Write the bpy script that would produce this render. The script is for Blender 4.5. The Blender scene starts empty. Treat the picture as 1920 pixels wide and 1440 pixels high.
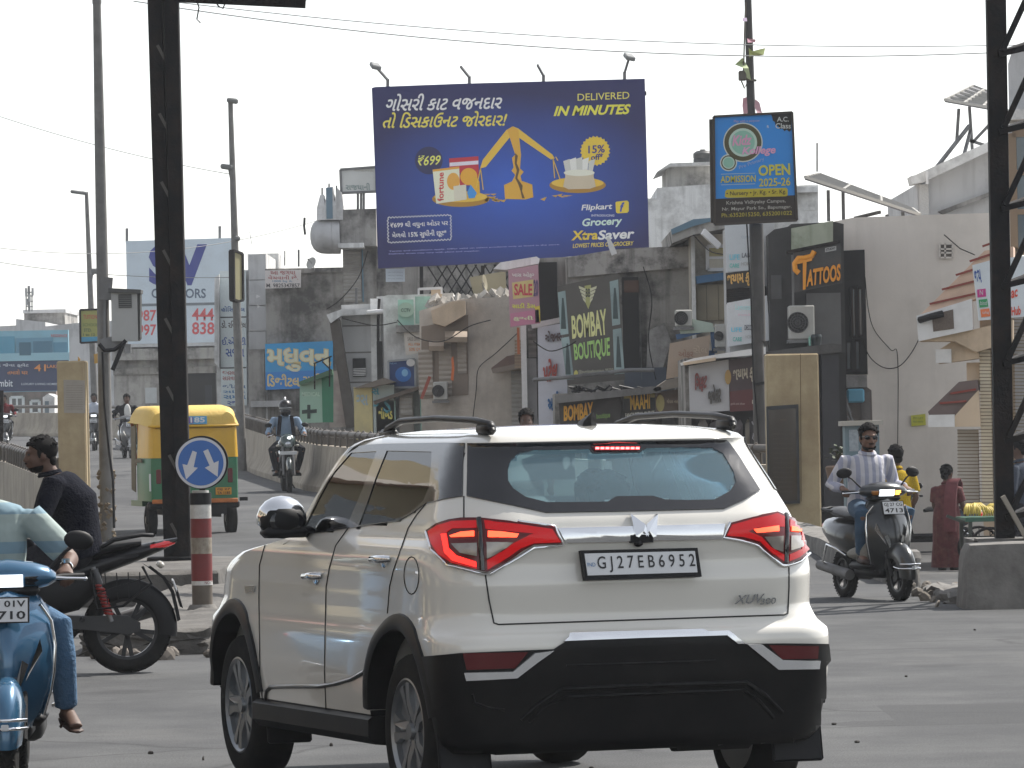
import bpy, bmesh, math, random
from mathutils import Vector, Matrix, Euler
from mathutils.bvhtree import BVHTree
from mathutils.geometry import tessellate_polygon
random.seed(7)
SC = bpy.context.scene
COL = SC.collection
R = math.radians
PI = math.pi

# ---------------------------------------------------------------- camera, light, air
FOC = 9860.0          # focal length in photograph pixels (photograph is 1920 x 1440)
EYE = 1.7             # camera height
ROLL = 0.0192
cam_d = bpy.data.cameras.new('Camera')
cam = bpy.data.objects.new('Camera', cam_d); COL.objects.link(cam)
cam_d.sensor_width = 36.0
cam_d.lens = 36.0 * FOC / 1920.0
cam_d.clip_start = 0.5; cam_d.clip_end = 6000
cam_d.shift_y = 68.0 / 1920.0
cam.rotation_euler = Euler((R(90), 0, 0))
cam.matrix_world = Matrix.Translation((0, 0, EYE)) @ Matrix.Rotation(R(90), 4, 'X') @ Matrix.Rotation(-ROLL, 4, 'Z')
SC.camera = cam

SUN_EL, SUN_AZ = 50.0, 50.0     # azimuth: clockwise from +Y (the view direction)
world = bpy.data.worlds.new('World'); SC.world = world; world.use_nodes = True
wn = world.node_tree
sky = wn.nodes.new('ShaderNodeTexSky'); sky.sky_type = 'NISHITA'
sky.sun_disc = False; sky.sun_elevation = R(SUN_EL); sky.sun_rotation = R(SUN_AZ)
sky.air_density = 1.0; sky.dust_density = .7; sky.ozone_density = 1.0; sky.altitude = 50
hs = wn.nodes.new('ShaderNodeHueSaturation'); hs.inputs['Saturation'].default_value = .28     # hazy white city sky
wn.links.new(sky.outputs[0], hs.inputs['Color']); wn.links.new(hs.outputs[0], wn.nodes['Background'].inputs[0])
wn.nodes['Background'].inputs[1].default_value = 0.105
sd = bpy.data.lights.new('Sun', 'SUN'); sd.energy = 3.4; sd.angle = R(0.6); sd.color = (1.0, 0.955, 0.89)
sun = bpy.data.objects.new('Sun', sd); COL.objects.link(sun)
_az, _el = R(SUN_AZ), R(SUN_EL)
_to = Vector((math.sin(_az) * math.cos(_el), math.cos(_az) * math.cos(_el), math.sin(_el)))
sun.rotation_euler = _to.to_track_quat('Z', 'Y').to_euler()
sun.location = (40, 40, 60)
SC.view_settings.view_transform = 'Standard'; SC.view_settings.look = 'None'
SC.view_settings.exposure = 1.05; SC.view_settings.gamma = 1.0
SC.cycles.max_bounces = 8; SC.cycles.transparent_max_bounces = 12
SC.cycles.volume_bounces = 1
SC.cycles.use_denoising = True

# ---------------------------------------------------------------- materials
def rgb(h):
    h = h.lstrip('#'); v = [int(h[i:i + 2], 16) / 255 for i in (0, 2, 4)]
    return tuple(x / 12.92 if x <= .04045 else ((x + .055) / 1.055) ** 2.4 for x in v)
def lin(c): return rgb(c) if isinstance(c, str) else c
_M = {}
def mat(key, col=None, rough=.6, metal=0, var=.12, scale=6, bump=0, emit=0, coat=0, spec=.5, dirt=None, dscale=1.5, damt=.5, streak=0, trans=0, ecol=None, sharp=(.42, .68)):
    """procedural paint: base colour broken by noise, optional dirt patches, rain streaks and bump"""
    if key in _M: return _M[key]
    m = bpy.data.materials.new(key); m.use_nodes = True; _M[key] = m
    nt = m.node_tree; N = nt.nodes; L = nt.links; b = N['Principled BSDF']
    c = lin(col)
    b.inputs['Roughness'].default_value = rough; b.inputs['Metallic'].default_value = metal
    b.inputs['Specular IOR Level'].default_value = spec
    b.inputs['Coat Weight'].default_value = coat; b.inputs['Coat Roughness'].default_value = .04
    if emit:
        b.inputs['Emission Color'].default_value = (*lin(ecol or col), 1); b.inputs['Emission Strength'].default_value = emit
    if trans: b.inputs['Transmission Weight'].default_value = trans
    tc = N.new('ShaderNodeTexCoord')
    cur = None
    if var or dirt or streak:
        n1 = N.new('ShaderNodeTexNoise'); n1.inputs['Scale'].default_value = scale; n1.inputs['Detail'].default_value = 6
        L.new(tc.outputs['Object'], n1.inputs['Vector'])
        mx = N.new('ShaderNodeMix'); mx.data_type = 'RGBA'
        mx.inputs['A'].default_value = (*[max(0, x * (1 - var)) for x in c], 1)
        mx.inputs['B'].default_value = (*[min(1, x * (1 + var)) for x in c], 1)
        L.new(n1.outputs['Fac'], mx.inputs['Factor']); cur = mx.outputs['Result']
        if dirt:
            n2 = N.new('ShaderNodeTexNoise'); n2.inputs['Scale'].default_value = dscale; n2.inputs['Detail'].default_value = 8; n2.inputs['Roughness'].default_value = .68
            L.new(tc.outputs['Object'], n2.inputs['Vector'])
            rp = N.new('ShaderNodeValToRGB'); rp.color_ramp.elements[0].position = sharp[0]; rp.color_ramp.elements[1].position = sharp[1]
            L.new(n2.outputs['Fac'], rp.inputs['Fac'])
            mu = N.new('ShaderNodeMath'); mu.operation = 'MULTIPLY'; mu.inputs[1].default_value = damt; L.new(rp.outputs['Color'], mu.inputs[0])
            m2 = N.new('ShaderNodeMix'); m2.data_type = 'RGBA'; L.new(cur, m2.inputs['A']); m2.inputs['B'].default_value = (*lin(dirt), 1)
            L.new(mu.outputs[0], m2.inputs['Factor']); cur = m2.outputs['Result']
        if streak:
            mp = N.new('ShaderNodeMapping'); mp.inputs['Scale'].default_value = (3.5, 3.5, .35); L.new(tc.outputs['Object'], mp.inputs['Vector'])
            n3 = N.new('ShaderNodeTexNoise'); n3.inputs['Scale'].default_value = 1.6; n3.inputs['Detail'].default_value = 5; L.new(mp.outputs[0], n3.inputs['Vector'])
            rp = N.new('ShaderNodeValToRGB'); rp.color_ramp.elements[0].position = .5; rp.color_ramp.elements[1].position = .75
            L.new(n3.outputs['Fac'], rp.inputs['Fac'])
            mu = N.new('ShaderNodeMath'); mu.operation = 'MULTIPLY'; mu.inputs[1].default_value = streak; L.new(rp.outputs['Color'], mu.inputs[0])
            m3 = N.new('ShaderNodeMix'); m3.data_type = 'RGBA'; L.new(cur, m3.inputs['A']); m3.inputs['B'].default_value = (*lin(dirt or '#2a2724'), 1)
            L.new(mu.outputs[0], m3.inputs['Factor']); cur = m3.outputs['Result']
        L.new(cur, b.inputs['Base Color'])
    else:
        b.inputs['Base Color'].default_value = (*c, 1)
    if bump:
        nb = N.new('ShaderNodeTexNoise'); nb.inputs['Scale'].default_value = scale * 6; nb.inputs['Detail'].default_value = 4
        L.new(tc.outputs['Object'], nb.inputs['Vector'])
        bp = N.new('ShaderNodeBump'); bp.inputs['Strength'].default_value = bump; bp.inputs['Distance'].default_value = .02
        L.new(nb.outputs['Fac'], bp.inputs['Height']); L.new(bp.outputs[0], b.inputs['Normal'])
    return m
def P(col, **k):   # plain-keyed paint
    key = 'paint_' + str(col).strip('#') + ''.join(f'_{a}{v}' for a, v in sorted(k.items()))
    return mat(key, col, **k)
def glassy(key, tint, gloss_rough=.02, ior=1.5, clear=.6, gtint=(1, 1, 1), dust_glare=0):
    """thin pane: tinted see-through mixed with a Fresnel mirror"""
    if key in _M: return _M[key]
    m = bpy.data.materials.new(key); m.use_nodes = True; _M[key] = m
    nt = m.node_tree; N = nt.nodes; L = nt.links; N.remove(N['Principled BSDF'])
    tr = N.new('ShaderNodeBsdfTransparent'); tr.inputs[0].default_value = (*[x * clear for x in lin(tint)], 1)
    gl = N.new('ShaderNodeBsdfGlossy'); gl.inputs['Roughness'].default_value = gloss_rough; gl.inputs[0].default_value = (*gtint, 1)
    fr = N.new('ShaderNodeFresnel'); fr.inputs[0].default_value = ior
    mx = N.new('ShaderNodeMixShader'); L.new(fr.outputs[0], mx.inputs[0]); L.new(tr.outputs[0], mx.inputs[1]); L.new(gl.outputs[0], mx.inputs[2])
    sh = mx.outputs[0]
    if dust_glare:
        df = N.new('ShaderNodeBsdfDiffuse'); df.inputs[0].default_value = (*lin(tint), 1); m2 = N.new('ShaderNodeMixShader'); m2.inputs[0].default_value = dust_glare; L.new(sh, m2.inputs[1]); L.new(df.outputs[0], m2.inputs[2]); sh = m2.outputs[0]
    L.new(sh, N['Material Output'].inputs[0])
    return m
CHROME = mat('chrome', (.80, .81, .82), rough=.10, metal=1, var=0)
RUBBER = mat('tyre_rubber', (.014, .014, .014), rough=.9, var=.4, scale=20, spec=.15, dirt=(.06, .055, .045), damt=.25, dscale=6)
BLACKPL = mat('black_plastic', (.010, .010, .011), rough=.55, var=.15, scale=12, spec=.25)
BLACKGL = mat('gloss_black', (.008, .008, .01), rough=.12, var=0, coat=.6)
STEELDK = mat('dark_painted_steel', (.008, .008, .009), rough=.75, spec=.2, var=.4, scale=5, dirt=(.045, .03, .02), damt=.45, dscale=3, bump=.3)
ALLOY = mat('alloy', (.30, .31, .32), rough=.38, metal=.85, var=.1)
GALV = mat('galvanised_steel', (.20, .20, .20), rough=.6, metal=.3, var=.25, scale=9, dirt=(.09, .085, .08), damt=.6, streak=.4)
PLATEW = mat('plate_white', (.62, .63, .64), rough=.45, var=.04)
INK = mat('black_ink', (.012, .012, .014), rough=.5, var=0)

# ---------------------------------------------------------------- objects
def tag(o, label=None, cat=None, group=None, kind=None):
    if label: o['label'] = label
    if cat: o['category'] = cat
    if group: o['group'] = group
    if kind: o['kind'] = kind
    return o
def thing(name, label, cat, loc=(0, 0, 0), group=None, parent=None):
    o = bpy.data.objects.new(name, None); COL.objects.link(o); o.location = loc
    o.empty_display_size = .2
    return tag(o, label, cat, group)
def link_mesh(name, me, m=None, parent=None, smooth=None):
    if m is not None and not me.materials: me.materials.append(m)
    if smooth is not None:
        me.shade_smooth()
        if smooth < 180: me.set_sharp_from_angle(angle=R(smooth))
    o = bpy.data.objects.new(name, me); COL.objects.link(o)
    if parent is not None:
        o.parent = parent
        o.matrix_parent_inverse = world_of(parent).inverted()
    return o
def world_of(o):
    mw = Matrix.LocRotScale(o.location, o.rotation_euler, o.scale)
    if o.parent: mw = world_of(o.parent) @ o.matrix_parent_inverse @ mw
    return mw
def place(o, loc, rz=0, scale=1):
    o.location = loc; o.rotation_euler = (0, 0, rz); o.scale = (scale,) * 3
def kids(o): return [c for c in bpy.data.objects if c.parent == o]
def copy_tree(o, parent=None):
    c = o.copy(); COL.objects.link(c)
    if parent: c.parent = parent
    for k in kids(o): copy_tree(k, c)
    return c

def V(*a): return Vector(a[0] if len(a) == 1 else a)
class MB:
    """collects shapes into one mesh"""
    def __init__(s): s.b = bmesh.new()
    def box(s, c, size, rot=None, bev=0, seg=1):
        t = bmesh.new(); bmesh.ops.create_cube(t, size=1)
        bmesh.ops.scale(t, vec=size, verts=t.verts)
        if bev: bmesh.ops.bevel(t, geom=t.edges[:], offset=bev, segments=seg, affect='EDGES', profile=.5)
        if rot is not None: bmesh.ops.transform(t, matrix=(rot if isinstance(rot, Matrix) else Euler(rot).to_matrix()).to_4x4(), verts=t.verts)
        bmesh.ops.translate(t, vec=c, verts=t.verts); return s.add(t)
    def add(s, t):
        me = bpy.data.meshes.new('t'); t.to_mesh(me); t.free(); s.b.from_mesh(me); bpy.data.meshes.remove(me); return s
    def bar(s, p0, p1, w, h=None, up=(0, 0, 1)):
        """rectangular bar from p0 to p1"""
        p0, p1 = V(p0), V(p1); d = p1 - p0; L = d.length; h = h or w
        if L < 1e-6: return s
        y = d / L; u = V(up)
        if abs(y.dot(u)) > .98: u = V(0, 1, 0)
        x = y.cross(u).normalized(); z = x.cross(y)
        return s.box((p0 + p1) / 2, (w, L, h), rot=Matrix((x, y, z)).transposed())
    def tube(s, pts, rad, seg=10, caps=True, flat=1.0, axis=None):
        """round tube through pts, radius per point (number or list); flat scales one side"""
        pts = [V(p) for p in pts]; n = len(pts)
        rad = rad if isinstance(rad, (list, tuple)) else [rad] * n
        rings = []; pu = None
        for i, p in enumerate(pts):
            d = (pts[min(i + 1, n - 1)] - pts[max(i - 1, 0)]).normalized()
            if axis is not None: u = V(axis)
            elif pu is None: u = V(0, 0, 1) if abs(d.z) < .9 else V(0, 1, 0)
            else: u = pu
            x = d.cross(u)
            if x.length < 1e-4: x = d.cross(V(1, 0, 0))
            x.normalize(); u = x.cross(d).normalized(); pu = u
            r = rad[i]; rx, ru = (r if isinstance(r, (tuple, list)) else (r, r * flat))
            rings.append([s.b.verts.new(p + x * rx * math.cos(2 * PI * k / seg) + u * ru * math.sin(2 * PI * k / seg)) for k in range(seg)])
        for a, b in zip(rings, rings[1:]):
            for k in range(seg): s.b.faces.new((a[k], a[(k + 1) % seg], b[(k + 1) % seg], b[k]))
        if caps: s.b.faces.new(rings[0][::-1]); s.b.faces.new(rings[-1])
        return s
    def cyl(s, p0, p1, r, r1=None, seg=16): return s.tube([p0, p1], [r, r if r1 is None else r1], seg)
    def ell(s, c, rad, rot=None, u=14, v=9):
        t = bmesh.new(); bmesh.ops.create_uvsphere(t, u_segments=u, v_segments=v, radius=1)
        bmesh.ops.scale(t, vec=rad, verts=t.verts)
        if rot is not None: bmesh.ops.transform(t, matrix=Euler(rot).to_matrix().to_4x4(), verts=t.verts)
        bmesh.ops.translate(t, vec=c, verts=t.verts); return s.add(t)
    def lathe(s, prof, mtx=None, seg=32, closed=False):
        """profile of (radius, height) spun round local z, then moved by mtx"""
        mtx = mtx or Matrix(); rings = []
        for r, z in prof:
            rings.append([s.b.verts.new(mtx @ V(r * math.cos(2 * PI * k / seg), r * math.sin(2 * PI * k / seg), z)) for k in range(seg)])
        pr = list(zip(rings, rings[1:])) + ([(rings[-1], rings[0])] if closed else [])
        for a, b in pr:
            for k in range(seg): s.b.faces.new((a[k], a[(k + 1) % seg], b[(k + 1) % seg], b[k]))
        if not closed:
            if prof[0][0] > 1e-5: s.b.faces.new(rings[0][::-1])
            if prof[-1][0] > 1e-5: s.b.faces.new(rings[-1])
        return s
    def prism(s, front, off):
        """polygon (list of points) thickened by vector off"""
        off = V(off); n = len(front)
        a = [s.b.verts.new(V(p)) for p in front]; b = [s.b.verts.new(V(p) + off) for p in front]
        fs = []
        for t in tessellate_polygon([[V(p) for p in front]]):
            fs.append(s.b.faces.new([a[i] for i in t])); fs.append(s.b.faces.new([b[i] for i in t[::-1]]))
        for k in range(n): s.b.faces.new((a[(k + 1) % n], a[k], b[k], b[(k + 1) % n]))
        return s
    def loft(s, rings, caps=True, cyclic=True):
        rr = [[s.b.verts.new(V(p)) for p in r] for r in rings]; n = len(rr[0])
        for a, b in zip(rr, rr[1:]):
            for k in range(n if cyclic else n - 1): s.b.faces.new((a[k], a[(k + 1) % n], b[(k + 1) % n], b[k]))
        if caps and cyclic:
            s.b.faces.new(rr[0][::-1]); s.b.faces.new(rr[-1])
        return s
    def mirror_x(s):
        g = bmesh.ops.duplicate(s.b, geom=s.b.verts[:] + s.b.edges[:] + s.b.faces[:])['geom']
        vs = [e for e in g if isinstance(e, bmesh.types.BMVert)]
        bmesh.ops.scale(s.b, vec=(-1, 1, 1), verts=vs); return s
    def xf(s, m): bmesh.ops.transform(s.b, matrix=m, verts=s.b.verts); return s
    def mesh(s, name='m'):
        bmesh.ops.remove_doubles(s.b, verts=s.b.verts, dist=1e-5)
        bmesh.ops.recalc_face_normals(s.b, faces=s.b.faces)
        me = bpy.data.meshes.new(name); s.b.to_mesh(me); s.b.free(); return me
    def out(s, name, m, parent=None, smooth=35): return link_mesh(name, s.mesh(name), m, parent, smooth)
    def remesh(s, name, m, parent=None, voxel=.012, sub=1):
        """fuses the collected shapes into one continuous skin"""
        bmesh.ops.recalc_face_normals(s.b, faces=s.b.faces)
        me = bpy.data.meshes.new(name); s.b.to_mesh(me); s.b.free()
        o = bpy.data.objects.new('tmp_skin', me); COL.objects.link(o)
        md = o.modifiers.new('r', 'REMESH'); md.mode = 'VOXEL'; md.voxel_size = voxel
        ms = o.modifiers.new('s', 'SMOOTH'); ms.factor = .5; ms.iterations = 3
        dg = bpy.context.evaluated_depsgraph_get()
        m2 = bpy.data.meshes.new_from_object(o.evaluated_get(dg))
        bpy.data.objects.remove(o); bpy.data.meshes.remove(me); m2.name = name; m2.materials.clear()
        return link_mesh(name, m2, m, parent, 180)

# ---------------------------------------------------------------- pixel -> place
_c, _s = math.cos(ROLL), math.sin(ROLL)
def uv(px, py):
    dx, dy = px - 960, py - 788
    return dx * _c - dy * _s, dx * _s + dy * _c
def W(px, py, d):
    u, v = uv(px, py); return Vector((u * d / FOC, d, EYE - v * d / FOC))
CAMP = Vector((0, 0, EYE))
class Pl:
    """upright (or tilted) plane through the place seen at pixel (px,py) at distance d; yaw turns it about the vertical"""
    def __init__(s, d, yaw=0, px=960, py=788, pitch=0):
        s.p = W(px, py, d)
        y, t = R(yaw), R(pitch)
        s.n = Vector((math.sin(y) * math.cos(t), -math.cos(y) * math.cos(t), math.sin(t)))
        s.d = d
    def at(s, px, py, off=0):
        r = W(px, py, 1) - CAMP
        return CAMP + r * ((s.p + s.n * off - CAMP).dot(s.n) / r.dot(s.n))
    def rect(s, x0, y0, x1, y1, off=0):
        a, b = s.at(x0, y0, off), s.at(x1, y1, off)
        return [a, V(b.x, b.y, a.z), b, V(a.x, a.y, b.z)] if abs(s.n.z) < 1e-4 else [a, s.at(x1, y0, off), b, s.at(x0, y1, off)]
def pts_of(pl, shape, off):
    if len(shape) == 4 and not hasattr(shape[0], '__len__'): return pl.rect(*shape, off)
    return [pl.at(x, y, off) for x, y in shape]
def plate(name, pl, shape, off, th, m, parent=None, bev=0):
    """slab whose front face has the given outline at `off` in front of the plane, `th` thick"""
    b = MB(); b.prism(pts_of(pl, shape, off), -pl.n * th)
    if bev: bmesh.ops.bevel(b.b, geom=[e for e in b.b.edges if len(e.link_faces) == 2 and e.calc_face_angle(0) > .5], offset=bev, segments=1, affect='EDGES')
    return b.out(name, m, parent, None)
def block(b, pl, shape, off, th): b.prism(pts_of(pl, shape, off), -pl.n * th); return b
def text(body, pl, box, off, m, parent, name='lettering', bold=.0, shear=0, th=0, space=1):
    """lettering fitted to a box (x0,y0,x1,y1) or four corners TL,TR,BR,BL on the plane"""
    f = bpy.data.curves.new('f', 'FONT'); f.body = body; f.offset = bold; f.shear = shear; f.size = 1
    f.align_x = 'CENTER'; f.resolution_u = 3; f.space_character = space
    if th: f.extrude = .05
    o = bpy.data.objects.new('f', f)
    me = bpy.data.meshes.new_from_object(o)
    bpy.data.objects.remove(o); bpy.data.curves.remove(f)
    if not me.vertices: return None
    xs = [v.co.x for v in me.vertices]; ys = [v.co.y for v in me.vertices]
    x0, x1, y0, y1 = min(xs), max(xs), min(ys), max(ys)
    if not hasattr(box[0], '__len__'):
        a, b_, c, d = box; box = [(a, b_), (c, b_), (c, d), (a, d)]
    TL, TR, BR, BL = [Vector(p) for p in box]
    for v in me.vertices:
        u = (v.co.x - x0) / max(1e-6, x1 - x0); w = (v.co.y - y0) / max(1e-6, y1 - y0)
        p = (BL * (1 - u) + BR * u) * (1 - w) + (TL * (1 - u) + TR * u) * w
        v.co = pl.at(p.x, p.y, off + (th if v.co.z > 0 else 0))
    me.materials.clear()
    return link_mesh(name, me, m, parent)
def board(name, label, cat, pl, shape, col, th=.08, off=0, texts=(), frame=None, m=None, group=None, rough=.6):
    """a sign: panel + optional frame + lettering lines (body, box, colour[, bold])"""
    P3 = pts_of(pl, shape, off); c = sum(P3, V(0, 0, 0)) / len(P3)
    t = thing(name, label, cat, V(c.x, c.y, min(p.z for p in P3)), group)
    plate('panel', pl, shape, off, th, m or P(col, rough=rough, var=.08, scale=3, dirt=(.12, .11, .1), damt=.22), t)
    if frame:
        fm, fw = frame; b = MB()
        for i in range(len(P3)):
            a, d = P3[i], P3[(i + 1) % len(P3)]; b.bar(a - pl.n * th * .4, d - pl.n * th * .4, fw, th + .05, up=pl.n)
        b.out('frame', fm, t, None)
    for tx in texts:
        text(tx[0], pl, tx[1], off + .006, P(tx[2], var=0), t, bold=tx[3] if len(tx) > 3 else .012, shear=tx[4] if len(tx) > 4 else 0)
    return t
def curve_px(pts, n=6):
    """smooth pixel polyline (Catmull-Rom) for hanging cables"""
    out = []; q = [pts[0]] + list(pts) + [pts[-1]]
    for i in range(1, len(q) - 2):
        a, b, c, d = q[i - 1:i + 3]
        for k in range(n):
            t = k / n; out.append(tuple(.5 * (2 * b[j] + (c[j] - a[j]) * t + (2 * a[j] - 5 * b[j] + 4 * c[j] - d[j]) * t * t + (3 * b[j] - a[j] - 3 * c[j] + d[j]) * t ** 3) for j in (0, 1)))
    return out + [pts[-1]]
def shutter(b, pts, n=.09, depth=.025, nrm=None):
    """corrugated roller shutter between the four corners TL,TR,BR,BL"""
    TL, TR, BR, BL = pts; h = (TL - BL).length; k = max(2, int(h / n)); nrm = nrm or V(0, -1, 0)
    for i in range(k):
        f0, f1 = i / k, (i + 1) / k; fm = (f0 + f1) / 2
        l0, l1, lm = TL.lerp(BL, f0), TL.lerp(BL, f1), TL.lerp(BL, fm) + nrm * depth
        r0, r1, rm = TR.lerp(BR, f0), TR.lerp(BR, f1), TR.lerp(BR, fm) + nrm * depth
        q = [b.b.verts.new(x) for x in (l0, r0, rm, lm, l1, r1)]
        b.b.faces.new((q[0], q[1], q[2], q[3])); b.b.faces.new((q[3], q[2], q[5], q[4]))
    return b
def ring_px(pl, cx, cy, rx, ry, n=32, off=0): return [pl.at(cx + rx * math.cos(2 * PI * k / n), cy + ry * math.sin(2 * PI * k / n), off) for k in range(n)]
def circ(cx, cy, rx, ry=None, n=28): return [(cx + rx * math.cos(2 * PI * k / n), cy + (ry or rx) * math.sin(2 * PI * k / n)) for k in range(n)]
# ================================================================ ground, road, flyover walls
def lerp_tab(tab, t):
    if t <= tab[0][0]: return tab[0][1]
    for (a, u), (b, w) in zip(tab, tab[1:]):
        if t <= b: return u + (w - u) * (t - a) / (b - a)
    return tab[-1][1]
RAMP = [(50, 0), (60, .07), (73, .22), (95, .50), (121, .86), (150, 1.10), (170, 1.30), (190, 1.50), (215, 1.6)]
LOW = [(45, -.012), (60, -.26), (80, -.65), (120, -.85), (400, -.9)]
def road_z(y): return lerp_tab(RAMP, y)
def low_z(y): return lerp_tab(LOW, y)
def asphalt(key, c1, c2, patch):
    m = bpy.data.materials.new(key); m.use_nodes = True; nt = m.node_tree; N = nt.nodes; L = nt.links; b = N['Principled BSDF']
    tc = N.new('ShaderNodeTexCoord')
    def noise(sc, det, vec=None, rough=.6):
        n = N.new('ShaderNodeTexNoise'); n.inputs['Scale'].default_value = sc; n.inputs['Detail'].default_value = det; n.inputs['Roughness'].default_value = rough
        L.new(vec or tc.outputs['Object'], n.inputs['Vector']); return n.outputs['Fac']
    def ramp(src, a, z):
        r = N.new('ShaderNodeValToRGB'); r.color_ramp.elements[0].position = a; r.color_ramp.elements[1].position = z; L.new(src, r.inputs['Fac']); return r.outputs['Color']
    def mix(fac, a, bb, mode='MIX'):
        x = N.new('ShaderNodeMix'); x.data_type = 'RGBA'; x.blend_type = mode
        for s_, v in (('A', a), ('B', bb)):
            if isinstance(v, tuple): x.inputs[s_].default_value = (*v, 1)
            else: L.new(v, x.inputs[s_])
        if isinstance(fac, float): x.inputs['Factor'].default_value = fac
        else: L.new(fac, x.inputs['Factor'])
        return x.outputs['Result']
    c = mix(ramp(noise(.5, 9, rough=.72), .40, .62), c1, c2)
    c = mix(ramp(noise(.16, 5, rough=.7), .56, .72), c, patch)
    mp = N.new('ShaderNodeMapping'); mp.inputs['Scale'].default_value = (1.6, .18, 1); L.new(tc.outputs['Object'], mp.inputs['Vector'])
    tr = ramp(noise(1.1, 5, mp.outputs[0]), .45, .75)
    mu = N.new('ShaderNodeMath'); mu.operation = 'MULTIPLY'; mu.inputs[1].default_value = .35; L.new(tr, mu.inputs[0])
    c = mix(mu.outputs[0], c, tuple(x * .62 for x in c1))
    # old patch repairs, hairline cracks, dark oil drips
    vo = N.new('ShaderNodeTexVoronoi'); vo.feature = 'DISTANCE_TO_EDGE'; vo.inputs['Scale'].default_value = .22; vo.inputs['Randomness'].default_value = 1
    wv = N.new('ShaderNodeMix'); wv.data_type = 'VECTOR'; wv.inputs['Factor'].default_value = .22; L.new(tc.outputs['Object'], wv.inputs['A']); nn_ = N.new('ShaderNodeTexNoise'); nn_.inputs['Scale'].default_value = 1.7; nn_.inputs['Detail'].default_value = 6; L.new(tc.outputs['Object'], nn_.inputs['Vector']); L.new(nn_.outputs['Color'], wv.inputs['B']); L.new(wv.outputs['Result'], vo.inputs['Vector'])
    cr = N.new('ShaderNodeValToRGB'); cr.color_ramp.elements[0].position = .0; cr.color_ramp.elements[0].color = (1, 1, 1, 1); cr.color_ramp.elements[1].position = .006; cr.color_ramp.elements[1].color = (0, 0, 0, 1); L.new(vo.outputs['Distance'], cr.inputs['Fac'])
    mc = N.new('ShaderNodeMath'); mc.operation = 'MULTIPLY'; mc.inputs[1].default_value = .7; L.new(cr.outputs['Color'], mc.inputs[0]); c = mix(mc.outputs[0], c, tuple(x * .3 for x in c1))
    vp = N.new('ShaderNodeTexVoronoi'); vp.distance = 'CHEBYCHEV'; vp.inputs['Scale'].default_value = .17; L.new(tc.outputs['Object'], vp.inputs['Vector']); sv = N.new('ShaderNodeSeparateColor'); L.new(vp.outputs['Color'], sv.inputs[0])
    mp2 = N.new('ShaderNodeMath'); mp2.operation = 'GREATER_THAN'; mp2.inputs[1].default_value = .78; L.new(sv.outputs[0], mp2.inputs[0]); mp3 = N.new('ShaderNodeMath'); mp3.operation = 'MULTIPLY'; mp3.inputs[1].default_value = .6; L.new(mp2.outputs[0], mp3.inputs[0]); c = mix(mp3.outputs[0], c, tuple(x * .7 for x in c1))
    st = ramp(noise(.9, 3, rough=.4), .66, .74); ms_ = N.new('ShaderNodeMath'); ms_.operation = 'MULTIPLY'; ms_.inputs[1].default_value = .5; L.new(st, ms_.inputs[0]); c = mix(ms_.outputs[0], c, tuple(x * .45 for x in c1))
    sp = ramp(noise(90, 3), .30, .70)
    c = mix(.55, c, sp, 'OVERLAY')
    L.new(c, b.inputs['Base Color']); b.inputs['Roughness'].default_value = .82; b.inputs['Specular IOR Level'].default_value = .35
    bp = N.new('ShaderNodeBump'); bp.inputs['Strength'].default_value = .5; bp.inputs['Distance'].default_value = .012
    L.new(noise(70, 4), bp.inputs['Height']); L.new(bp.outputs[0], b.inputs['Normal'])
    return m
ASPH = asphalt('asphalt', (.040, .041, .043), (.074, .075, .075), (.098, .096, .092))
DUST = asphalt('dusty_ground', (.044, .044, .043), (.074, .073, .070), (.096, .092, .085))
# one ground sheet to the horizon
mb = MB(); ys = [-400, -60, 0, 20, 30, 40, 45, 50, 60, 70, 80, 100, 120, 400, 4500]; xs = [-2500, -60, -20, 0, 10, 20, 60, 2500]
gv = [[mb.b.verts.new((x, y, low_z(y) - (.0 if y > 45 else .0))) for x in xs] for y in ys]
for a, b in zip(gv, gv[1:]):
    for i in range(len(xs) - 1): mb.b.faces.new((a[i], a[i + 1], b[i + 1], b[i]))
tag(mb.out('ground', DUST, None, None), kind='structure')
OUTER = [(3.62, 71.5), (1.2, 77.5), (-1.47, 85), (-3.46, 95), (-5.0, 108), (-6.2, 121), (-8.6, 145), (-11, 165), (-14.5, 182), (-20, 192), (-32, 199)]
INNER = [(-6.1, 70.6), (-8.0, 84), (-10.4, 98), (-14.5, 115), (-23, 135), (-40, 150)]
def line_x(line, y):
    for (a, b), (c, d) in zip(line, line[1:]):
        if b <= y <= d: return a + (c - a) * (y - b) / (d - b)
    return line[0][0] if y < line[0][1] else line[-1][0]
mb = MB(); rows = []
yy = [-60, -20, 0, 10, 15, 20, 25, 30, 35, 40, 45, 45.01, 50, 55, 60, 66, 70.6, 71.5, 77.5, 84, 90, 98, 108, 115, 121, 135, 145, 155, 165, 175, 182, 188, 192, 199]
for y in yy:
    xl = -25 if y < 60 else (-12 + (y - 60) * .5 if y < 70.6 else line_x(INNER, y))
    if y >= 135: xl = min(-23 - (y - 135) * .5, -23)
    xr = 20 if y <= 45 else (3.9 if y < 71.5 else line_x(OUTER, y))
    z = road_z(y)
    rows.append([V(xl, y, z - 2.6)] + [V(xl + (xr - xl) * k / 8, y, z) for k in range(9)] + [V(xr, y, z - 2.6)])
mb.loft(rows, caps=False, cyclic=False)
tag(mb.out('road', ASPH, None, None), kind='structure')

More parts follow.
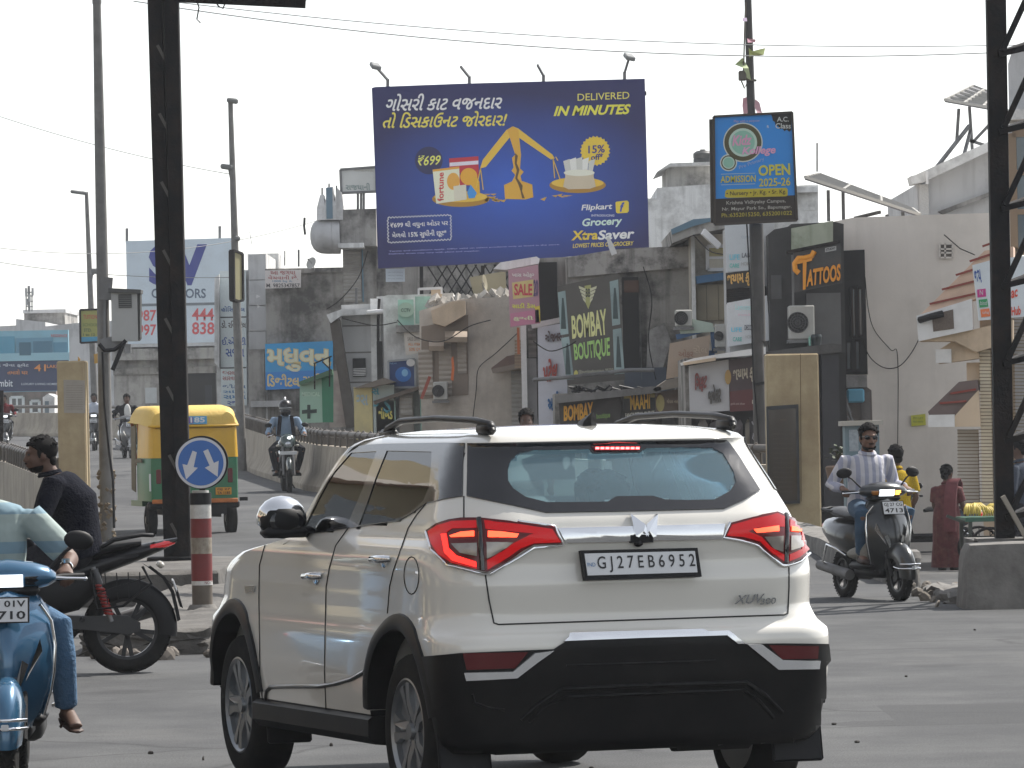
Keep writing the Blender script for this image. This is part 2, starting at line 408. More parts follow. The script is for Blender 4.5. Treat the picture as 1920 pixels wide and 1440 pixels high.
# haze: pale dusty air between here and the far buildings
mb = MB(); mb.box((0, 2050, 6.5), (5300, 5300, 19)); hz = mb.out('haze', None, None, None)
hm_ = bpy.data.materials.new('haze_air'); hm_.use_nodes = True; hn = hm_.node_tree; hn.nodes.remove(hn.nodes['Principled BSDF'])
pv = hn.nodes.new('ShaderNodeVolumePrincipled'); pv.inputs['Color'].default_value = (.90, .94, 1, 1); pv.inputs['Density'].default_value = .00028; pv.inputs['Anisotropy'].default_value = .25
hn.links.new(pv.outputs[0], hn.nodes['Material Output'].inputs['Volume']); hz.data.materials.append(hm_); tag(hz, kind='stuff')
CONC = mat('barrier_concrete', (.36, .315, .25), rough=.9, var=.18, scale=4, dirt=(.10, .088, .075), dscale=1.1, damt=.5, streak=.45, bump=.25)
CONCD = mat('grey_concrete', (.19, .18, .165), rough=.92, var=.22, scale=5, dirt=(.06, .055, .05), dscale=2.2, damt=.7, streak=.3, bump=.4)
YPIL = mat('yellow_plaster', (.42, .335, .20), rough=.9, var=.12, scale=3, dirt=(.20, .13, .07), dscale=1.3, damt=.6, streak=.35, bump=.15)
PIPE = mat('pipe_paint', (.12, .105, .09), rough=.6, var=.3, scale=7, dirt=(.04, .035, .03), damt=.5)
def barrier(label, line, side, y_to=None):
    t = thing('concrete_barrier', label, 'barrier', (line[0][0], line[0][1], road_z(line[0][1])))
    dense = []
    for (a, b), (c, d) in zip(line, line[1:]):
        k = max(1, int(math.hypot(c - a, d - b) / 2)); dense += [(a + (c - a) * i / k, b + (d - b) * i / k) for i in range(k)]
    dense.append(line[-1])
    rings = []
    for i, (x, y) in enumerate(dense):
        x0, y0 = dense[max(0, i - 1)]; x1, y1 = dense[min(len(dense) - 1, i + 1)]
        t_ = V(x1 - x0, y1 - y0, 0).normalized(); n = V(-t_.y, t_.x, 0) * side; z = road_z(y)
        def pt(o, h): return V(x, y, z + h) + n * o
        rings.append([pt(.30, -.1), pt(.30, .10), pt(.16, .34), pt(.11, .82), pt(-.11, .82), pt(-.14, -2.5)])
    b = MB(); b.loft(rings); b.out('wall', CONC, t, 30)
    for i in range(2, len(dense) - 1, 3):      # construction joints
        x, y = dense[i]; x1, y1 = dense[i + 1]; t_ = V(x1 - x, y1 - y, 0).normalized(); n = V(-t_.y, t_.x, 0) * side; z = road_z(y)
        b = MB(); b.loft([[V(x, y, z + h) + n * (o + e) + t_ * s_ for o, h in ((.30, .0), (.30, .10), (.16, .34), (.11, .82))] for s_, e in ((-.012, .003), (.012, .003))], caps=False, cyclic=False); b.out('joint', P('#2c2721', var=0), t, None)
    pts = [V(x, y, road_z(y) + 1.04) for x, y in dense]
    b = MB(); b.tube(pts, .06, 10); b.out('rail', PIPE, t, 60)
    # loops that clamp the pipe, a low plate under it between the posts
    dist = 0; last = pts[0]; n = 0
    for p, q in zip(pts, pts[1:]):
        L = (q - p).length; s = 0
        while s < L and n < 95:
            c = p.lerp(q, s / L); dr = (q - p).normalized(); nn = V(-dr.y, dr.x, 0)
            o = MB(); o.tube([c + V(0, 0, -.22) - nn * .075, c - nn * .075, c + V(0, 0, .075), c + nn * .075, c + V(0, 0, -.22) + nn * .075], .018, 6); o.box(c + V(0, 0, -.14), (.10, .10, .14)); o.out('rail_bracket', PIPE, t, None); n += 1
            s += .75 if c.y < 125 else 2.2
    return t
barrier('long beige concrete flyover wall with pipe railing running behind the white car to the shops', OUTER, 1)
barrier('short piece of concrete flyover wall with pipe railing left of the man in navy', INNER, -1)

# the two yellow end pillars
def pillar(label, d, x0, x1, y0, sidew, board_):
    pl = Pl(d); z = road_z(d) - .3
    t = thing('concrete_pillar', label, 'pillar', V(pl.at((x0 + x1) / 2, 900).x, d, z))
    q = pl.rect(x0, y0, x1, 1000, 0)
    for k in (2, 3): q[k].z = z
    b = MB(); b.prism(q, V(0, .55, 0)); bmesh.ops.bevel(b.b, geom=b.b.edges[:], offset=.02, segments=1, affect='EDGES')
    b.out('shaft', YPIL, t, None); return t, pl
pil, pp = pillar('yellow plaster pillar with a black glass notice board at the end of the flyover wall', 71, 1436, 1541, 664, 0, 1)
nb = plate('notice_board', pp, [(1437, 762), (1497, 758), (1500, 944), (1440, 946)], .07, .07, mat('board_frame', (.015, .016, .018), rough=.4, var=.1), pil, bev=.01)
plate('board_glass', pp, [(1441, 769), (1492, 765), (1495, 938), (1444, 940)], .073, .004, mat('board_glass_dark', (.035, .026, .018), rough=.12, var=.5, scale=.9, coat=.6), nb)
for k in range(13): text('iiIlllmlinulmiIll', pp, (1450, 812 + k * 9, 1486, 815 + k * 9), .075, P('#3a2c1c', var=0), nb, name='notice_line')
text('MMM', pp, (1463, 786, 1474, 790), .075, P('#4a3520', var=0), nb, name='notice_line')
for k in range(3): plate('tile_joint', pp, [(1500, 664), (1501.4, 664), (1503, 940), (1501.6, 940)], .002, .003, P('#6b5636'), pil) if k == 0 else None
pil2, pp2 = pillar('yellow plaster pillar with a pasted paper notice behind the man in navy', 69.5, 106, 165, 677, 0, 0)
pap = plate('paper_notice', pp2, [(119, 712), (159, 713), (160, 775), (120, 774)], .006, .005, P('#9a9287', var=.15, scale=9), pil2)
for k in range(11): text('mlnuiilmnrnulimnlu', pp2, (124, 722 + k * 4.4, 155, 723.6 + k * 4.4), .008, P('#6c665e', var=0), pap, name='notice_line')

# traffic island under the steel post and the red and white bollard
def rough_block(b, x0, x1, y0, y1, z0, z1, amp=.04, seed=1, seg=7, taper=.04):
    rnd = random.Random(seed); t = bmesh.new(); bmesh.ops.create_cube(t, size=1)
    bmesh.ops.subdivide_edges(t, edges=t.edges[:], cuts=seg, use_grid_fill=True)
    for v in t.verts:
        u, w, h = v.co.x + .5, v.co.y + .5, v.co.z + .5
        k = taper * h
        v.co = V(x0 + k + (x1 - x0 - 2 * k) * u, y0 + k + (y1 - y0 - 2 * k) * w, z0 + (z1 - z0) * h)
        if h > .05: v.co += V(rnd.uniform(-1, 1), rnd.uniform(-1, 1), rnd.uniform(-.8, .5)) * amp
    bmesh.ops.smooth_vert(t, verts=t.verts, factor=.35, use_axis_x=True, use_axis_y=True, use_axis_z=True)
    b.add(t); return b
ISLD = mat('island_concrete', (.115, .108, .098), rough=.95, var=.3, scale=5, dirt=(.035, .032, .03), dscale=1.8, damt=.8, bump=.5)
isl = thing('traffic_island', 'broken grey concrete traffic island with a crumbling nose under the steel post', 'traffic island', (-3, 45, 0))
b = MB(); rough_block(b, -4.2, -2.78, 50, 55.4, -.05, .33, .015, 3, 10); b.out('raised_bed', ISLD, isl, 40)
b = MB(); rough_block(b, -3.3, -2.2, 39.2, 50.2, -.05, .20, .035, 5, 14, .06); b.out('nose_kerb', ISLD, isl, 45)
b = MB(); rnd = random.Random(4)
for k in range(26): b.ell((rnd.uniform(-3.1, -2.0), rnd.uniform(38.2, 40.2), .03), [rnd.uniform(.02, .08) for _ in range(3)], (rnd.random(), rnd.random(), 3 * rnd.random()), 7, 5)
tag(b.out('kerb_rubble', mat('rubble', (.16, .14, .12), rough=.95, var=.4, scale=12), None, None), 'loose crumbs of broken concrete along the kerb of the traffic island', 'rubble', kind='stuff')

# blocks that part the main road from the lower side road on the right
def kerb_block(name, label, cat, args, m=CONCD, **k):
    b = MB(); rough_block(b, *args, **k); o = b.out(name, m, None, 40); return tag(o, label, cat)
kerb_block('concrete_block', 'big grey concrete barrier block under the lattice tower at right', 'barrier', (3.84, 6.2, 45.2, 46.1, -.05, .56), amp=.012, seed=8, taper=.06)
kerb_block('broken_kerb', 'low broken kerb with loose soil between the scooter and the big concrete block', 'kerb', (3.80, 4.3, 46.5, 49.5, -.1, .10), amp=.06, seed=9)
kerb_block('kerb_stone', 'grey kerb stone behind the front wheel of the dark grey scooter', 'kerb', (3.62, 4.05, 52, 57, -.3, .33), amp=.03, seed=10)
kerb_block('kerb_stone', 'long low grey kerb from the dark grey scooter to the yellow pillar', 'kerb', (3.45, 3.95, 57.2, 70.5, -.6, .28), amp=.03, seed=11)
b = MB(); rnd = random.Random(6)
for k in range(30): b.ell((rnd.uniform(3.65, 4.5), rnd.uniform(44.8, 51), .02), [rnd.uniform(.015, .07) for _ in range(3)], (rnd.random(), rnd.random(), 3 * rnd.random()), 7, 5)
tag(b.out('roadside_rubble', mat('rubble2', (.17, .15, .125), rough=.95, var=.4, scale=12), None, None), 'loose stones and soil along the broken kerb at right', 'rubble', kind='stuff')
b = MB(); rnd = random.Random(16)
for k in range(26):
    y = rnd.uniform(25, 44); b.ell((rnd.uniform(-2.6, 4) * y / 30, y, .006), [rnd.uniform(.006, .018) for _ in range(3)], None, 6, 4)
tag(b.out('road_grit', mat('grit', (.05, .045, .04), rough=.95, var=.4), None, None), 'scattered pebbles and grit on the road', 'grit', kind='stuff')
# a curled dry leaf on the road behind the car
b = MB(); c0 = W(1202, 1414, 26.9); c0.z = .0
rw = []
for i in range(7):
    t = i / 6; w = .035 * math.sin(PI * min(1, t * 1.05 + .02)) + .004
    p = c0 + V(-.05 + .11 * t, .02 * math.sin(3 * t), .008 + .05 * t * t + .01)
    rw.append([p + V(.01, -w, .02), p, p + V(-.01, w, .025)])
b.loft(rw, caps=False, cyclic=False); o = b.out('dry_leaf', mat('leaf_brown', (.035, .03, .022), rough=.8), None, 60); tag(o, 'curled dark dry leaf lying on the road under the car bumper', 'leaf')
# ================================================================ the row of shops and the signs
P_plain = P
def P(col, **k):      # street boards and paint, albedo raised to stand in for missing light
    c = [min(.78, x * 1.55) for x in lin(col)]
    if k.get('dirt'): k['dirt'] = tuple(min(.6, x * 1.4) for x in lin(k['dirt']))
    return mat('street_paint_' + str(col).strip('#') + ''.join(f'_{a}{v}' for a, v in sorted(k.items())), c, **k)
def old(key, col, dirt=(.05, .047, .043), damt=.75, dscale=.7, streak=.5, var=.2, bump=.3): return mat(key, [min(.74, x * 1.42) for x in col], rough=.93, var=var, scale=2.5, sharp=(.46, .62), dirt=dirt, dscale=dscale, damt=damt, streak=streak, bump=bump)
M_OLD = old('old_dark_plaster', (.235, .225, .21), dirt=(.045, .042, .038), damt=.85, dscale=.8, streak=.6)
M_OLD2 = old('blackened_plaster', (.20, .19, .175), dirt=(.03, .028, .026), damt=.92, dscale=1.0, streak=.65, var=.3)
M_BEIGE = old('beige_plaster', (.40, .36, .315), dirt=(.24, .21, .185), damt=.6, dscale=.5, streak=.22, var=.1, bump=.6)
M_CREAM = old('cream_plaster', (.515, .475, .43), dirt=(.46, .42, .37), damt=.4, dscale=.35, streak=.22, var=.06, bump=.1)
M_WHITEW = old('white_wash', (.55, .54, .51), dirt=(.16, .15, .14), damt=.55, dscale=.8, streak=.45, var=.08)
M_GREYP = old('grey_panel', (.36, .36, .36), dirt=(.15, .145, .14), damt=.35, dscale=.7, streak=.35, var=.06, bump=0)
M_TAN = old('tan_plaster', (.45, .35, .25), dirt=(.2, .15, .1), damt=.35, streak=.25, var=.08)
SHUT = mat('shutter_steel', (.44, .42, .39), rough=.55, metal=.3, var=.15, scale=4, dirt=(.1, .09, .08), damt=.4)
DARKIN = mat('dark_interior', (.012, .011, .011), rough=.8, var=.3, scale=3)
PANE = mat('window_pane', (.03, .04, .05), rough=.1, var=.3, scale=1.2, coat=.5)
PANEB = mat('window_pane_blue', (.07, .11, .14), rough=.12, var=.4, scale=1.5, coat=.5)
WHITEP = mat('white_paint', (.74, .73, .72), rough=.6, var=.07, scale=4, dirt=(.2, .19, .17), damt=.3)
def shell(name, label, outline, d, depth, m, cat='building', zb=-1.2, yaw=0, part='wall', group=None):
    """building: outline (x0,y0,x1) or polygon of its top edge in pixels, walls go down to zb and back by depth"""
    pl = Pl(d, yaw, outline[0] if not hasattr(outline[0], '__len__') else outline[0][0])
    if not hasattr(outline[0], '__len__'): x0, y0, x1 = outline; top = [(x0, y0), (x1, y0 - (x1 - x0) * ROLL)]
    else: top = outline
    f = [pl.at(x, y) for x, y in top]
    a, b = f[0], f[-1]
    q = f + [V(b.x, b.y, zb), V(a.x, a.y, zb)]
    t = thing(name, label, cat, V((a.x + b.x) / 2, a.y, zb), group)
    bm_ = MB(); bm_.prism(q, -pl.n * depth); bm_.out(part, m, t, None)
    return t, pl
def slab(name, pl, shape, off, th, m, parent): return plate(name, pl, shape, off, th, m, parent)
def window(pl, r, parent, fm, pm, off=.03, bars=(1, 0), fw=.06):
    """framed window: frame part with its pane as sub-part"""
    q = pl.rect(*r, off); b = MB()
    for i in range(4): b.bar(q[i], q[(i + 1) % 4], fw, .09, up=pl.n)
    for k in range(bars[0]): t_ = (k + 1) / (bars[0] + 1); b.bar(q[0].lerp(q[1], t_), q[3].lerp(q[2], t_), fw * .7, .06, up=pl.n)
    for k in range(bars[1]): t_ = (k + 1) / (bars[1] + 1); b.bar(q[0].lerp(q[3], t_), q[1].lerp(q[2], t_), fw * .7, .06, up=pl.n)
    f = b.out('window', fm, parent, None)
    plate('pane', pl, r, off - .01, .02, pm, f); return f
def roller(name, pl, r, off, parent, m=SHUT):
    b = MB(); shutter(b, pl.rect(*r, off), nrm=pl.n); return b.out(name, m, parent, None)
def ac_unit(label, pl, r, off, dep=.32):
    q = pl.rect(*r, off); c = (q[0] + q[2]) / 2; w = (q[1] - q[0]).length; h = (q[0] - q[3]).length
    t = thing('air_conditioner', label, 'air conditioner', V(c.x, c.y, q[3].z))
    b = MB(); b.box(c - pl.n * dep / 2, (w, dep, h), rot=(0, 0, math.atan2(pl.n.x, -pl.n.y)), bev=.02); b.out('casing', P_plain('#b2b1ac', var=.08, dirt=(.2, .19, .17), damt=.4), t, None)
    rr = min(w, h) * .40; cc = c + (q[0] - q[1]) * .16
    b = MB(); ux = (q[1] - q[0]).normalized(); uz = V(0, 0, 1)
    for k in range(1, 5):
        b.tube([cc + pl.n * .02 + (ux * math.cos(a) + uz * math.sin(a)) * rr * k / 4 for a in [2 * PI * j / 24 for j in range(25)]], .008, 5)
    for k in range(8): a = PI * k / 8; b.bar(cc + pl.n * .02 - (ux * math.cos(a) + uz * math.sin(a)) * rr, cc + pl.n * .02 + (ux * math.cos(a) + uz * math.sin(a)) * rr, .008)
    b.out('fan_grille', P('#3a3a3a', rough=.6), t, None)
    b = MB(); b.prism([cc + pl.n * .006 + (ux * math.cos(a) + uz * math.sin(a)) * rr for a in [2 * PI * j / 24 for j in range(24)]], -pl.n * .004); b.out('fan_opening', DARKIN, t, None)
    b = MB(); b.bar(q[3] - V(0, 0, .03), q[2] - V(0, 0, .03) , .05); b.bar(q[3] - pl.n * dep - V(0, 0, .03), q[3] + pl.n * .02 - V(0, 0, .03), .05); b.bar(q[2] - pl.n * dep - V(0, 0, .03), q[2] + pl.n * .02 - V(0, 0, .03), .05); b.out('bracket', GALV, t, None)
    return t

_street_P = P; P = P_plain
# ---- far left: blue hoarding, low buildings, mast (beyond the bend)
t, pl = shell('warehouse_building', 'pale long low building behind the blue hoarding far left', [(-60, 615), (30, 610), (30, 598), (85, 604), (85, 612), (140, 606), (232, 600)], 262, 14, M_GREYP)
t, pl = shell('concrete_building', 'small square concrete block on a far roof below the phone mast', (45, 583, 121), 270, 8, M_OLD)
slab('roof_slab', pl, (43, 581, 123, 586), .3, 8.4, M_GREYP, t)
t = thing('phone_mast', 'slim phone mast with antennas far left on the concrete block', 'mast', W(55, 583, 268)); pl = Pl(268)
b = MB(); b.bar(W(55, 584, 268), W(54, 536, 268), .12); 
for x in (49, 60): b.bar(W(x, 584, 268), W(x, 545, 268), .06)
for y in (575, 565, 555, 548): b.bar(W(48, y, 268), W(62, y, 268), .05)
b.out('lattice', P('#6d6f70'), t, None)
for k, (x, y0, y1) in enumerate(((48.5, 540, 556), (61, 540, 554), (55, 552, 566), (49.5, 560, 573))):
    plate('antenna', pl, (x - 2, y0, x + 2, y1), .2, .25, P('#8b8d8e'), t)
pl = Pl(232)
t = board('blue_hoarding', 'large pale and navy blue property hoarding far left with orange figures 41', 'billboard', pl, (-60, 622, 130, 733), '#7fb2c4', th=.3, texts=())
plate('printed_panel', pl, (-60, 676, 130, 732), .02, .02, P('#1d2f55', var=.1), t)
for r, c in (((-50, 632, 28, 672), '#4f93ad'), ((30, 634, 100, 672), '#5d8fa6'), ((62, 640, 98, 668), '#3c6f86'), ((100, 642, 126, 672), '#4a86a0'), ((-60, 664, 130, 675), '#8fb9c6'), ((-40, 640, -2, 664), '#2f6075'), ((36, 642, 58, 666), '#2f5f73')):
    plate('printed_picture', pl, r, .03 + .009 * len(t.children), .006, P(c, var=.15, scale=.8), t)
for tx, bx, c in (('41', (64, 683, 86, 696), '#d98a3c'), ('LAKH', (88, 684, 112, 690), '#d98a3c'), ('મારી જેવા ફ્લેટ', (-20, 681, 54, 689), '#c7ced6'), ('તમારો ઘર', (14, 693, 52, 702), '#d98a3c'), ('mbit', (-2, 712, 24, 725), '#d5dbe2'), ('LUXURY LIVING HOMES', (40, 718, 108, 722), '#c7ced6'), ('RESIDENCE', (96, 627, 126, 632), '#b8463c')):
    text(tx, pl, bx, .115, P(c, var=0), t, bold=.012)
t, pl = shell('brick_building', 'dull brown ground floor under the blue hoarding far left', (-60, 735, 105), 236, 8, old('brown_brick', (.16, .12, .10)))
for r in ((20, 745, 44, 778), (-20, 748, 8, 778)): window(pl, r, t, WHITEP, PANE, bars=(1, 1), fw=.12)
window(pl, (58, 752, 74, 775), t, WHITEP, PANE, bars=(0, 1), fw=.12)
t, pl = shell('kiosk', 'small pale kiosk with a sloped roof beyond the bend on the left', [(80, 745), (90, 738), (102, 744), (102, 745)], 215, 3, M_WHITEW, cat='kiosk', zb=.5)
slab('door', pl, (84, 752, 92, 778), .03, .05, P('#5b6a72'), t)

P = _street_P
# ---- SV billboard on the grey concrete building
t, pl = shell('grey_building', 'weathered grey concrete building carrying the big white hoarding with blue letters', (212, 640, 412), 181, 12, old('grey_weathered', (.25, .24, .225), dscale=.5, damt=.8))
slab('ledge', pl, (210, 655, 414, 672), .5, .6, M_OLD, t); slab('ledge', pl, (236, 640, 414, 648), .3, .4, M_GREYP, t)
slab('opening', pl, (352, 694, 406, 772), .02, .05, DARKIN, t); slab('door', pl, (384, 722, 398, 774), .05, .05, P('#15181c'), t)
slab('band', pl, (212, 690, 412, 699), .12, .14, M_OLD2, t)
for r in ((272, 727, 294, 756),): plate('wall_poster', pl, r, .03, .04, P('#8c8f90', var=.2, scale=4), t)
pl = Pl(178)
t = board('hoarding', 'big pale grey hoarding with large blue letters and red phone numbers', 'billboard', pl, [(236, 452), (434, 446), (434, 641), (240, 645)], '#a9b4bd', th=.35, off=.6, texts=(('CREATORS', (284, 541, 386, 559), '#4a5666', .02), ('987', (257, 581, 293, 602), '#a84a4c', .02), ('444', (360, 578, 401, 601), '#a84a4c', .02), ('997', (258, 608, 293, 629), '#a84a4c', .02), ('838', (360, 604, 402, 627), '#a84a4c', .02)))
text('S', pl, (279, 460, 321, 535), .61, P('#2f3776', var=.05), t, bold=.05); text('V', pl, (322, 458, 388, 535), .61, P('#2f3776', var=.05), t, bold=.05)
plate('joint', pl, (240, 570, 434, 571.3), .605, .01, P('#5e6468'), t)
b = MB(); 
for x in (238, 412): b.bar(pl.at(x, 455, .3), pl.at(x, 428 if x < 300 else 424, .3), .09)
b.bar(pl.at(240, 645, .2), pl.at(240, 662, .2), .2); b.bar(pl.at(330, 645, .2), pl.at(330, 662, .2), .2); b.bar(pl.at(425, 645, .2), pl.at(425, 662, .2), .2); b.out('post', GALV, t, None)

# ---- white tower with the clinic sign column
t, pl = shell('clinic_tower', 'narrow white tower with a tall clinic sign column beside the steel post', [(403, 520), (420, 508), (466, 506), (466, 478), (499, 475)], 150, 8, M_WHITEW)
t2 = board('clinic_sign', 'tall white column sign with blue and brown regional lettering', 'sign', pl, [(412, 508), (461, 507), (463, 760), (415, 762)], '#b4c2cb', th=.12, off=.2)
for tx, bx, c in (('હોિસ્પટલ', (415, 574, 459, 587), '#2f4f7c'), ('ડો. રિવ પટેલ', (415, 601, 461, 615), '#3a302c'), ('ઈ.એન.ટી', (416, 632, 461, 647), '#2f4a86'), ('સજન', (423, 654, 458, 669), '#2f4a86'), ('જનરલ', (417, 696, 440, 703), '#8a4a44'), ('સારવાર', (417, 706, 446, 713), '#8a4a44'), ('જોડકા', (417, 720, 461, 728), '#3c5c80'), ('સાંધા', (418, 731, 460, 737), '#3c6a90'), ('સમય', (419, 741, 461, 748), '#3c6a90'), ('રજા', (426, 752, 452, 759), '#2f4a86')):
    text(tx, pl, bx, .206, P(c, var=0), t2, bold=.02)
for y in (594, 689): plate('divider', pl, (413, y, 462, y + 1.4), .206, .006, P('#2b2b2b'), t2)
for k in range(6): slab('cladding_panel', pl, (466, 478 + k * 48, 499, 478 + k * 48 + 46), .25, .28, M_GREYP, t)
b = MB(); b.prism(pts_of(pl, [(402, 522), (411, 514), (411, 690), (402, 680)], .5), V(0, .5, 0)); b.out('fin', M_WHITEW, t, None)
t, pl = shell('roof_cabin', 'plain white cabin on the roof behind the clinic tower', (464, 476, 522), 156, 4, M_WHITEW, zb=5.6)

# ---- old dark wall with the blue studio sign
t, pl = shell('old_building', 'old dark stained concrete building carrying the blue studio sign', [(497, 507), (560, 505), (700, 503), (700, 560)], 141, 12, M_OLD)
slab('parapet', pl, (497, 504, 700, 509), .12, .3, M_OLD2, t)
slab('base_wall', pl, (465, 655, 498, 800), .2, .4, M_OLD, t); slab('ledge', pl, (470, 752, 545, 762), .6, .8, M_GREYP, t)
board('studio_sign', 'wide bright blue studio sign with cream regional lettering on the old dark wall', 'sign', pl, [(497, 645), (624, 639), (624, 726), (498, 731)], '#2b86b8', th=.12, off=.2, texts=(('મધુવન', (500, 651, 621, 699), '#b9a878', .055), ('િડજીટલ', (501, 701, 562, 725), '#b9a878', .03), ('સટુિડયો', (568, 700, 622, 724), '#b9a878', .03)))
text('મધુવન', pl, (502, 653, 619, 697), .212, P('#cfc9a4', var=0), bpy.data.objects['studio_sign'], bold=.02)
plate('lower_band', pl, [(498, 698), (624, 693), (624, 726), (498, 731)], .203, .003, P('#2a6fae', var=.08), bpy.data.objects['studio_sign'])
board('sale_sign', 'white painted sale sign with red and blue lettering on top of the old dark wall', 'sign', pl, [(497, 507), (564, 506), (564, 539), (497, 541)], '#b9b3b0', th=.08, off=.3, texts=(('આ જગયા', (507, 508, 554, 515), '#8f4a48'), ('વેચવાની છે.', (503, 516, 559, 524), '#8f4a48'), ('1000 Sq. ft.', (511, 525.5, 549, 530), '#52708a'), ('M. 9825347857', (499.5, 531.5, 562, 539), '#3a3838')))
t = thing('satellite_dish', 'small grey satellite dish on the edge of the old dark building', 'satellite dish', W(586, 505, 140)); c = W(585, 494, 140)
b = MB(); mt = Matrix.Translation(c) @ Euler((R(70), 0, R(-40))).to_matrix().to_4x4()
b.lathe([(.001, 0), (.05, .003), (.10, .012), (.15, .03), (.165, .037), (.15, .034), (.10, .016), (.001, .006)], mt, 24); b.out('dish', P('#8b8a86', var=.1), t, 60)
b = MB(); b.cyl(c + V(.02, .05, -.02), W(590, 507, 140), .012); b.cyl(c, mt @ V(0, .05, .16), .008); b.ell(mt @ V(0, .05, .17), (.025,) * 3); b.out('arm', GALV, t, None)

# ---- tall grey building with the round drum balcony
t, pl = shell('drum_building', 'tall stained grey building with a round drum balcony left of the billboard', [(641, 393), (706, 391), (706, 420), (1006, 414)], 130, 10, M_OLD)
pl2 = Pl(128.5)
b = MB(); q0 = pl2.at(634, 440); 
prof = [(580, 440), (582, 424), (590, 412), (602, 407)]
c_ = pl2.at(612, 441)      # a horizontal drum with a rounded left end
b.loft([[V(pl2.at(x, 441).x, c_.y + .45 + r * math.cos(a) * 1.3, c_.z + r * math.sin(a)) for a in [2 * PI * k / 28 for k in range(28)]] for x, r in ((580.5, .08), (582, .20), (586, .31), (592, .385), (600, .43), (612, .445), (622, .448), (622.5, .438), (623, .448), (637, .45))])
b.out('drum_balcony', M_GREYP, t, 50)
b = MB(); b.prism(pts_of(pl2, [(594, 412), (594, 390), (600, 366), (606, 364), (609, 385), (614, 350), (624, 350), (627, 380), (632, 352), (640, 360), (643, 385), (643, 412), (594, 412)][1:], .05), V(0, 1.2, 0)); b.out('roof_ornament', M_WHITEW, t, None)
slab('painted_stripe', pl2, (611, 352, 624, 410), .07, .02, P_plain('#6a8290'), t)
b = MB()
for x, y in ((604, 352), (617, 344), (631, 348)): b.bar(pl2.at(x, y + 18, -.5), pl2.at(x, y, -.5), .04)
b.out('spike', GALV, t, None)
slab('under_wall', pl, (705, 470, 1004, 620), .06, .08, M_OLD2, t); slab('side_block', pl2, (637, 393, 706, 461), .02, 1.5, M_OLD, t); slab('ledge', pl2, (634, 456, 682, 464), .4, 1.2, M_WHITEW, t)
roller('roller_shutter', pl, (643, 470, 678, 566), .05, t); slab('blue_edge', pl, (678, 462, 682, 566), .08, .1, P('#4d6b7a'), t)
board('roof_sign', 'faded white sign with regional lettering on a rooftop stand behind the billboard', 'sign', Pl(129), [(638, 318), (706, 313), (706, 359), (640, 362)], '#a9aaa6', th=.1, texts=(('રાજધાની', (648, 343, 694, 356), '#5f6f6c'), ('અમદાવાદ', (664, 318, 700, 322), '#8a8780')), frame=(GALV, .06))
b = MB(); q = Pl(129)
for x in (671, 677, 682): b.bar(q.at(x, 360, -.1), q.at(x, 393, -.1), .06)
b.out('stand', GALV, bpy.data.objects['roof_sign'], None)
plate('paper_sign', Pl(119), (723, 504, 759, 528), 0, .05, P('#9aa2a8', var=.1), None)
o = bpy.data.objects['paper_sign']; tag(o, 'small white notice hanging just below the billboard', 'sign')
for k, y in enumerate((509, 515, 521)): text('મકાન ભાડે આપવાનુ', Pl(119), (727, y, 755, y + 3), .01, P('#5a646c', var=0), o)

# ---- the billboard
PB = Pl(118, 0, 960, 320)
def print_mat():
    m = bpy.data.materials.new('billboard_print'); m.use_nodes = True; nt = m.node_tree; N = nt.nodes; L = nt.links; b = N['Principled BSDF']
    tc = N.new('ShaderNodeTexCoord'); mp = N.new('ShaderNodeMapping'); c = PB.at(965, 350)
    mp.inputs['Location'].default_value = (-c.x / 3.6, 0, -c.z / 2.1); mp.inputs['Scale'].default_value = (1 / 3.6, 0, 1 / 2.1); L.new(tc.outputs['Object'], mp.inputs['Vector'])
    g = N.new('ShaderNodeTexGradient'); g.gradient_type = 'SPHERICAL'; L.new(mp.outputs[0], g.inputs['Vector'])
    r = N.new('ShaderNodeValToRGB'); r.color_ramp.elements[0].color = (*rgb('#1c1d58'), 1); r.color_ramp.elements[1].color = (*rgb('#2457bd'), 1); r.color_ramp.elements[1].position = .9; L.new(g.outputs['Fac'], r.inputs['Fac'])
    n = N.new('ShaderNodeTexNoise'); n.inputs['Scale'].default_value = 1.3; L.new(tc.outputs['Object'], n.inputs['Vector'])
    x = N.new('ShaderNodeMix'); x.data_type = 'RGBA'; x.blend_type = 'OVERLAY'; x.inputs['Factor'].default_value = .12; L.new(r.outputs[0], x.inputs['A']); L.new(n.outputs['Fac'], x.inputs['B'])
    L.new(x.outputs['Result'], b.inputs['Base Color']); b.inputs['Roughness'].default_value = .6
    bp = N.new('ShaderNodeBump'); bp.inputs['Strength'].default_value = .25; bp.inputs['Distance'].default_value = .05; L.new(n.outputs['Fac'], bp.inputs['Height']); L.new(bp.outputs[0], b.inputs['Normal'])
    return m
bb = thing('billboard', 'huge navy blue grocery advert billboard with golden broken scales and yellow lettering', 'billboard', PB.at(960, 500))
plate('printed_sheet', PB, [(697, 165), (704, 163), (860, 157), (1040, 152), (1209, 147.5), (1213, 300), (1217, 467), (1000, 487), (860, 496), (709, 503), (704, 340)], 0, .25, print_mat(), bb)
def bt(s, box, c, bold=.02, shear=0, nm='lettering'): return text(s, PB, box, .012, P(c, var=0), bb, name=nm, bold=bold, shear=shear)
def bp(nm, poly, c, off=.004): return plate(nm, PB, poly, off, .004, P(c, var=.06, scale=2), bb)
Y1, WH = '#d8ad2c', '#c6cbe0'
bt('ગોસરી કાટ વજનદાર', [(726, 176), (943, 173), (940, 204), (722, 209)], WH, .018, .2)
bt('તો િડસકાઉનટ જોરદાર!', [(720, 211), (952, 207), (949, 236), (717, 241)], '#cbb04a', .018, .2)
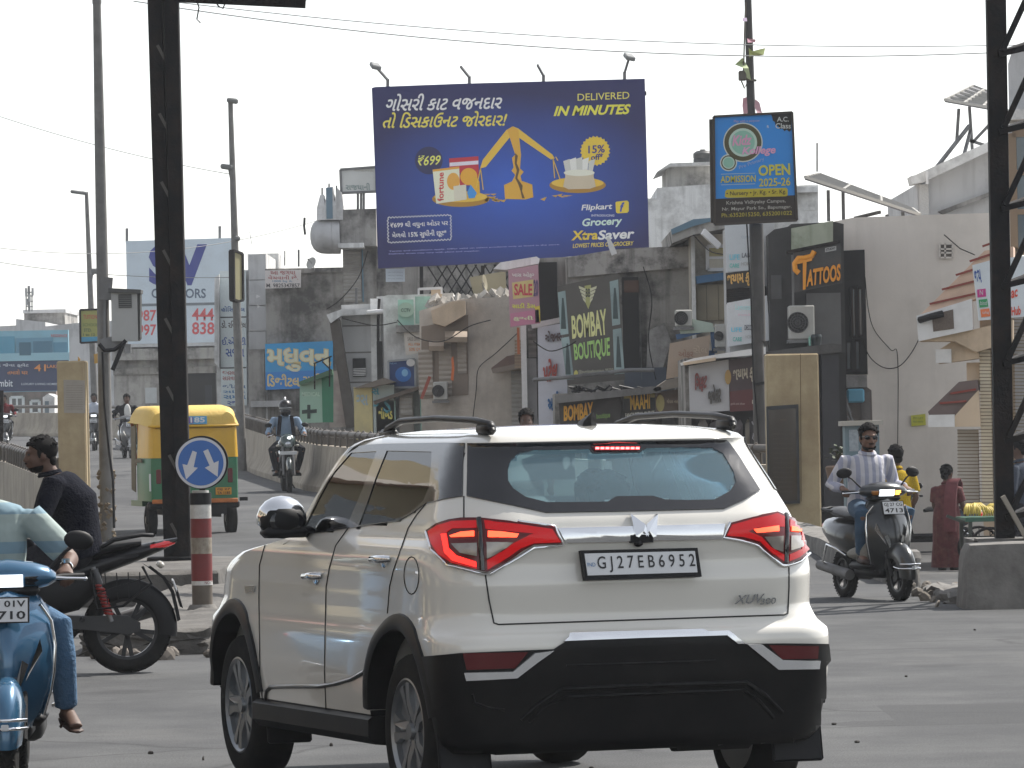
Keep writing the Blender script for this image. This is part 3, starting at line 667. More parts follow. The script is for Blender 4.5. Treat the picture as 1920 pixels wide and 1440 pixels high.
bt('DELIVERED', [(1083, 176), (1180, 172), (1180, 185), (1083, 189)], '#d0b455', .0); bt('IN MINUTES', [(1040, 199), (1183, 195), (1181, 214), (1038, 218)], '#d9b83e', .035, .2)
bp('circle', circ(804, 301, 26), '#1b1d44'); bt('₹699', [(784, 292), (827, 290), (825, 309), (783, 311)], '#d9c25a', .012, .15)
G1, G2 = '#b58a2a', '#c99b34'
bp('scale_arm', [(950, 243), (962, 250), (911, 313), (900, 316), (905, 300)], G2, .006); bp('scale_arm', [(962, 237), (972, 241), (1036, 290), (1040, 297), (1033, 299), (964, 252)], G2, .006)
bp('scale_post', [(951, 243), (961, 237), (972, 243), (977, 290), (975, 316), (982, 322), (976, 330), (978, 339), (998, 346), (1000, 370), (985, 374), (947, 373), (945, 347), (960, 340), (966, 328), (959, 320), (963, 314), (960, 296), (966, 290)], G1, .008)
bp('crack', [(966, 287), (971, 292), (969, 306), (974, 318), (970, 334), (980, 348), (979, 358), (984, 372), (979, 372), (976, 358), (972, 346), (966, 334), (969, 320), (965, 306)], '#4a3416', .010)
bp('scale_pan', circ(864, 373, 54, 15), '#8f6a1c', .006); bp('scale_pan', circ(864, 369, 50, 10), G2, .008); bp('scale_pan', circ(1083, 347, 53, 15), '#8f6a1c', .006); bp('scale_pan', circ(1083, 343, 49, 10), G2, .008)
b = MB()
for a, c in (((901, 316), (893, 352)), ((901, 316), (906, 356)), ((1037, 298), (1040, 334)), ((1037, 298), (1050, 336)), ((1046, 301), (1042, 294))): b.bar(PB.at(*a, .01), PB.at(*c, .01), .02)
b.out('scale_chain', P(G2, var=0), bb, None)
for k in range(16):
    x = random.choice([random.uniform(905, 945), random.uniform(1000, 1062)]); y = 372 - abs(x - 970) * .03 + random.uniform(-8, 6); bp('shard', [(x, y), (x + random.uniform(6, 20), y - random.uniform(-2, 5)), (x + 8, y + 3)], '#a8842e', .006)
bp('red_pack', [(842, 297), (897, 293), (898, 345), (844, 352)], '#9c1f2c', .010); bp('pack_band', [(843, 305), (897, 301), (897, 308), (843, 312)], '#b9b4c6', .012); bp('pack_sun', circ(879, 331, 16, 16), '#c98a22', .013); bt('Tide', [(862, 325), (886, 320), (886, 334), (862, 338)], '#20204a', .03)
bp('white_pack', [(811, 318), (861, 312), (863, 376), (818, 382)], '#c5bda6', .014); bp('pack_top', [(811, 318), (861, 312), (861, 316), (812, 322)], '#b8862c', .016)
bp('pack_bread', circ(850, 340, 12, 16), '#bd8a34', .016)
text('fortune', PB, [(820, 378), (821, 324), (832, 323), (832, 376)], .020, P('#a8252c', var=0), bb, bold=.02)
bp('small_pack', [(850, 349), (874, 346), (875, 374), (852, 377)], '#b3ae9c', .018); bp('bottle', [(884, 334), (893, 331), (899, 341), (900, 362), (890, 368), (882, 362), (881, 346)], '#b98c1e', .017); bp('detergent', [(882, 346), (887, 352), (894, 362), (890, 371), (879, 372), (876, 361), (880, 352)], '#2f78b4', .020)
bp('badge', [(1116 + (28.5 if k % 2 else 25.5) * math.cos(2 * PI * k / 48), 283 + (28.5 if k % 2 else 25.5) * math.sin(2 * PI * k / 48)) for k in range(48)], '#c9a12c', .006)
bt('15%', [(1103, 273), (1134, 271), (1134, 286), (1103, 288)], '#2b2c66', .02); bt('off*', [(1108, 289), (1131, 287), (1131, 299), (1108, 301)], '#2b2c66', .02)
for k in range(5): bp('bank_note', [(1062 + k * 10, 330), (1056 + k * 10 + k * 2, 302 - 4 * math.sin(PI * k / 4)), (1068 + k * 10 + k * 2, 298 - 4 * math.sin(PI * k / 4)), (1074 + k * 9, 328)], ['#a9a9a2', '#bdbcb6'][k % 2], .012 + k * .001)
bp('money_bag', [(1058, 322), (1072, 319), (1100, 318), (1114, 322), (1113, 330), (1117, 350), (1106, 354), (1066, 355), (1056, 350), (1060, 330)], '#a89c86', .018); bp('bag_rim', circ(1086, 324, 29, 6), '#c5bfae', .020); bt('₹', (1079, 333, 1093, 353), '#2a2a3c', .0)
z = []
for (a, c) in (((727, 408), (845, 403)), ((845, 403), (846, 449)), ((846, 449), (728, 455)), ((728, 455), (727, 408))):
    n = int(math.hypot(c[0] - a[0], c[1] - a[1]) / 3)
    for k in range(n):
        f = k / n; w = 1.4 * (1 if k % 2 else -1); nx, ny = (c[1] - a[1]), -(c[0] - a[0]); L_ = math.hypot(nx, ny); z.append((a[0] + (c[0] - a[0]) * f + nx / L_ * w, a[1] + (c[1] - a[1]) * f + ny / L_ * w))
z.append(z[0]); b = MB(); b.tube([PB.at(x, y, .01) for x, y in z], .011, 5); b.out('coupon_border', P(WH, var=0), bb, None)
bt('₹699 થી વધુના ઓર્ડર પર'.replace('ર્ડ', 'ડ'), [(732, 416), (840, 411), (840, 425), (732, 430)], WH, .012); bt('મેળવો 15% સુધીની છૂટ*', [(735, 435), (837, 429), (837, 444), (736, 449)], WH, .015)
bt('Flipkart', [(1090, 384), (1148, 381), (1148, 395), (1090, 398)], '#c6cbe0', .02, .15)
bp('app_icon', [(1156, 378), (1176, 376), (1179, 379), (1179, 396), (1176, 399), (1158, 400), (1155, 398), (1154, 380)], '#d0a630', .006); bt('f', (1162, 379, 1171, 397), '#2a3f8c', .05, .3)
bt('INTRODUCING', (1109, 402, 1152, 406), '#a9add0'); bt('Grocery', [(1092, 410), (1167, 406), (1166, 425), (1091, 429)], '#a9c6b4', .03, .1)
bt('Xtra', [(1072, 433), (1121, 431), (1121, 449), (1071, 451)], '#cfa433', .03, .1); bt('Saver', [(1122, 432), (1190, 428), (1189, 447), (1121, 450)], '#c9cdf0', .03, .1)
bt('LOWEST PRICES ON GROCERY', [(1074, 457), (1188, 452), (1188, 460), (1074, 465)], '#c9a94a', .015, .15)
bt('Terms and conditions apply. Offer valid on select products only as listed in the store.', [(729, 470), (1050, 457), (1050, 460), (729, 473)], '#7d7fae'); bt('Delivery times may vary with place and weather.', [(729, 475), (900, 469), (900, 472), (729, 478)], '#7d7fae')
b = MB()
for i in range(9):
    x = 715 + i * 61; b.bar(PB.at(x, 170, -.4), PB.at(x, 500 - (x - 715) * .06, -.4), .09)
for y in (190, 300, 400, 480): b.bar(PB.at(712, y, -.5), PB.at(1212, y - 15, -.5), .09)
for x in (790, 905): b.bar(PB.at(x, 498, -.4), PB.at(x + 1, 600, -.4), .08)
for x in range(800, 930, 18): b.bar(PB.at(x, 496, -1.6), PB.at(x + 40, 560, -1.6), .03); b.bar(PB.at(x + 40, 496, -1.6), PB.at(x, 560, -1.6), .03)
b.out('frame', STEELDK, bb, None)
for (x0, y0, x1, y1, lamp) in ((727, 160, 704, 124, 1), (880, 155, 864, 125, 0), (1019, 152, 1008, 122, 0), (1171, 147, 1180, 107, 1)):
    b = MB(); b.bar(PB.at(x0, y0 + 6, -.1), PB.at(x0, y0 - 12, -.1), .07); b.bar(PB.at(x0, y0 - 10, -.1), PB.at(x1, y1, .5), .045); a_ = b.out('lamp_arm', GALV, bb, None)
    if lamp: b = MB(); b.box(PB.at(x1, y1, .5), (.22, .3, .10), rot=(.35, .2, .3), bev=.02); b.out('flood_lamp', P('#5d5e5e'), a_, None)

# ---- building behind the billboard, right side
t, pl = shell('water_tank_building', 'stained white building with a roof cabin behind the billboard at its right', [(1200, 372), (1232, 372), (1232, 352), (1338, 345), (1400, 345), (1400, 352), (1534, 346), (1534, 385)], 152, 12, M_WHITEW)
t2, pl2 = shell('roof_cabin', 'stained roof cabin with a sloping slab under the black water tank', (1250, 312, 1340), 153, 5, old('stained_cabin', (.30, .29, .27)), zb=6.5)
slab('roof_slab', pl2, [(1232, 322), (1256, 306), (1342, 303), (1342, 309), (1258, 312)], .6, 5, M_WHITEW, t2)
b = MB(); c = W(1318, 305, 155); b.lathe([(.001, 0), (.28, 0), (.285, .1), (.27, .12), (.285, .14), (.285, .27), (.20, .34), (.08, .36), (.08, .39), (.001, .39)], Matrix.Translation(c), 24)
tag(b.out('water_tank', mat('tank_black', (.02, .022, .022), rough=.5, var=.2), None, 40), 'black plastic water tank on the roof cabin left of the blue school sign', 'water tank')
slab('ledge', pl, (1400, 352, 1534, 360), .5, .5, M_WHITEW, t); slab('weather_patch', pl, (1500, 362, 1534, 394), .02, .02, M_WHITEW, t)
# ---- white panelled building with the leaning dark frame
t, pl = shell('panelled_building', 'grey panelled shop building with a slanting dark frame beside it', [(640, 572), (706, 569), (706, 556), (722, 555)], 113, 8, M_GREYP)
slab('canopy', pl, [(612, 590), (640, 580), (722, 580), (722, 588), (640, 592), (620, 606)], .6, .9, M_WHITEW, t)
slab('slanting_frame', pl, [(618, 604), (637, 598), (668, 800), (649, 804)], .5, .4, P('#3b352f', var=.2, dirt=(.1, .09, .08)), t)
slab('frame_sign', pl, [(611, 700), (634, 694), (652, 800), (618, 802)], .4, .1, P('#8d847c', var=.3, scale=5, dirt=(.1, .05, .05)), t)
f = slab('vent', pl, (661, 672, 686, 706), .06, .06, DARKIN, t)
b = MB()
for k in range(5): b.bar(pl.at(662, 692 + k * 3, .08), pl.at(686, 691 + k * 3, .08), .02)
b.out('louvre', WHITEP, f, None)
for y in (610, 660, 716): slab('panel_joint', pl, (642, y, 716, y + 1.2), .01, .02, P('#55524e'), t)
slab('side_wall', pl, (694, 560, 716, 720), .08, .1, M_TAN if 0 else M_WHITEW, t); slab('gap', pl, (706, 640, 718, 712), .1, .02, DARKIN, t)
b = MB(); b.tube([pl.at(711, 560, .2), pl.at(709, 600, .2), pl.at(709, 640, .2)], .03, 8); b.out('drain_pipe', STEELDK, t, None)
t, pl = shell('white_shop', 'dirty white two storey shop with green balcony panels', [(718, 556), (728, 553), (760, 553), (850, 549)], 108, 8, M_WHITEW)
slab('balcony_panel', pl, (746, 562, 776, 612), .5, .1, mat('mint_panel', (.36, .58, .48), rough=.7, var=.15, dirt=(.1, .1, .09), damt=.5, streak=.5), t); slab('balcony_panel', pl, (778, 556, 808, 606), .5, .1, _M['mint_panel'], t)
slab('balcony_floor', pl, (742, 610, 812, 622), .6, .7, M_OLD, t); slab('balcony_post', pl, (808, 540, 830, 606), .45, .1, M_TAN, t)
b = MB(); b.prism(ring_px(pl, 761, 581, 15, 14, 28, .62), V(0, .06, 0)); o = b.out('disc_sign', P('#7f9484', var=.1), None, None); tag(o, 'round pale green shop disc on the mint balcony panels', 'sign'); text('CCTV', pl, (752, 578, 770, 585), .63, P('#4a5a50', var=0), o, bold=.02)
board('tilted_board', 'tilted white board with orange lettering under the mint balcony', 'sign', pl, [(757, 624), (795, 618), (798, 660), (761, 666)], '#a5a099', th=.06, off=.5, texts=(('SALE OFFER', (764, 632, 790, 639), '#6b625a'), ('ALL ITEMS', (765, 643, 792, 648), '#a86a3c'), ('50% OFF', (767, 652, 792, 658), '#a86a3c')))
t2 = board('blue_poster', 'dark blue glowing product poster on the white shop wall', 'poster', pl, [(728, 677), (778, 673), (779, 726), (729, 727)], '#17305c', th=.05, off=.15, frame=(P('#7f8285'), .04))
plate('poster_light', pl, circ(756, 702, 15, 14, 18), .152, .004, P('#1f5a9a', var=.3, scale=3), t2); plate('poster_ring', pl, circ(759, 699, 6, 7, 14), .157, .004, P('#6f9cc4', var=.2), t2); text('NEW', pl, (731, 680, 744, 683), .157, P('#7c98ba', var=0), t2)
b = MB(); b.prism(ring_px(pl, 770, 680, 8, 7, 18, .22), V(0, .04, 0)); b.out('cap_disc', WHITEP, t2, None)
slab('awning', pl, [(700, 752), (770, 728), (786, 724), (788, 730), (720, 752), (702, 758)], .8, .8, P('#4a4038', var=.3), t)

# ---- stalls in front, below street level of the flyover
pl = Pl(109)
t = thing('medical_booth', 'green medical booth with a dark cross beside the blue studio sign', 'booth', V(pl.at(592, 900).x, 109, -1)); 
slab('front_panel', pl, [(562, 718), (585, 710), (603, 709), (605, 792), (562, 794)], 0, .08, mat('green_panel', (.32, .50, .40), rough=.7, var=.12, dirt=(.1, .1, .1), damt=.3), t)
slab('side_panel', pl, [(603, 709), (625, 700), (625, 792), (605, 792)], .02, .1, mat('green_dark', (.03, .20, .11), rough=.6, var=.12), t); slab('roof', pl, [(560, 716), (622, 692), (624, 702), (562, 722)], .3, .6, P('#35553f', var=.15), t)
slab('cross', pl, [(576, 768), (576, 759), (582, 759), (582, 768), (594, 767), (594, 774), (582, 775), (582, 785), (576, 785), (576, 775), (566, 776), (566, 769)], .01, .01, P('#1c2b28', var=0), t); slab('lower_panel', pl, (562, 776, 604, 792), .012, .012, P('#93a39a', var=.1), t) if 0 else None
text('MEDICAL', pl, (566, 735, 600, 743), .01, P('#9fb5a6', var=0), t, bold=.02)
b = MB(); b.bar(pl.at(590, 680, .5), pl.at(590, 730, .5), .03); b.bar(pl.at(618, 668, .5), pl.at(618, 725, .5), .03); b.bar(pl.at(588, 682, .5), pl.at(622, 668, .5), .03); b.bar(pl.at(604, 678, .5), pl.at(622, 695, .5), .025); b.out('canopy_pole', STEELDK, t, None)
def stall(label, rect, col, texts=(), roof=None):
    pl = Pl(107.5); t = thing('street_stall', label, 'stall', V(pl.at((rect[0] + rect[2]) / 2, 900).x, 107.5, -1))
    q = pl.rect(*rect); q[2].z = q[3].z = -1; b = MB(); b.prism(q, V(0, .9, 0)); b.out('panel', P(col, var=.15, scale=3, dirt=(.12, .11, .1), damt=.4, streak=.3), t, None)
    for s_, bx, c in texts: text(s_, pl, bx, .01, P(c, var=0), t, bold=.03)
    if roof: slab('roof', pl, roof, .5, 1.2, P('#5d554c', var=.25, dirt=(.1, .09, .08)), t)
    return t, pl
stall('cream yellow stall panel with faded blue lettering', (663, 726, 699, 800), '#b3a878', (('રસ', (668, 740, 690, 760), '#8a9aa0'),))
stall('pale blue stall panel with teal regional lettering', (699, 722, 740, 800), '#9aa6a4', (('સ', (697, 728, 711, 740), '#3c7d8c'), ('ર', (700, 750, 712, 768), '#3c7d8c'), ('ડ', (716, 745, 732, 775), '#3c7d8c')), [(662, 728), (720, 708), (742, 716), (700, 726)])
stall('greyish teal stall panel with yellow lettering next to the dark gas stove', (705, 752, 742, 800), '#86a39c', (('શીખંડ', (709, 764, 736, 786), '#b9b25c'),))
stall('mint green stall panel under the small air conditioner', (788, 742, 812, 790), '#6fae9c')
stall('pale lilac stall counter beside the beige wall', (812, 752, 840, 800), '#8f93a2')
t, pl = stall('grey metal cabinet stall with a ribbed steel front', (748, 738, 776, 800), '#6e6a64'); roller('ribbed_front', pl, (750, 742, 773, 778), .04, t)

# ---- beige building with awnings
t, pl = shell('beige_building', 'plain beige plastered building with brown roller shutters behind the car roof', [(786, 583), (845, 565), (870, 561), (953, 556), (985, 560), (985, 585)], 103.5, 9, M_BEIGE)
slab('parapet_slab', pl, [(808, 583), (846, 566), (872, 564), (873, 590), (834, 612), (812, 606)], .5, .9, M_TAN, t)
slab('recess', pl, [(790, 612), (830, 606), (878, 590), (878, 740), (790, 748)], .02, .06, P('#6d6156', var=.15), t)
roller('roller_shutter', pl, (784, 656, 812, 740), .06, t, mat('brown_shutter', (.38, .33, .28), rough=.6, var=.15)); roller('roller_shutter', pl, (822, 640, 848, 742), .06, t, _M['brown_shutter']); roller('roller_shutter', pl, (857, 630, 875, 700), .06, t, _M['brown_shutter'])
b = MB()
for (x0, y0, x1, y1) in ((804, 640, 832, 658), (834, 622, 876, 642)):
    rings = []
    for x in (x0, x1): 
        rings.append([pl.at(x, y0, .05), pl.at(x, y0 - 1, .35), pl.at(x, (y0 + y1) / 2, .5), pl.at(x, y1, .45), pl.at(x, y1, .05)])
    b.loft(rings)
b.out('shutter_hood', P('#8a7c6e', var=.15, dirt=(.1, .09, .08)), t, 40)
b = MB(); rnd = random.Random(3)
for k in range(40):
    x = rnd.uniform(812, 955); b.box(pl.at(x, 560 + (955 - x) * .10 - rnd.uniform(-3, 6), -.3), (rnd.uniform(.1, .35), .3, rnd.uniform(.04, .16)), rot=(rnd.random(), rnd.random(), rnd.random()))
o = b.out('roof_rubble', mat('roof_scrap', (.30, .28, .25), rough=.95, var=.5, scale=8), None, None); tag(o, 'heap of broken slabs and scrap along the parapet of the beige building', 'rubble', kind='stuff')
b = MB()
for x, y in ((785, 541), (828, 539)): b.bar(pl.at(x, y, .1), pl.at(x, y + 12, .1), .04)
b.bar(pl.at(785, 542, .1), pl.at(828, 540, .1), .05); o = b.out('roof_railing', WHITEP, None, None); tag(o, 'bent white metal hoop on the roof edge above the mint panels', 'railing')
b = MB(); b.bar(pl.at(790, 520, -.5), pl.at(790, 470, -.5), .07); 
ac_unit('small white air conditioner low on the brown shutter wall', pl, (812, 716, 840, 750), .45)
t3 = thing('tiled_awning', 'small brown tiled awning jutting from the beige wall', 'awning', pl.at(950, 700, .4))
slab('tiles', pl, [(921, 690), (950, 668), (978, 662), (978, 682), (924, 697)], .8, .7, mat('brown_tiles', (.16, .10, .08), rough=.8, var=.3, scale=6), t3); slab('edge', pl, [(921, 692), (978, 680), (978, 690), (924, 700)], .85, .1, P('#6a5f56'), t3)
roller('roller_shutter', pl, (958, 696, 984, 800), .05, t)
b = MB(); b.tube([pl.at(x, y, .1) for x, y in curve_px(((970, 625), (930, 662), (898, 690), (893, 730), (886, 790)))], .009, 5); b.out('wall_cable', STEELDK, t, None)

# ---- pink and yellow banner, white canopy, white sign with red letters
pl = Pl(96.1)
t = board('pink_banner', 'pink and yellow printed banner below the white canopy', 'banner', pl, [(953, 506), (1009, 496), (1013, 606), (956, 614)], '#9c7680', th=.05, off=.1)
for r, c in (([(960, 530), (1000, 524), (1001, 556), (962, 561)], '#b3a06a'), ([(957, 588), (1010, 580), (1012, 605), (958, 612)], '#a5687e'), ([(1003, 575), (1012, 573), (1013, 604), (1004, 605)], '#c2a53c')): plate('print', pl, r, .105, .006, P(c, var=.2, scale=5), t)
for s_, bx, c in (('ખાસ ઓફર', (960, 510, 1002, 521), '#d0b3b0'), ('SALE', (964, 532, 998, 554), '#a83a44'), ('20', (1000, 524, 1009, 556), '#4a3a5c'), ('સાડી ડેસ', (960, 568, 1004, 578), '#d3b84c'), ('કુરતી', (962, 592, 1000, 602), '#d8cf9c')): text(s_, pl, bx, .112, P(c, var=0), t, bold=.03)
t, pl = shell('dark_shop', 'narrow dark shop front between the pink banner and the boutique sign', [(975, 505), (1010, 486), (1012, 484), (1062, 482)], 97.5, 8, M_OLD2)
slab('canopy', pl, [(925, 504), (938, 492), (1006, 481), (1012, 485), (1010, 494), (948, 506)], 1.2, 1.4, M_WHITEW, t); slab('opening', pl, (1010, 492, 1046, 600), .03, .04, DARKIN, t)
slab('pillar', pl, (976, 610, 990, 800), .5, .4, WHITEP, t); slab('orange_strip', pl, (969, 614, 975, 664), .4, .1, P('#8a4a28'), t); roller('roller_shutter', pl, (990, 616, 1006, 670), .1, t); slab('side_wall', pl, (988, 672, 1008, 800), .15, .2, M_GREYP, t)
slab('lintel', pl, [(996, 606), (1064, 592), (1064, 602), (998, 616)], .7, .6, WHITEP, t)
pl = Pl(96.3)
t = board('wall_sign', 'tall white wall sign with raised red and blue regional letters', 'sign', pl, [(1008, 614), (1064, 604), (1064, 800), (1010, 800)], '#a9aab2', th=.12, texts=())
for s_, bx, c in (('એજનસી', [(1022, 621), (1058, 616), (1058, 638), (1022, 643)], '#4a3a3c'), ('પટેલ', [(1017, 676), (1048, 668), (1044, 712), (1019, 718)], '#8a3a34'), ('આઈસ', [(1026, 738), (1054, 730), (1052, 768), (1028, 772)], '#24507c')): text(s_, pl, bx, .01, P(c, var=0), t, bold=.04, th=.04)

# ---- dark weathered block behind the boutique sign
t, pl = shell('weathered_block', 'blackened flat roofed concrete block behind the boutique sign', [(1062, 482), (1142, 478), (1158, 466), (1300, 461), (1300, 480)], 95.2, 9, M_OLD2)
slab('cornice', pl, [(1066, 482), (1150, 468), (1300, 462), (1300, 500), (1160, 512), (1066, 520)], .15, .3, old('stained_band', (.25, .235, .22), dirt=(.03, .028, .026), damt=.92, dscale=1.6, streak=.6), t); slab('opening', pl, (1166, 520, 1200, 702), .05, .1, DARKIN, t)
plate('opening_stain', pl, (1170, 526, 1198, 548), .055, .004, P('#3a2416', var=.4), t); slab('pipe', pl, (1200, 520, 1203, 712), .1, .08, GALV, t)
slab('plaster_patch', pl, [(1215, 620), (1246, 605), (1258, 640), (1240, 700), (1212, 690)], .03, .03, old('grey_patch', (.28, .27, .26)), t)
slab('lower_wall', pl, (1170, 690, 1250, 735), .1, .2, P('#39404a', var=.2), t)
b = MB(); b.prism([pl.at(x, y, .3) for x, y in ((1137, 446), (1141, 443), (1151, 460), (1157, 475), (1147, 479), (1141, 463))], V(0, .05, 0)); o = b.out('white_dish_edge', WHITEP, None, None); o.name = 'roof_antenna'; tag(o, 'white stick-like antenna end on the roof in front of the billboard', 'antenna')
b = MB(); b.bar(pl.at(1178, 760, .0), pl.at(1178, 700, .0), .02)
pl = Pl(92.5)
t = thing('boutique_sign', 'big tilted dark grey boutique sign with cream and green capital letters', 'sign', pl.at(1105, 722))
plate('panel', pl, [(1045, 537), (1160, 512), (1172, 712), (1064, 722)], 0, .10, P('#403d38', var=.1, scale=2, dirt=(.12, .11, .1), damt=.25), t)
for pg in ([(1046, 548), (1060, 545), (1066, 626), (1051, 628)], [(1052, 634), (1067, 631), (1076, 711), (1062, 712)], [(1143, 528), (1159, 524), (1163, 608), (1148, 611)], [(1149, 618), (1165, 615), (1171, 700), (1152, 702)]):
    p_ = plate('photo_strip', pl, pg, .006, .006, P('#7f9090', var=.45, scale=6, dirt=(.04, .05, .05), damt=.6), t)
    cx, cy = sum(p[0] for p in pg) / 4, sum(p[1] for p in pg) / 4
    plate('dress_picture', pl, [(cx - 2, cy - 28), (cx + 1, cy - 28), (cx + 3, cy - 10), (cx + 6, cy + 30), (cx - 4, cy + 30), (cx - 3, cy - 10)], .010, .004, P('#2f3c3c', var=.5, scale=9), p_)
for s_, bx, c in (('BOMBAY', [(1071, 592), (1136, 578), (1139, 628), (1073, 636)], '#b3b27c'), ('BOUTIQUE', [(1075, 645), (1143, 632), (1144, 673), (1078, 681)], '#86a860')): text(s_, pl, bx, .010, P(c, var=0), t, bold=.03)
text('@bombayboutique 98250', pl, [(1084, 694), (1150, 690), (1150, 697), (1085, 702)], .010, P('#9a9a88', var=0), t)
plate('dot', pl, circ(1080, 702, 4, 8, 14), .008, .004, P('#a09a52', var=0), t)
for sx in (1, -1):   # winged crest
    for k in range(4): plate('crest', pl, [(1102 + sx * 4, 541 + k * 7), (1102 + sx * (17 - k * 2.4), 536 + k * 7), (1102 + sx * (16 - k * 2.4), 541 + k * 7), (1102 + sx * 4, 547 + k * 7)], .010, .004, P('#a8a68c', var=0), t)
plate('crest', pl, [(1096, 536), (1108, 534), (1108, 566), (1103, 580), (1098, 568)], .008, .004, P('#8a8a58', var=0), t); text('BB', pl, (1098, 541, 1107, 557), .014, P('#3a3a30', var=0), t, bold=.03)
b = MB(); b.tube([pl.at(1000, 712, .5), pl.at(1080, 706, .5), pl.at(1180, 694, .5), pl.at(1226, 694, .4)], .035, 8); b.tube([pl.at(996, 714, .5), pl.at(1140, 696, .55)], .015, 6); o = b.out('sign_pole', GALV, None, 60); tag(o, 'thin horizontal pipe crossing below the boutique sign', 'pole')

# ---- boutique shop fascia, outlet sign, brown sign
t, pl = shell('boutique_shop', 'low dark shop front with a slab roof under the boutique sign', (1040, 738, 1240), 91.6, 5, M_OLD2)
slab('roof_slab', pl, [(1040, 742), (1090, 738), (1226, 724), (1240, 726), (1240, 736), (1045, 756)], .9, 1.2, old('slab_dark', (.14, .135, .13)), t)
b = MB(); rnd = random.Random(12)
for k in range(14): x = rnd.uniform(1062, 1230); b.tube([pl.at(x, 735, .6), pl.at(x + rnd.uniform(-20, 20), 728 + rnd.uniform(-6, 3), .7), pl.at(x + 26, 733, .6)], .02, 5)
o = b.out('loose_cable', BLACKPL, None, None); tag(o, 'tangle of black cables on the slab below the boutique sign', 'cables', kind='stuff')
t2 = board('shop_fascia', 'dark shop fascia with raised golden letters right below the boutique sign', 'sign', pl, [(1048, 756), (1164, 742), (1166, 800), (1050, 800)], '#2a2623', th=.15, off=.5)
text('BOMBAY', pl, [(1057, 761), (1112, 753), (1112, 786), (1057, 790)], .50, P('#b8862a', var=.1), t2, bold=.045, th=.05); text('boutique', pl, [(1118, 776), (1144, 772), (1144, 786), (1119, 788)], .51, P('#6c8a4a', var=0), t2, bold=.03)
t2 = board('outlet_sign', 'black outlet sign with golden name and thin white line of lettering', 'sign', pl, [(1168, 740), (1228, 734), (1230, 790), (1170, 792)], '#15130f', th=.12, off=.55)
text('MAAHI', pl, [(1181, 742), (1218, 737), (1219, 766), (1182, 769)], .56, P('#b28a2c', var=.1), t2, bold=.03, th=.04); text('FANCY RETAIL OUTLET', pl, [(1172, 775), (1227, 770), (1227, 778), (1173, 783)], .56, P('#a9a69c', var=0), t2, bold=.02)
for r in ((1170, 741, 1181, 747), (1219, 737, 1228, 745)): plate('corner_label', pl, r, .56, .01, P('#8f844e', var=.1), t2)
t2 = board('brown_sign', 'brown food shop sign with a pale picture right of the black outlet sign', 'sign', pl, [(1228, 736), (1296, 726), (1296, 772), (1230, 778)], '#4f4034', th=.10, off=.6, texts=(('ગોપાલ નમકીન', (1250, 748, 1276, 756), '#a89a86'),))
plate('picture', pl, circ(1238, 756, 8, 16, 16), .606, .004, P('#8f8456', var=.4, scale=9), t2); plate('green_panel', pl, (1279, 733, 1296, 771), .606, .006, P('#7f8f76', var=.2), t2)
slab('awning', pl, [(1224, 730), (1250, 712), (1294, 704), (1296, 722), (1228, 734)], .9, .9, P('#6b645b', var=.15, dirt=(.1, .09, .08)), t)

# ---- leaning boards and blue frame
pl = Pl(91)
board('tan_board', 'faded tan board leaning on the ledge left of the white sign tower', 'board', pl, [(1256, 644), (1332, 628), (1326, 696), (1249, 711)], '#8d7c6c', th=.06, off=.3, texts=(('ઓફર', (1272, 655, 1300, 672), '#7a5a4c'), ('સેલ', (1300, 648, 1326, 662), '#9a8a78')))
b = MB(); q = [pl.at(*p, .1) for p in ((1268, 632), (1336, 614), (1340, 662), (1316, 662))]
for k in range(3): b.bar(q[k], q[k + 1], .09)
o = b.out('sign_surround', P('#2f4d70', var=.2), None, None); tag(o, 'blue painted sign frame behind the faded tan board', 'sign frame')
board('glass_sheet', 'pale greenish panel lying slanted on the ledge above the tan board', 'board', pl, [(1268, 592), (1336, 606), (1340, 622), (1276, 626)], '#8f9c92', th=.04, off=.2)
ac_unit('weathered white air conditioner on the ledge left of the sign tower', pl, (1266, 581, 1298, 612), .3)
ac_unit('narrow white air conditioner casing right beside the white sign tower', pl, (1340, 608, 1362, 652), .3)

# ---- old house with a roof slab and yellow window
t, pl = shell('balcony_house', 'old cream house with a thick roof slab and a yellow window behind the sign tower', (1294, 440, 1372), 94, 8, old('cream_old', (.36, .33, .28)))
slab('roof_slab', pl, [(1258, 432), (1302, 412), (1336, 408), (1400, 406), (1400, 420), (1300, 440), (1262, 455)], 1.2, 6, M_OLD, t); slab('roof_edge', pl, [(1258, 430), (1300, 411), (1338, 408), (1338, 414), (1300, 424), (1260, 440)], 1.26, .1, P('#49606e', var=.15), t)
w_ = window(pl, (1326, 462, 1362, 505), t, WHITEP, mat('yellow_pane', (.42, .36, .16), rough=.4, var=.3, scale=4), bars=(0, 1)); slab('curtain', pl, (1326, 480, 1362, 506), .045, .01, P('#a09a8c', var=.2), w_)
slab('blue_band', pl, [(1304, 518), (1362, 510), (1362, 524), (1306, 532)], .3, .3, P('#34597a', var=.15), t); slab('post', pl, (1296, 442, 1306, 640), .35, .3, M_WHITEW, t); slab('lower_panel', pl, (1306, 534, 1362, 600), .08, .08, P('#857c68', var=.2, dirt=(.1, .09, .08)), t)
for x in (1324, 1346): slab('joint', pl, (x, 534, x + 2, 600), .1, .03, P('#4a443a'), t)
b = MB(); b.bar(pl.at(1318, 434, 1.5), pl.at(1348, 462, 1.3), .05, .12); b.out('tube_lamp', WHITEP, t, None)

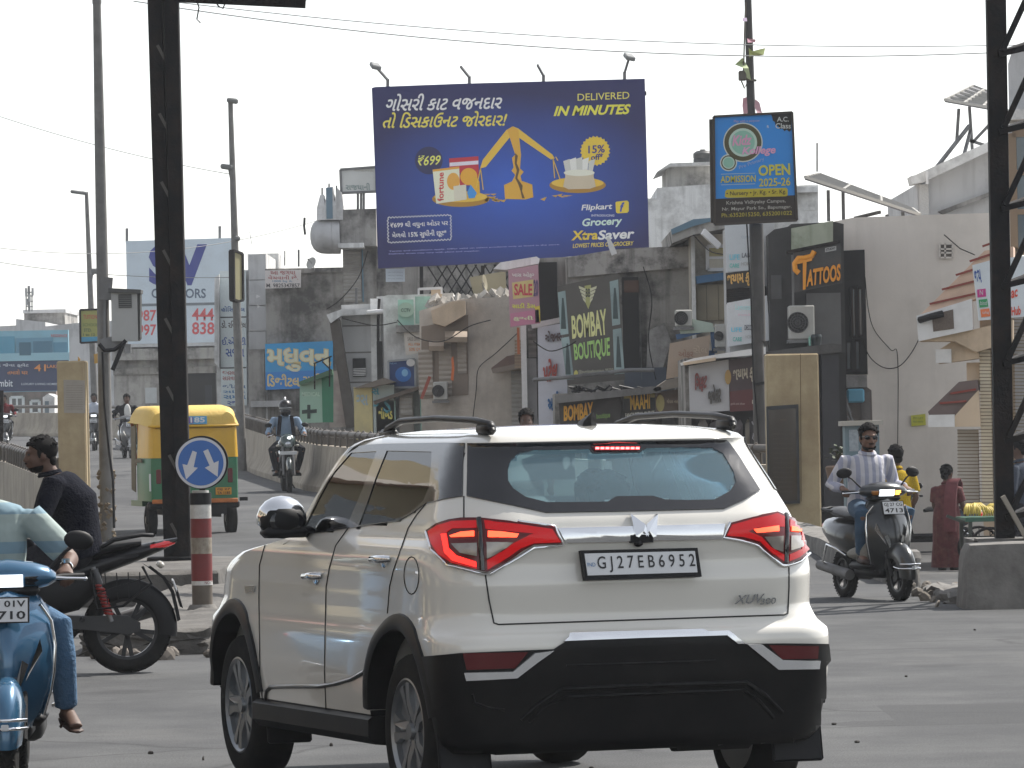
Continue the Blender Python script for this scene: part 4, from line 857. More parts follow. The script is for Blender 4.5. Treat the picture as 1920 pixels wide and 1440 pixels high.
# ---- sign tower and jewellery shop signs
t, pl = shell('sign_tower', 'slim three part sign tower of white boards beside the utility pole', [(1364, 425), (1424, 418), (1452, 418)], 89, 2, M_GREYP, zb=2.5)
t2 = board('white_board', 'upper white board of the sign tower with small teal lettering', 'sign', pl, [(1359, 422), (1421, 416), (1424, 506), (1363, 510)], '#9fa3a6', th=.1, off=.3)
for s_, bx, c in (('LIFE', (1368, 477, 1387, 487), '#5fa0b0'), ('LABS', (1391, 474, 1410, 483), '#4a4a50'), ('CARE', (1368, 494, 1386, 502), '#4f9a92'), ('HOME', (1390, 491, 1409, 498), '#8a8a88'), ('CLINIC', (1390, 442, 1408, 447), '#8a9098')): text(s_, pl, bx, .31, P(c, var=0), t2, bold=.02)
t2 = board('black_board', 'black board of the sign tower with golden regional letters', 'sign', pl, [(1361, 512), (1420, 505), (1421, 536), (1362, 542)], '#17130e', th=.1, off=.32, texts=(('શયામ કૃપા', [(1363, 516), (1418, 508), (1418, 534), (1363, 541)], '#b08a4a', .04),))
b = MB()
for k in range(7): b.bar(pl.at(1362, 545 + k * 4, .3), pl.at(1440, 538 + k * 4, .3), .03)
b.out('louvre', STEELDK, t, None); slab('louvre_back', pl, (1362, 540, 1440, 572), .1, .1, DARKIN, t)
t2 = board('white_board', 'lower white board of the sign tower with pale blue heading', 'sign', pl, [(1363, 568), (1438, 554), (1444, 638), (1365, 650)], '#b4b6b8', th=.2, off=.34)
for s_, bx, c in (('Lagnotsav', (1379, 571, 1412, 584), '#9cc0d0'), ('hall', (1384, 588, 1410, 592), '#c0a8b0'), ('LIFE', (1371, 614, 1391, 622), '#5fa8bc'), ('DECOR', (1396, 609, 1413, 619), '#55555c'), ('CARE', (1374, 632, 1391, 640), '#4f9a92'), ('HOME', (1398, 628, 1413, 635), '#9a9a98')): text(s_, pl, bx, .35, P(c, var=0), t2, bold=.02)
t, pl = shell('jewellery_shop', 'jewellery shop with a cream ledge above its white and brown signs', (1284, 672, 1436), 87, 6, M_OLD2)
slab('ledge', pl, [(1280, 679), (1300, 672), (1420, 652), (1436, 650), (1436, 664), (1342, 672), (1282, 684)], .9, 1.4, WHITEP, t); slab('ledge_face', pl, [(1280, 680), (1342, 670), (1342, 676), (1283, 685)], .93, .05, M_TAN, t)
slab('shop_opening', pl, (1296, 770, 1434, 900), .05, .1, DARKIN, t)
t2 = board('jewellery_sign', 'white jewellery sign with raised maroon and grey regional letters', 'sign', pl, [(1292, 686), (1366, 674), (1368, 770), (1294, 775)], '#98989a', th=.15, off=.5)
text('િગફટ', pl, [(1303, 700), (1328, 693), (1324, 733), (1303, 738)], .51, P('#6a3a38', var=0), t2, bold=.04, th=.04); text('જવેલર', pl, [(1327, 724), (1352, 716), (1352, 754), (1328, 759)], .51, P('#45423f', var=0), t2, bold=.04, th=.04)
t2 = board('brown_jewel_sign', 'dark brown jewellery sign with pale regional letters partly behind the utility pole', 'sign', pl, [(1367, 676), (1428, 664), (1432, 768), (1369, 772)], '#35282a', th=.12, off=.52)
text('શયામ કૃપા', pl, [(1374, 694), (1424, 686), (1424, 714), (1374, 722)], .53, P('#8f8676', var=0), t2, bold=.035); text('જવેલસ', pl, [(1410, 744), (1430, 740), (1430, 760), (1410, 763)], .53, P('#a39a8c', var=0), t2, bold=.03); text('gold and silver', pl, (1370, 755, 1397, 760), .53, P('#9a8a84', var=0), t2); plate('emblem', pl, circ(1365, 707, 6, 14, 16), .535, .006, P('#8a7040', var=.1), t2); plate('lower_half', pl, [(1368, 734), (1431, 727), (1432, 768), (1369, 772)], .523, .003, P('#4a2424', var=.1), t2)
GARM = ['#4a4640', '#2f2b2c', '#55504a', '#3a3436', '#5c564c']
for k in range(5):
    x = 1318 + k * 22
    b = MB(); q = [pl.at(x + w * s2, y, .35 + .05 * (i % 2)) for i, (w, y, s2) in enumerate(((4, 786, 1), (9, 796, 1), (8, 830, 1), (11, 872, 1), (11, 872, -1), (8, 830, -1), (9, 796, -1), (4, 786, -1)))]
    b.prism(q, V(0, .12, 0)); o = b.out('hanging_garment', P(GARM[k], var=.35, scale=8), None, None); tag(o, ['olive grey dress hanging leftmost in the jewellery shop opening', 'black dress hanging between the olive and the taupe ones', 'taupe dress in the middle of the shop opening', 'plum grey dress hanging near the utility pole', 'khaki dress hanging right of the utility pole'][k], 'garment', 'dresses hung in the shop opening')
t2 = thing('shop_mannequin', 'dark mannequin poster with a pale necklace beside the yellow pillar', 'poster', pl.at(1420, 860, .5)); plate('panel', pl, (1405, 782, 1432, 862), .6, .06, P('#1b191a', var=.2), t2)
b = MB()
for k in range(3): b.tube([pl.at(1419 + (9 - k * 2) * math.cos(a), 790 + k * 3 + (7 - k) * math.sin(a), .62) for a in [PI * j / 10 for j in range(11)]], .012, 5)
b.tube([pl.at(1413, 812, .62), pl.at(1411, 822, .62), pl.at(1417, 828, .62), pl.at(1421, 840, .62), pl.at(1416, 852, .62)], .010, 5); b.out('necklace', P('#77757a', metal=.5, rough=.4), t2, None)
# stubs of the flyover pipe end
# ---- tattoo shop
t, pl = shell('tattoo_shop', 'dark tattoo shop front with an upper ledge left of the big cream wall', [(1440, 440), (1452, 430), (1484, 424), (1484, 420), (1566, 416), (1582, 420), (1582, 468)], 88.3, 7, mat('shop_dark', (.035, .034, .034), rough=.85, var=.4, scale=2, dirt=(.09, .085, .08), damt=.3))
slab('mossy_parapet', pl, [(1484, 428), (1562, 414), (1562, 460), (1484, 474)], .1, .2, old('mossy', (.26, .28, .22), dirt=(.10, .13, .07), dscale=1.2), t)
slab('back_wall', pl, (1512, 550, 1578, 655), .05, .1, P('#4c4c4c', var=.12, dirt=(.1, .1, .1)), t); slab('ledge', pl, [(1432, 660), (1560, 644), (1578, 646), (1578, 660), (1432, 676)], .9, 1.4, old('ledge_dark', (.07, .068, .065)), t); slab('lower_wall', pl, (1540, 660, 1578, 960), .8, 1.0, mat('slate_wall', (.045, .045, .05), rough=.8, var=.2), t)
slab('door_frame', pl, (1484, 478, 1490, 600), .3, .1, GALV, t); slab('poster', pl, (1446, 516, 1466, 560), .06, .03, P('#3a3a3a', var=.3, scale=6), t)
t2 = board('tattoo_sign', 'dark hanging sign with big raised orange tattoo lettering', 'sign', pl, [(1488, 474), (1576, 456), (1579, 530), (1490, 548)], '#2c2d2e', th=.12, off=1.0)
text('T', pl, [(1494, 482), (1524, 475), (1520, 540), (1500, 545)], 1.02, P('#b8781c', var=.1), t2, bold=.035, shear=.1, th=.07); text('ATTOOS', pl, [(1514, 506), (1576, 494), (1576, 526), (1512, 538)], 1.02, P('#b8781c', var=.1), t2, bold=.035, th=.07)
b = MB(); b.tube([pl.at(x, y, 1.06) for x, y in ((1498, 512), (1491, 506), (1490, 494), (1497, 484), (1510, 484), (1522, 480), (1527, 471))], .045, 8); b.out('flourish', P('#b8781c', var=.1), t2, 60)
plate('tag_panel', pl, [(1547, 465), (1568, 461), (1568, 469), (1547, 473)], 1.01, .01, P('#8f9090', var=.05), t2); text('STUDIO', pl, [(1549, 466), (1566, 463), (1566, 467), (1549, 471)], 1.014, INK, t2, bold=.03)
plate('top_rail', pl, [(1474, 470), (1574, 450), (1576, 456), (1476, 476)], 1.05, .3, STEELDK, t2)
ac_unit('white air conditioner with a big round fan on the tattoo shop ledge', pl, (1479, 573, 1528, 636), .6, .5)
for nm, lb, c, x0, y0, x1, y1, col in (('water_bucket', 'dark bucket on the ledge beside the tattoo shop air conditioner', 'bucket', 1521, 627, 1541, 648, '#1c2426'), ('plastic_bottle', 'small pale green bottle on the ledge beside the dark bucket', 'bottle', 1516, 630, 1521, 648, '#6f9a8c')):
    p0 = pl.at((x0 + x1) / 2, y1, .7); w_ = (x1 - x0) / 2 * 88 / FOC; h_ = (y1 - y0) * 88 / FOC
    b = MB(); b.lathe([(.001, 0), (w_ * .8, 0), (w_, h_ * .7), (w_ * 1.05, h_ * .8), (w_ * (1 if nm[0] == 'w' else .4), h_ * .85), (w_ * (.9 if nm[0] == 'w' else .4), h_), (.001, h_)], Matrix.Translation(p0), 18); tag(b.out(nm, P(col, rough=.4), None, 50), lb, c)

# ---- big cream wall, its window slot and vent
t, pl = shell('cream_building', 'big plain cream plastered building with one tall dark window slot', [(1560, 416), (1600, 408), (1760, 402), (1862, 399), (1900, 399)], 91, 10, M_CREAM)
slab('window_slot', pl, [(1582, 470), (1621, 468), (1627, 702), (1584, 702)], .02, .05, DARKIN, t)
for r in ((1596, 540, 1606, 632), (1608, 540, 1619, 630), (1585, 640, 1598, 694), (1602, 638, 1614, 694)): window(pl, r, t, BLACKPL, PANEB, off=.05, bars=(0, 0), fw=.05)
slab('window_sill', pl, (1582, 704, 1626, 726), .3, .35, old('sill_dirty', (.24, .23, .22)), t); slab('dark_base', pl, [(1576, 728), (1626, 726), (1634, 732), (1636, 800), (1576, 800)], .04, .06, old('brown_base', (.10, .085, .075)), t)
b = MB(); b.box(pl.at(1604, 742, .3), (.30, .2, .24), bev=.03); o = b.out('electric_meter', P('#4a7f94', var=.1), t, None)
v_ = slab('wall_vent', pl, (1762, 457, 1786, 483), .02, .05, P('#4a4540', var=.2), t)
b = MB()
for y in (457, 467, 474, 483): b.bar(pl.at(1762, y, .03), pl.at(1786, y, .03), .03)
for x in (1762, 1772, 1786): b.bar(pl.at(x, 457, .03), pl.at(x, 483, .03), .03)
b.out('brick_grid', M_CREAM, v_, None)
b = MB(); b.tube([pl.at(x, y, .08) for x, y in curve_px(((1622, 520), (1628, 580), (1640, 620), (1670, 656), (1683, 670), (1683, 840)))], .008, 5); b.tube([pl.at(x, y, .1) for x, y in curve_px(((1618, 640), (1630, 668), (1650, 686), (1670, 691), (1690, 684), (1710, 660), (1725, 630), (1732, 600)))], .009, 5); b.tube([pl.at(x, y, .1) for x, y in ((1770, 440), (1800, 466), (1828, 478))], .01, 5); b.out('wall_wire', STEELDK, t, None)
for r in ((1588, 795, 1600, 860), (1614, 735, 1632, 800)): slab('stair_wall', pl, r, .06, .06, old('brown_base2', (.11, .10, .095)), t)  # dark brown wall strips beside the stair rail
b = MB()
for k in range(6): b.bar(pl.at(1574 + k * 3, 690 + k * 18, .6), pl.at(1578 + k * 6, 720 + k * 18, .6), .025)
b.tube([pl.at(1575, 700, .6), pl.at(1582, 740, .6), pl.at(1598, 790, .6)], .02, 6); b.out('stair_rail', GALV, t, None)
board('yellow_notice', 'small yellow green notice on the cream wall left of the tiled awning', 'notice', pl, [(1708, 779), (1735, 776), (1736, 797), (1709, 799)], '#9a9a2c', th=.03, off=.05, texts=(('TO LET', (1712, 782, 1731, 786), '#5c6a24'), ('9825 00000', (1712, 789, 1731, 792), '#5c6a24')))
# upper set back house and roof arrays
t, pl = shell('upper_house', 'set back grey white upper house with a sloping cornice under the solar panel', [(1720, 345), (1790, 312), (1862, 275), (1900, 256)], 101, 8, M_GREYP, zb=4.6)
slab('cornice', pl, [(1708, 330), (1716, 328), (1862, 262), (1900, 244), (1900, 262), (1730, 342), (1712, 345)], .5, 1.0, M_TAN if 0 else M_WHITEW, t); slab('brick_pier', pl, (1724, 346, 1742, 404), .15, .5, mat('white_brick', (.5, .49, .47), rough=.9, var=.12, dirt=(.2, .19, .18), damt=.4, bump=.5), t); slab('ledge', pl, [(1760, 396), (1860, 358), (1860, 366), (1768, 402)], .3, .3, M_OLD, t); slab('vent_pipe', pl, (1736, 320, 1741, 345), .6, .12, WHITEP, t)
SOL = mat('solar_cells', (.10, .10, .115), rough=.35, var=.2, scale=9)
def solar(label, d, corners, legs, dz):
    pl = Pl(d); c = pl.at(*corners[0]); t = thing('solar_array', label, 'solar panel', c)
    P4 = [pl.at(*p) + V(0, z, 0) for p, z in zip(corners, dz)]
    n = (P4[1] - P4[0]).cross(P4[3] - P4[0]).normalized(); b = MB(); b.prism(P4, n * .05); b.out('panel', SOL, t, None)
    b = MB()
    for k in range(7): f = k / 6; b.bar(P4[0].lerp(P4[1], f), P4[3].lerp(P4[2], f), .05)
    for k in range(4): f = k / 3; b.bar(P4[0].lerp(P4[3], f), P4[1].lerp(P4[2], f), .05)
    b.out('panel_frame', P('#8f8d88', metal=.3), t, None)
    for a, c_, z0, z1 in legs: b = MB(); b.bar(pl.at(*a) + V(0, z0, 0), pl.at(*c_) + V(0, z1, 0), .06); b.out('support', GALV, t, None)
solar('long sloping solar array on the roof of the cream building', 95, [(1510, 332), (1546, 317), (1724, 384), (1724, 402)], [((1559, 352), (1560, 411), 1, 1), ((1587, 345), (1588, 408), 1, 1), ((1670, 398), (1671, 404), 1, 1), ((1700, 392), (1701, 403), 1, 1), ((1610, 405), (1660, 392), 1, 1.4)], [0, 1.8, 1.8, 0])
solar('high tilted solar panel on posts above the upper house', 102, [(1772, 187), (1838, 151), (1900, 175), (1880, 206)], [((1826, 194), (1832, 284), 1, 1), ((1806, 198), (1802, 258), 1, 1), ((1826, 230), (1756, 314), 1, 0), ((1828, 240), (1806, 296), 1, 0), ((1826, 258), (1870, 272), 1, 1), ((1832, 262), (1866, 226), 1, 1)], [0, 1.6, 1.6, 0])
b = MB(); b.bar(W(1532, 322, 96), W(1532, 268, 96), .03); tag(b.out('lightning_rod', GALV, None, None), 'thin lightning rod standing above the long solar array', 'rod')

# ---- tiled roof house at the right edge
t, pl = shell('tiled_house', 'tan house with brick tiled columns and stepped roof awnings at the right', [(1836, 560), (1900, 556), (1960, 552)], 76, 8, M_TAN, yaw=-7)
TILE = mat('tan_roof_tiles', (.66, .48, .36), rough=.75, var=.12, scale=5, dirt=(.25, .14, .1), damt=.3); TILED = mat('dark_roof_tiles', (.15, .11, .10), rough=.8, var=.2, scale=5); REDL = P('#6a2a20', var=.15)
def awning(poly, rows, m, th):
    a = slab('roof_tiles', pl, poly, .9, th, m, t)
    for (p, q) in rows: b = MB(); b.bar(pl.at(*p, .93), pl.at(*q, .93), .028, .03); b.out('tile_course', REDL, a, None)
awning([(1726, 590), (1846, 470), (1900, 462), (1900, 548), (1830, 560), (1730, 592)], [((1743, 570), (1840, 548)), ((1766, 543), (1840, 524)), ((1792, 516), (1842, 500)), ((1818, 490), (1860, 476)), ((1842, 462), (1876, 450))], TILE, .9)
f_ = slab('fascia', pl, [(1718, 592), (1822, 560), (1824, 618), (1722, 640)], 1.0, .5, WHITEP, t); plate('planter_stones', pl, [(1747, 590), (1787, 580), (1789, 616), (1750, 622)], 1.01, .05, mat('pebbles', (.14, .11, .09), rough=.9, var=.6, scale=60), f_)
b = MB(); b.tube([pl.at(1724, 600, 1.05), pl.at(1744, 594, 1.15), pl.at(1768, 588, 1.1)], .05, 8); b.out('rolled_sheet', BLACKPL, f_, None)
slab('soffit', pl, [(1722, 640), (1824, 618), (1900, 600), (1900, 640), (1830, 660), (1790, 640)], .9, .9, M_TAN, t)
slab('bracket', pl, [(1754, 660), (1785, 640), (1832, 636), (1836, 672), (1760, 682)], .7, .7, M_TAN, t); slab('bracket_face', pl, (1754, 655, 1784, 680), .75, .06, WHITEP, t); slab('bracket', pl, (1812, 680, 1840, 720), .4, .6, M_TAN, t)
awning([(1740, 772), (1798, 716), (1832, 712), (1834, 733), (1790, 780), (1742, 778)], [((1762, 756), (1812, 752)), ((1782, 738), (1830, 730))], TILED, .9)
slab('fascia', pl, (1740, 778, 1790, 800), 1.0, .4, WHITEP, t); slab('gable', pl, [(1790, 780), (1834, 732), (1838, 800), (1790, 800)], .95, .5, M_TAN, t)
def brick_wall(name, r, off, th, m):
    o = slab(name, pl, r, off, th, m, t); b = MB(); n = int((r[3] - r[1]) / 6.5)
    for k in range(n + 1): y = r[1] + k * 6.5; b.bar(pl.at(r[0], y, off + .002), pl.at(r[2], y, off + .002), .012, .01)
    b.out('tile_joint', P('#5a4a38'), o, None)
brick_wall('tiled_column', (1836, 636, 1862, 950), .5, .5, mat('cream_tiles', (.68, .59, .44), rough=.5, var=.12, scale=6)); brick_wall('tiled_wall', (1795, 806, 1836, 948), .2, .3, mat('pale_tiles', (.56, .52, .47), rough=.5, var=.12, scale=6)); brick_wall('tiled_column', (1900, 560, 1930, 950), .5, .5, mat('grey_tiles', (.30, .29, .28), rough=.5, var=.12, scale=6))
t2 = board('shop_board', 'white shop board with small pink, green and orange marks at the right edge', 'sign', Pl(72), [(1824, 497), (1864, 486), (1960, 476), (1960, 590), (1836, 601)], '#b5bac6', th=.1, off=.5)
q_ = Pl(72)
for pg, c in (([(1832, 543), (1848, 541), (1849, 556), (1833, 558)], '#a02a6c'), ([(1835, 562), (1851, 560), (1853, 575), (1837, 577)], '#2a7c4a'), ([(1838, 580), (1855, 578), (1857, 593), (1840, 595)], '#c0643a')): plate('app_mark', q_, pg, .51, .006, P(c, var=.05), t2)
text('N', q_, (1837, 544, 1843, 553), .515, PLATEW, t2); text('bind', q_, (1838, 564, 1850, 572), .515, PLATEW, t2); text('sahaj', q_, (1842, 583, 1854, 590), .515, PLATEW, t2)
text('જય', q_, [(1826, 508), (1838, 504), (1841, 530), (1829, 534)], .515, P('#24407c', var=0), t2, bold=.02); text('Hub', q_, [(1896, 576), (1914, 573), (1914, 590), (1897, 592)], .515, P('#b0402c', var=0), t2, bold=.03); text('ac', q_, [(1896, 545), (1908, 542), (1908, 556), (1896, 560)], .515, P('#b0402c', var=0), t2, bold=.03)
t, pl = shell('corner_building', 'pale grey corner building cut by the right edge of the picture', [(1890, 120), (1896, 100), (1925, 84), (1990, 84)], 83, 6, M_GREYP, zb=4.5, yaw=-8)
slab('ledge', pl, (1880, 205, 1990, 222), .3, .4, M_WHITEW, t); window(pl, (1898, 250, 1960, 470), t, P('#6a5a48'), PANEB, off=.05, bars=(1, 2), fw=.12)

# ---- gray street cabinet behind the rider, potted shrub
pl = Pl(68)
t = thing('street_cabinet', 'grey blue street cabinet with torn posters behind the man in the striped shirt', 'cabinet', V(pl.at(1618, 950).x, 68, -.4))
q = pl.rect(1584, 796, 1651, 950); q[2].z = q[3].z = -.42; b = MB(); b.prism(q, V(0, .5, 0)); b.out('casing', P('#55666c', var=.12, dirt=(.15, .14, .13)), t, None)
plate('roof', pl, [(1578, 790), (1656, 788), (1656, 796), (1578, 799)], .08, .7, P('#8a857c', var=.1), t)
for r, c in (((1612, 804, 1640, 820), '#6d6d69'), ((1616, 822, 1641, 850), '#3c3d3c'), ((1592, 806, 1610, 846), '#7a8084')): plate('torn_poster', pl, r, .01, .01, P(c, var=.5, scale=25), t)
def shrub(label, c, h, w, seed=5, n=420):
    rnd = random.Random(seed); t = thing('potted_shrub', label, 'plant', c)
    b = MB()
    for k in range(7): a = rnd.uniform(0, 6.28); e = c + V(math.cos(a) * w * .6, math.sin(a) * w * .6, h * rnd.uniform(.6, .95)); b.tube([c, c.lerp(e, .5) + V(0, 0, .1), e], [.018, .012, .005], 5)
    b.out('stem', P('#3a3022'), t, None); b = MB()
    for k in range(n):
        a = rnd.uniform(0, 6.28); rr = w * rnd.random() ** .5; z = h * (.35 + .65 * rnd.random()); p = c + V(math.cos(a) * rr, math.sin(a) * rr, z)
        d = V(rnd.uniform(-1, 1), rnd.uniform(-1, 1), rnd.uniform(-.8, .5)).normalized(); s_ = d.cross(V(0, 0, 1)).normalized() * .022; L_ = rnd.uniform(.07, .13)
        q = [b.b.verts.new(x) for x in (p, p + d * L_ * .5 + s_, p + d * L_, p + d * L_ * .5 - s_)]; b.b.faces.new(q)
    b.out('foliage', mat('leaf_green', (.05, .07, .03), rough=.6, var=.5, scale=9), t, None)
    b = MB(); b.lathe([(.001, -.3), (.14, -.3), (.19, 0), (.17, .02), (.001, .0)], Matrix.Translation(c), 18); b.out('pot', P('#5a4636', var=.2), t, 40)
shrub('dark green potted shrub behind the person in yellow', V(W(1668, 905, 70).x, 70, .30), .62, .30)
shrub('small sprig of yellow green leaves beside the yellow pillar', V(W(1574, 850, 69).x, 69, 1.0), .28, .14, 8, 60)

# ---- cables, pipes and small clutter strung between the fronts
def cable(label, pts, d, r=.014, m=None):
    b = MB(); b.tube([W(x, y, d) for x, y in curve_px(pts)], r * .75, 5); tag(b.out('street_cable', m or STEELDK, None, 60), label, 'cable', 'cables between the shop fronts')
cable('black cable looping from the mint balcony to the beige wall', [(745, 600), (780, 632), (830, 640), (880, 612), (920, 600)], 102.2)
cable('thin cable from the drum building down to the slanting frame', [(690, 470), (672, 520), (640, 560), (612, 580)], 111)
cable('cable sagging from the dark shop to the boutique sign', [(1000, 640), (1030, 658), (1062, 650), (1080, 640)], 91)
cable('cable falling along the blackened wall right of the boutique sign', [(1206, 500), (1222, 560), (1216, 640), (1230, 712)], 93.5)
cable('cable from the roof slab of the balcony house to the sign tower', [(1300, 440), (1330, 470), (1362, 478)], 92)
cable('long thin cable crossing in front of the white shop', [(640, 596), (700, 610), (745, 604)], 106)
b = MB(); b.tube([W(690, 586, 111), W(760, 580, 110), W(836, 574, 108)], .05, 8); tag(b.out('roof_pipe', WHITEP, None, 60), 'pale horizontal pipe running from the slanting frame to the mint balcony', 'pipe')
b = MB(); b.bar(W(790, 748, 101), W(806, 706, 101), .06); tag(b.out('red_pole', P('#7a3a2c'), None, None), 'leaning reddish pole beside the small air conditioner', 'pole')
b = MB(); b.prism([W(x, y, 101.5) for x, y in ((846, 672), (850, 668), (852, 690), (850, 714), (845, 712), (847, 690))], V(0, .04, 0)); tag(b.out('orange_cloth', P('#a8562a', var=.3), None, None), 'orange cloth hanging beside the brown shutters', 'cloth')
b = MB(); b.bar(W(668, 572, 126), W(668, 540, 126), .06); b.bar(W(560, 500, 139), W(560, 468, 139), .05); b.bar(W(534, 498, 139), W(534, 470, 139), .03); tag(b.out('roof_rods', GALV, None, None), 'thin rods sticking up from the old roofs', 'rods', kind='stuff')
b = MB()
for k in range(9):
    y = 640 + k * 6; b.bar(W(965, y, 101), W(985, y - .4, 101), .05)
for r_, c_ in (((930, 560, 950, 580), 0),): pass
o = b.out('wall_ladder', P('#7d6a58'), None, None); tag(o, 'rusty rungs fixed on the edge of the beige wall', 'ladder')
t = thing('satellite_dish', 'broken yellowish satellite dish heap on the roof behind the scrap parapet', 'satellite dish', W(905, 540, 106)); c = W(905, 530, 106)
b = MB(); b.lathe([(.001, 0), (.06, .006), (.12, .03), (.16, .05), (.15, .05), (.06, .02), (.001, .012)], Matrix.Translation(c) @ Euler((R(80), .5, R(70))).to_matrix().to_4x4(), 20); b.out('dish', P_plain('#8a836c', var=.3, dirt=(.1, .09, .07)), t, 60)
b = MB(); b.bar(c, W(912, 562, 106), .05); b.out('dish_post', GALV, t, None); b = MB(); b.prism([W(x, y, 106.5) for x, y in ((880, 520), (948, 508), (950, 556), (890, 560))], V(0, .3, 0)); b.out('back_wall', P_plain('#8f8870', var=.2, dirt=(.1, .09, .07)), t, None)
P = P_plain
# ================================================================ posts, poles, wires, road signs
# twin channel steel post of the overhead gantry
pl = Pl(54); t = thing('gantry_post', 'thick black twin channel steel gantry post standing on the traffic island', 'post', V(pl.at(335, 1070).x, 54, .3))
for nm, a in (('channel', [(275, -40), (301, -40), (338, 1066), (308, 1066)]), ('channel', [(305, -40), (333, -40), (358, 1066), (333, 1066)])):
    b = MB(); b.prism(pts_of(pl, a, 0 if a[0][0] < 300 else .06), V(0, .22, 0)); bmesh.ops.bevel(b.b, geom=b.b.edges[:], offset=.012, segments=1, affect='EDGES'); b.out(nm, STEELDK, t, None)
b = MB(); b.prism(pts_of(pl, [(300, -40), (306, -40), (336, 1066), (330, 1066)], -.06), V(0, .02, 0)); 
for k in range(9):
    y = 85 + k * 128; x = 302 + y * .0285; b.bar(pl.at(x - 9, y, -.02), pl.at(x + 12, y + 40, -.02), .06, .03)
b.out('batten', mat('batten_grey', (.09, .085, .075), rough=.7, var=.3), t, None)
b = MB(); b.box(V(pl.at(334, 1066).x, 54.1, .34), (.62, .5, .05), bev=.01); b.out('base_plate', STEELDK, t, None)
b = MB(); p0 = W(345, 6, 54); b.bar(W(300, -6, 54), W(573, 7, 54), .09); b.bar(W(340, -40, 54), W(575, -34, 54), .09)
for k in range(5): x = 350 + k * 45; b.bar(W(x, -2, 54), W(x + 22, -36, 54), .05); b.bar(W(x + 22, -36, 54), W(x + 45, 0, 54), .05)
b.box(W(520, 0, 54), (.12, .12, .10)); b.box(W(545, 0, 54), (.10, .12, .14)); b.out('truss_arm', STEELDK, t, None)
b = MB(); b.tube([W(368, -2, 54), W(373, 14, 54), W(369, 36, 54), W(376, 43, 54)], .008, 5); b.tube([W(402, 0, 54), W(410, 12, 54), W(418, 16, 54), W(423, 4, 54)], .008, 5); b.out('loose_wire', BLACKPL, t, None)

# red and white bollard with keep-either-side sign
pl = Pl(43.6); cx = pl.at(380, 1150).x; zb = .2
t = thing('bollard', 'red and white striped bollard with a round blue two arrow sign on top', 'bollard', (cx, 43.6, zb))
Zs = [pl.at(380, y).z for y in (1160, 1140, 1097, 1038, 1008, 972, 946, 924)]
RW, RR = mat('bollard_white', (.58, .57, .54), rough=.6, var=.1, dirt=(.16, .14, .12), damt=.5, dscale=6), mat('bollard_red', (.17, .018, .017), rough=.55, var=.15, dirt=(.08, .03, .03), damt=.4, dscale=6)
def ringp(z0, z1, r0, m, nm, r1=None):
    b = MB(); b.cyl((cx, 43.6, z0), (cx, 43.6, z1), r0, r1, 28); b.out(nm, m, t, 50)
ringp(zb - .02, Zs[1] + .03, .13, CONCD, 'base', .105); ringp(Zs[1], Zs[2], .085, mat('bollard_rust', (.12, .10, .08), rough=.9, var=.4, scale=8), 'foot_band')
ringp(Zs[2], Zs[2] + .035, .088, RW, 'white_ring'); ringp(Zs[2] + .03, Zs[3], .0875, RR, 'red_band'); ringp(Zs[3], Zs[4], .0875, mat('bollard_dirty', (.30, .27, .22), rough=.8, var=.3, dirt=(.12, .08, .05), damt=.8, dscale=9), 'dirty_band'); ringp(Zs[4], Zs[5], .0875, RR, 'red_band'); ringp(Zs[5], Zs[6], .0875, RW, 'white_band'); ringp(Zs[6], Zs[7], .091, BLACKPL, 'cap'); ringp(Zs[7] - .01, Zs[7] + .02, .07, RW, 'cap_top')
text('NOIT', Pl(43.6, 0), (384, 1090, 399, 1095), .089, RR, t)
p2 = Pl(43.52); sc_ = (378, 867)
b = MB(); b.prism(ring_px(p2, 378, 867, 50, 50, 48, .06), V(0, .05, 0)); sg = b.out('sign_disc', BLACKPL, t, None)
plate('sign_rim', p2, circ(376.5, 868, 47.5, 47.5, 48), .065, .004, mat('sign_white', (.58, .58, .60), rough=.4, var=.06), sg); plate('sign_face', p2, circ(376.5, 868, 42.5, 42.5, 48), .070, .004, mat('sign_blue', (.03, .13, .42), rough=.35, var=.12, dirt=(.1, .15, .25), damt=.2), sg)
plate('arrow', p2, [(361, 845), (369, 848), (363, 876), (371, 877), (349, 899), (342, 870), (351, 872)], .074, .003, _M['sign_white'], sg)
plate('arrow', p2, [(381, 846), (390, 842), (401, 868), (410, 864), (408, 894), (384, 877), (393, 873)], .074, .003, _M['sign_white'], sg)
b = MB(); b.box(V(p2.at(378, 900).x, 43.62, Zs[7] + .08), (.05, .05, .3)); b.out('sign_bracket', STEELDK, t, None)

# grey lamp pole with the junction box
pl = Pl(70); z0 = road_z(70)
t = thing('lamp_pole', 'thick grey galvanised lamp pole with a junction box and dangling cables', 'pole', V(pl.at(201, 1010).x, 70, z0))
b = MB(); a, c = pl.at(202, 1016), pl.at(181, -30); b.tube([a, a.lerp(c, .35), a.lerp(c, .7), c], [.098, .084, .070, .052], 20); 
for y, r in ((3, .062), (655, .094), (905, .102)): f = (1016 - y) / 1046; p = a.lerp(c, f); b.cyl(p - V(0, 0, .03), p + V(0, 0, .03), r, seg=18)
b.out('pole', mat('pole_grey', (.185, .18, .17), rough=.75, metal=.1, var=.2, scale=7, dirt=(.09, .085, .08), damt=.6, dscale=4), t, 60)
b = MB(); rnd = random.Random(2)
for k in range(46): f = rnd.uniform(0, .13); p = a.lerp(c, f); an = rnd.uniform(-.9, 3.9); b.box(p + V(.095 * math.cos(an), -.095 * abs(math.sin(an)), 0), (.05, .03, rnd.uniform(.02, .08)), rot=(rnd.random(), rnd.random(), rnd.random()))
b.out('peeling_posters', mat('peel', (.20, .16, .11), rough=.95, var=.5, scale=20), t, None)
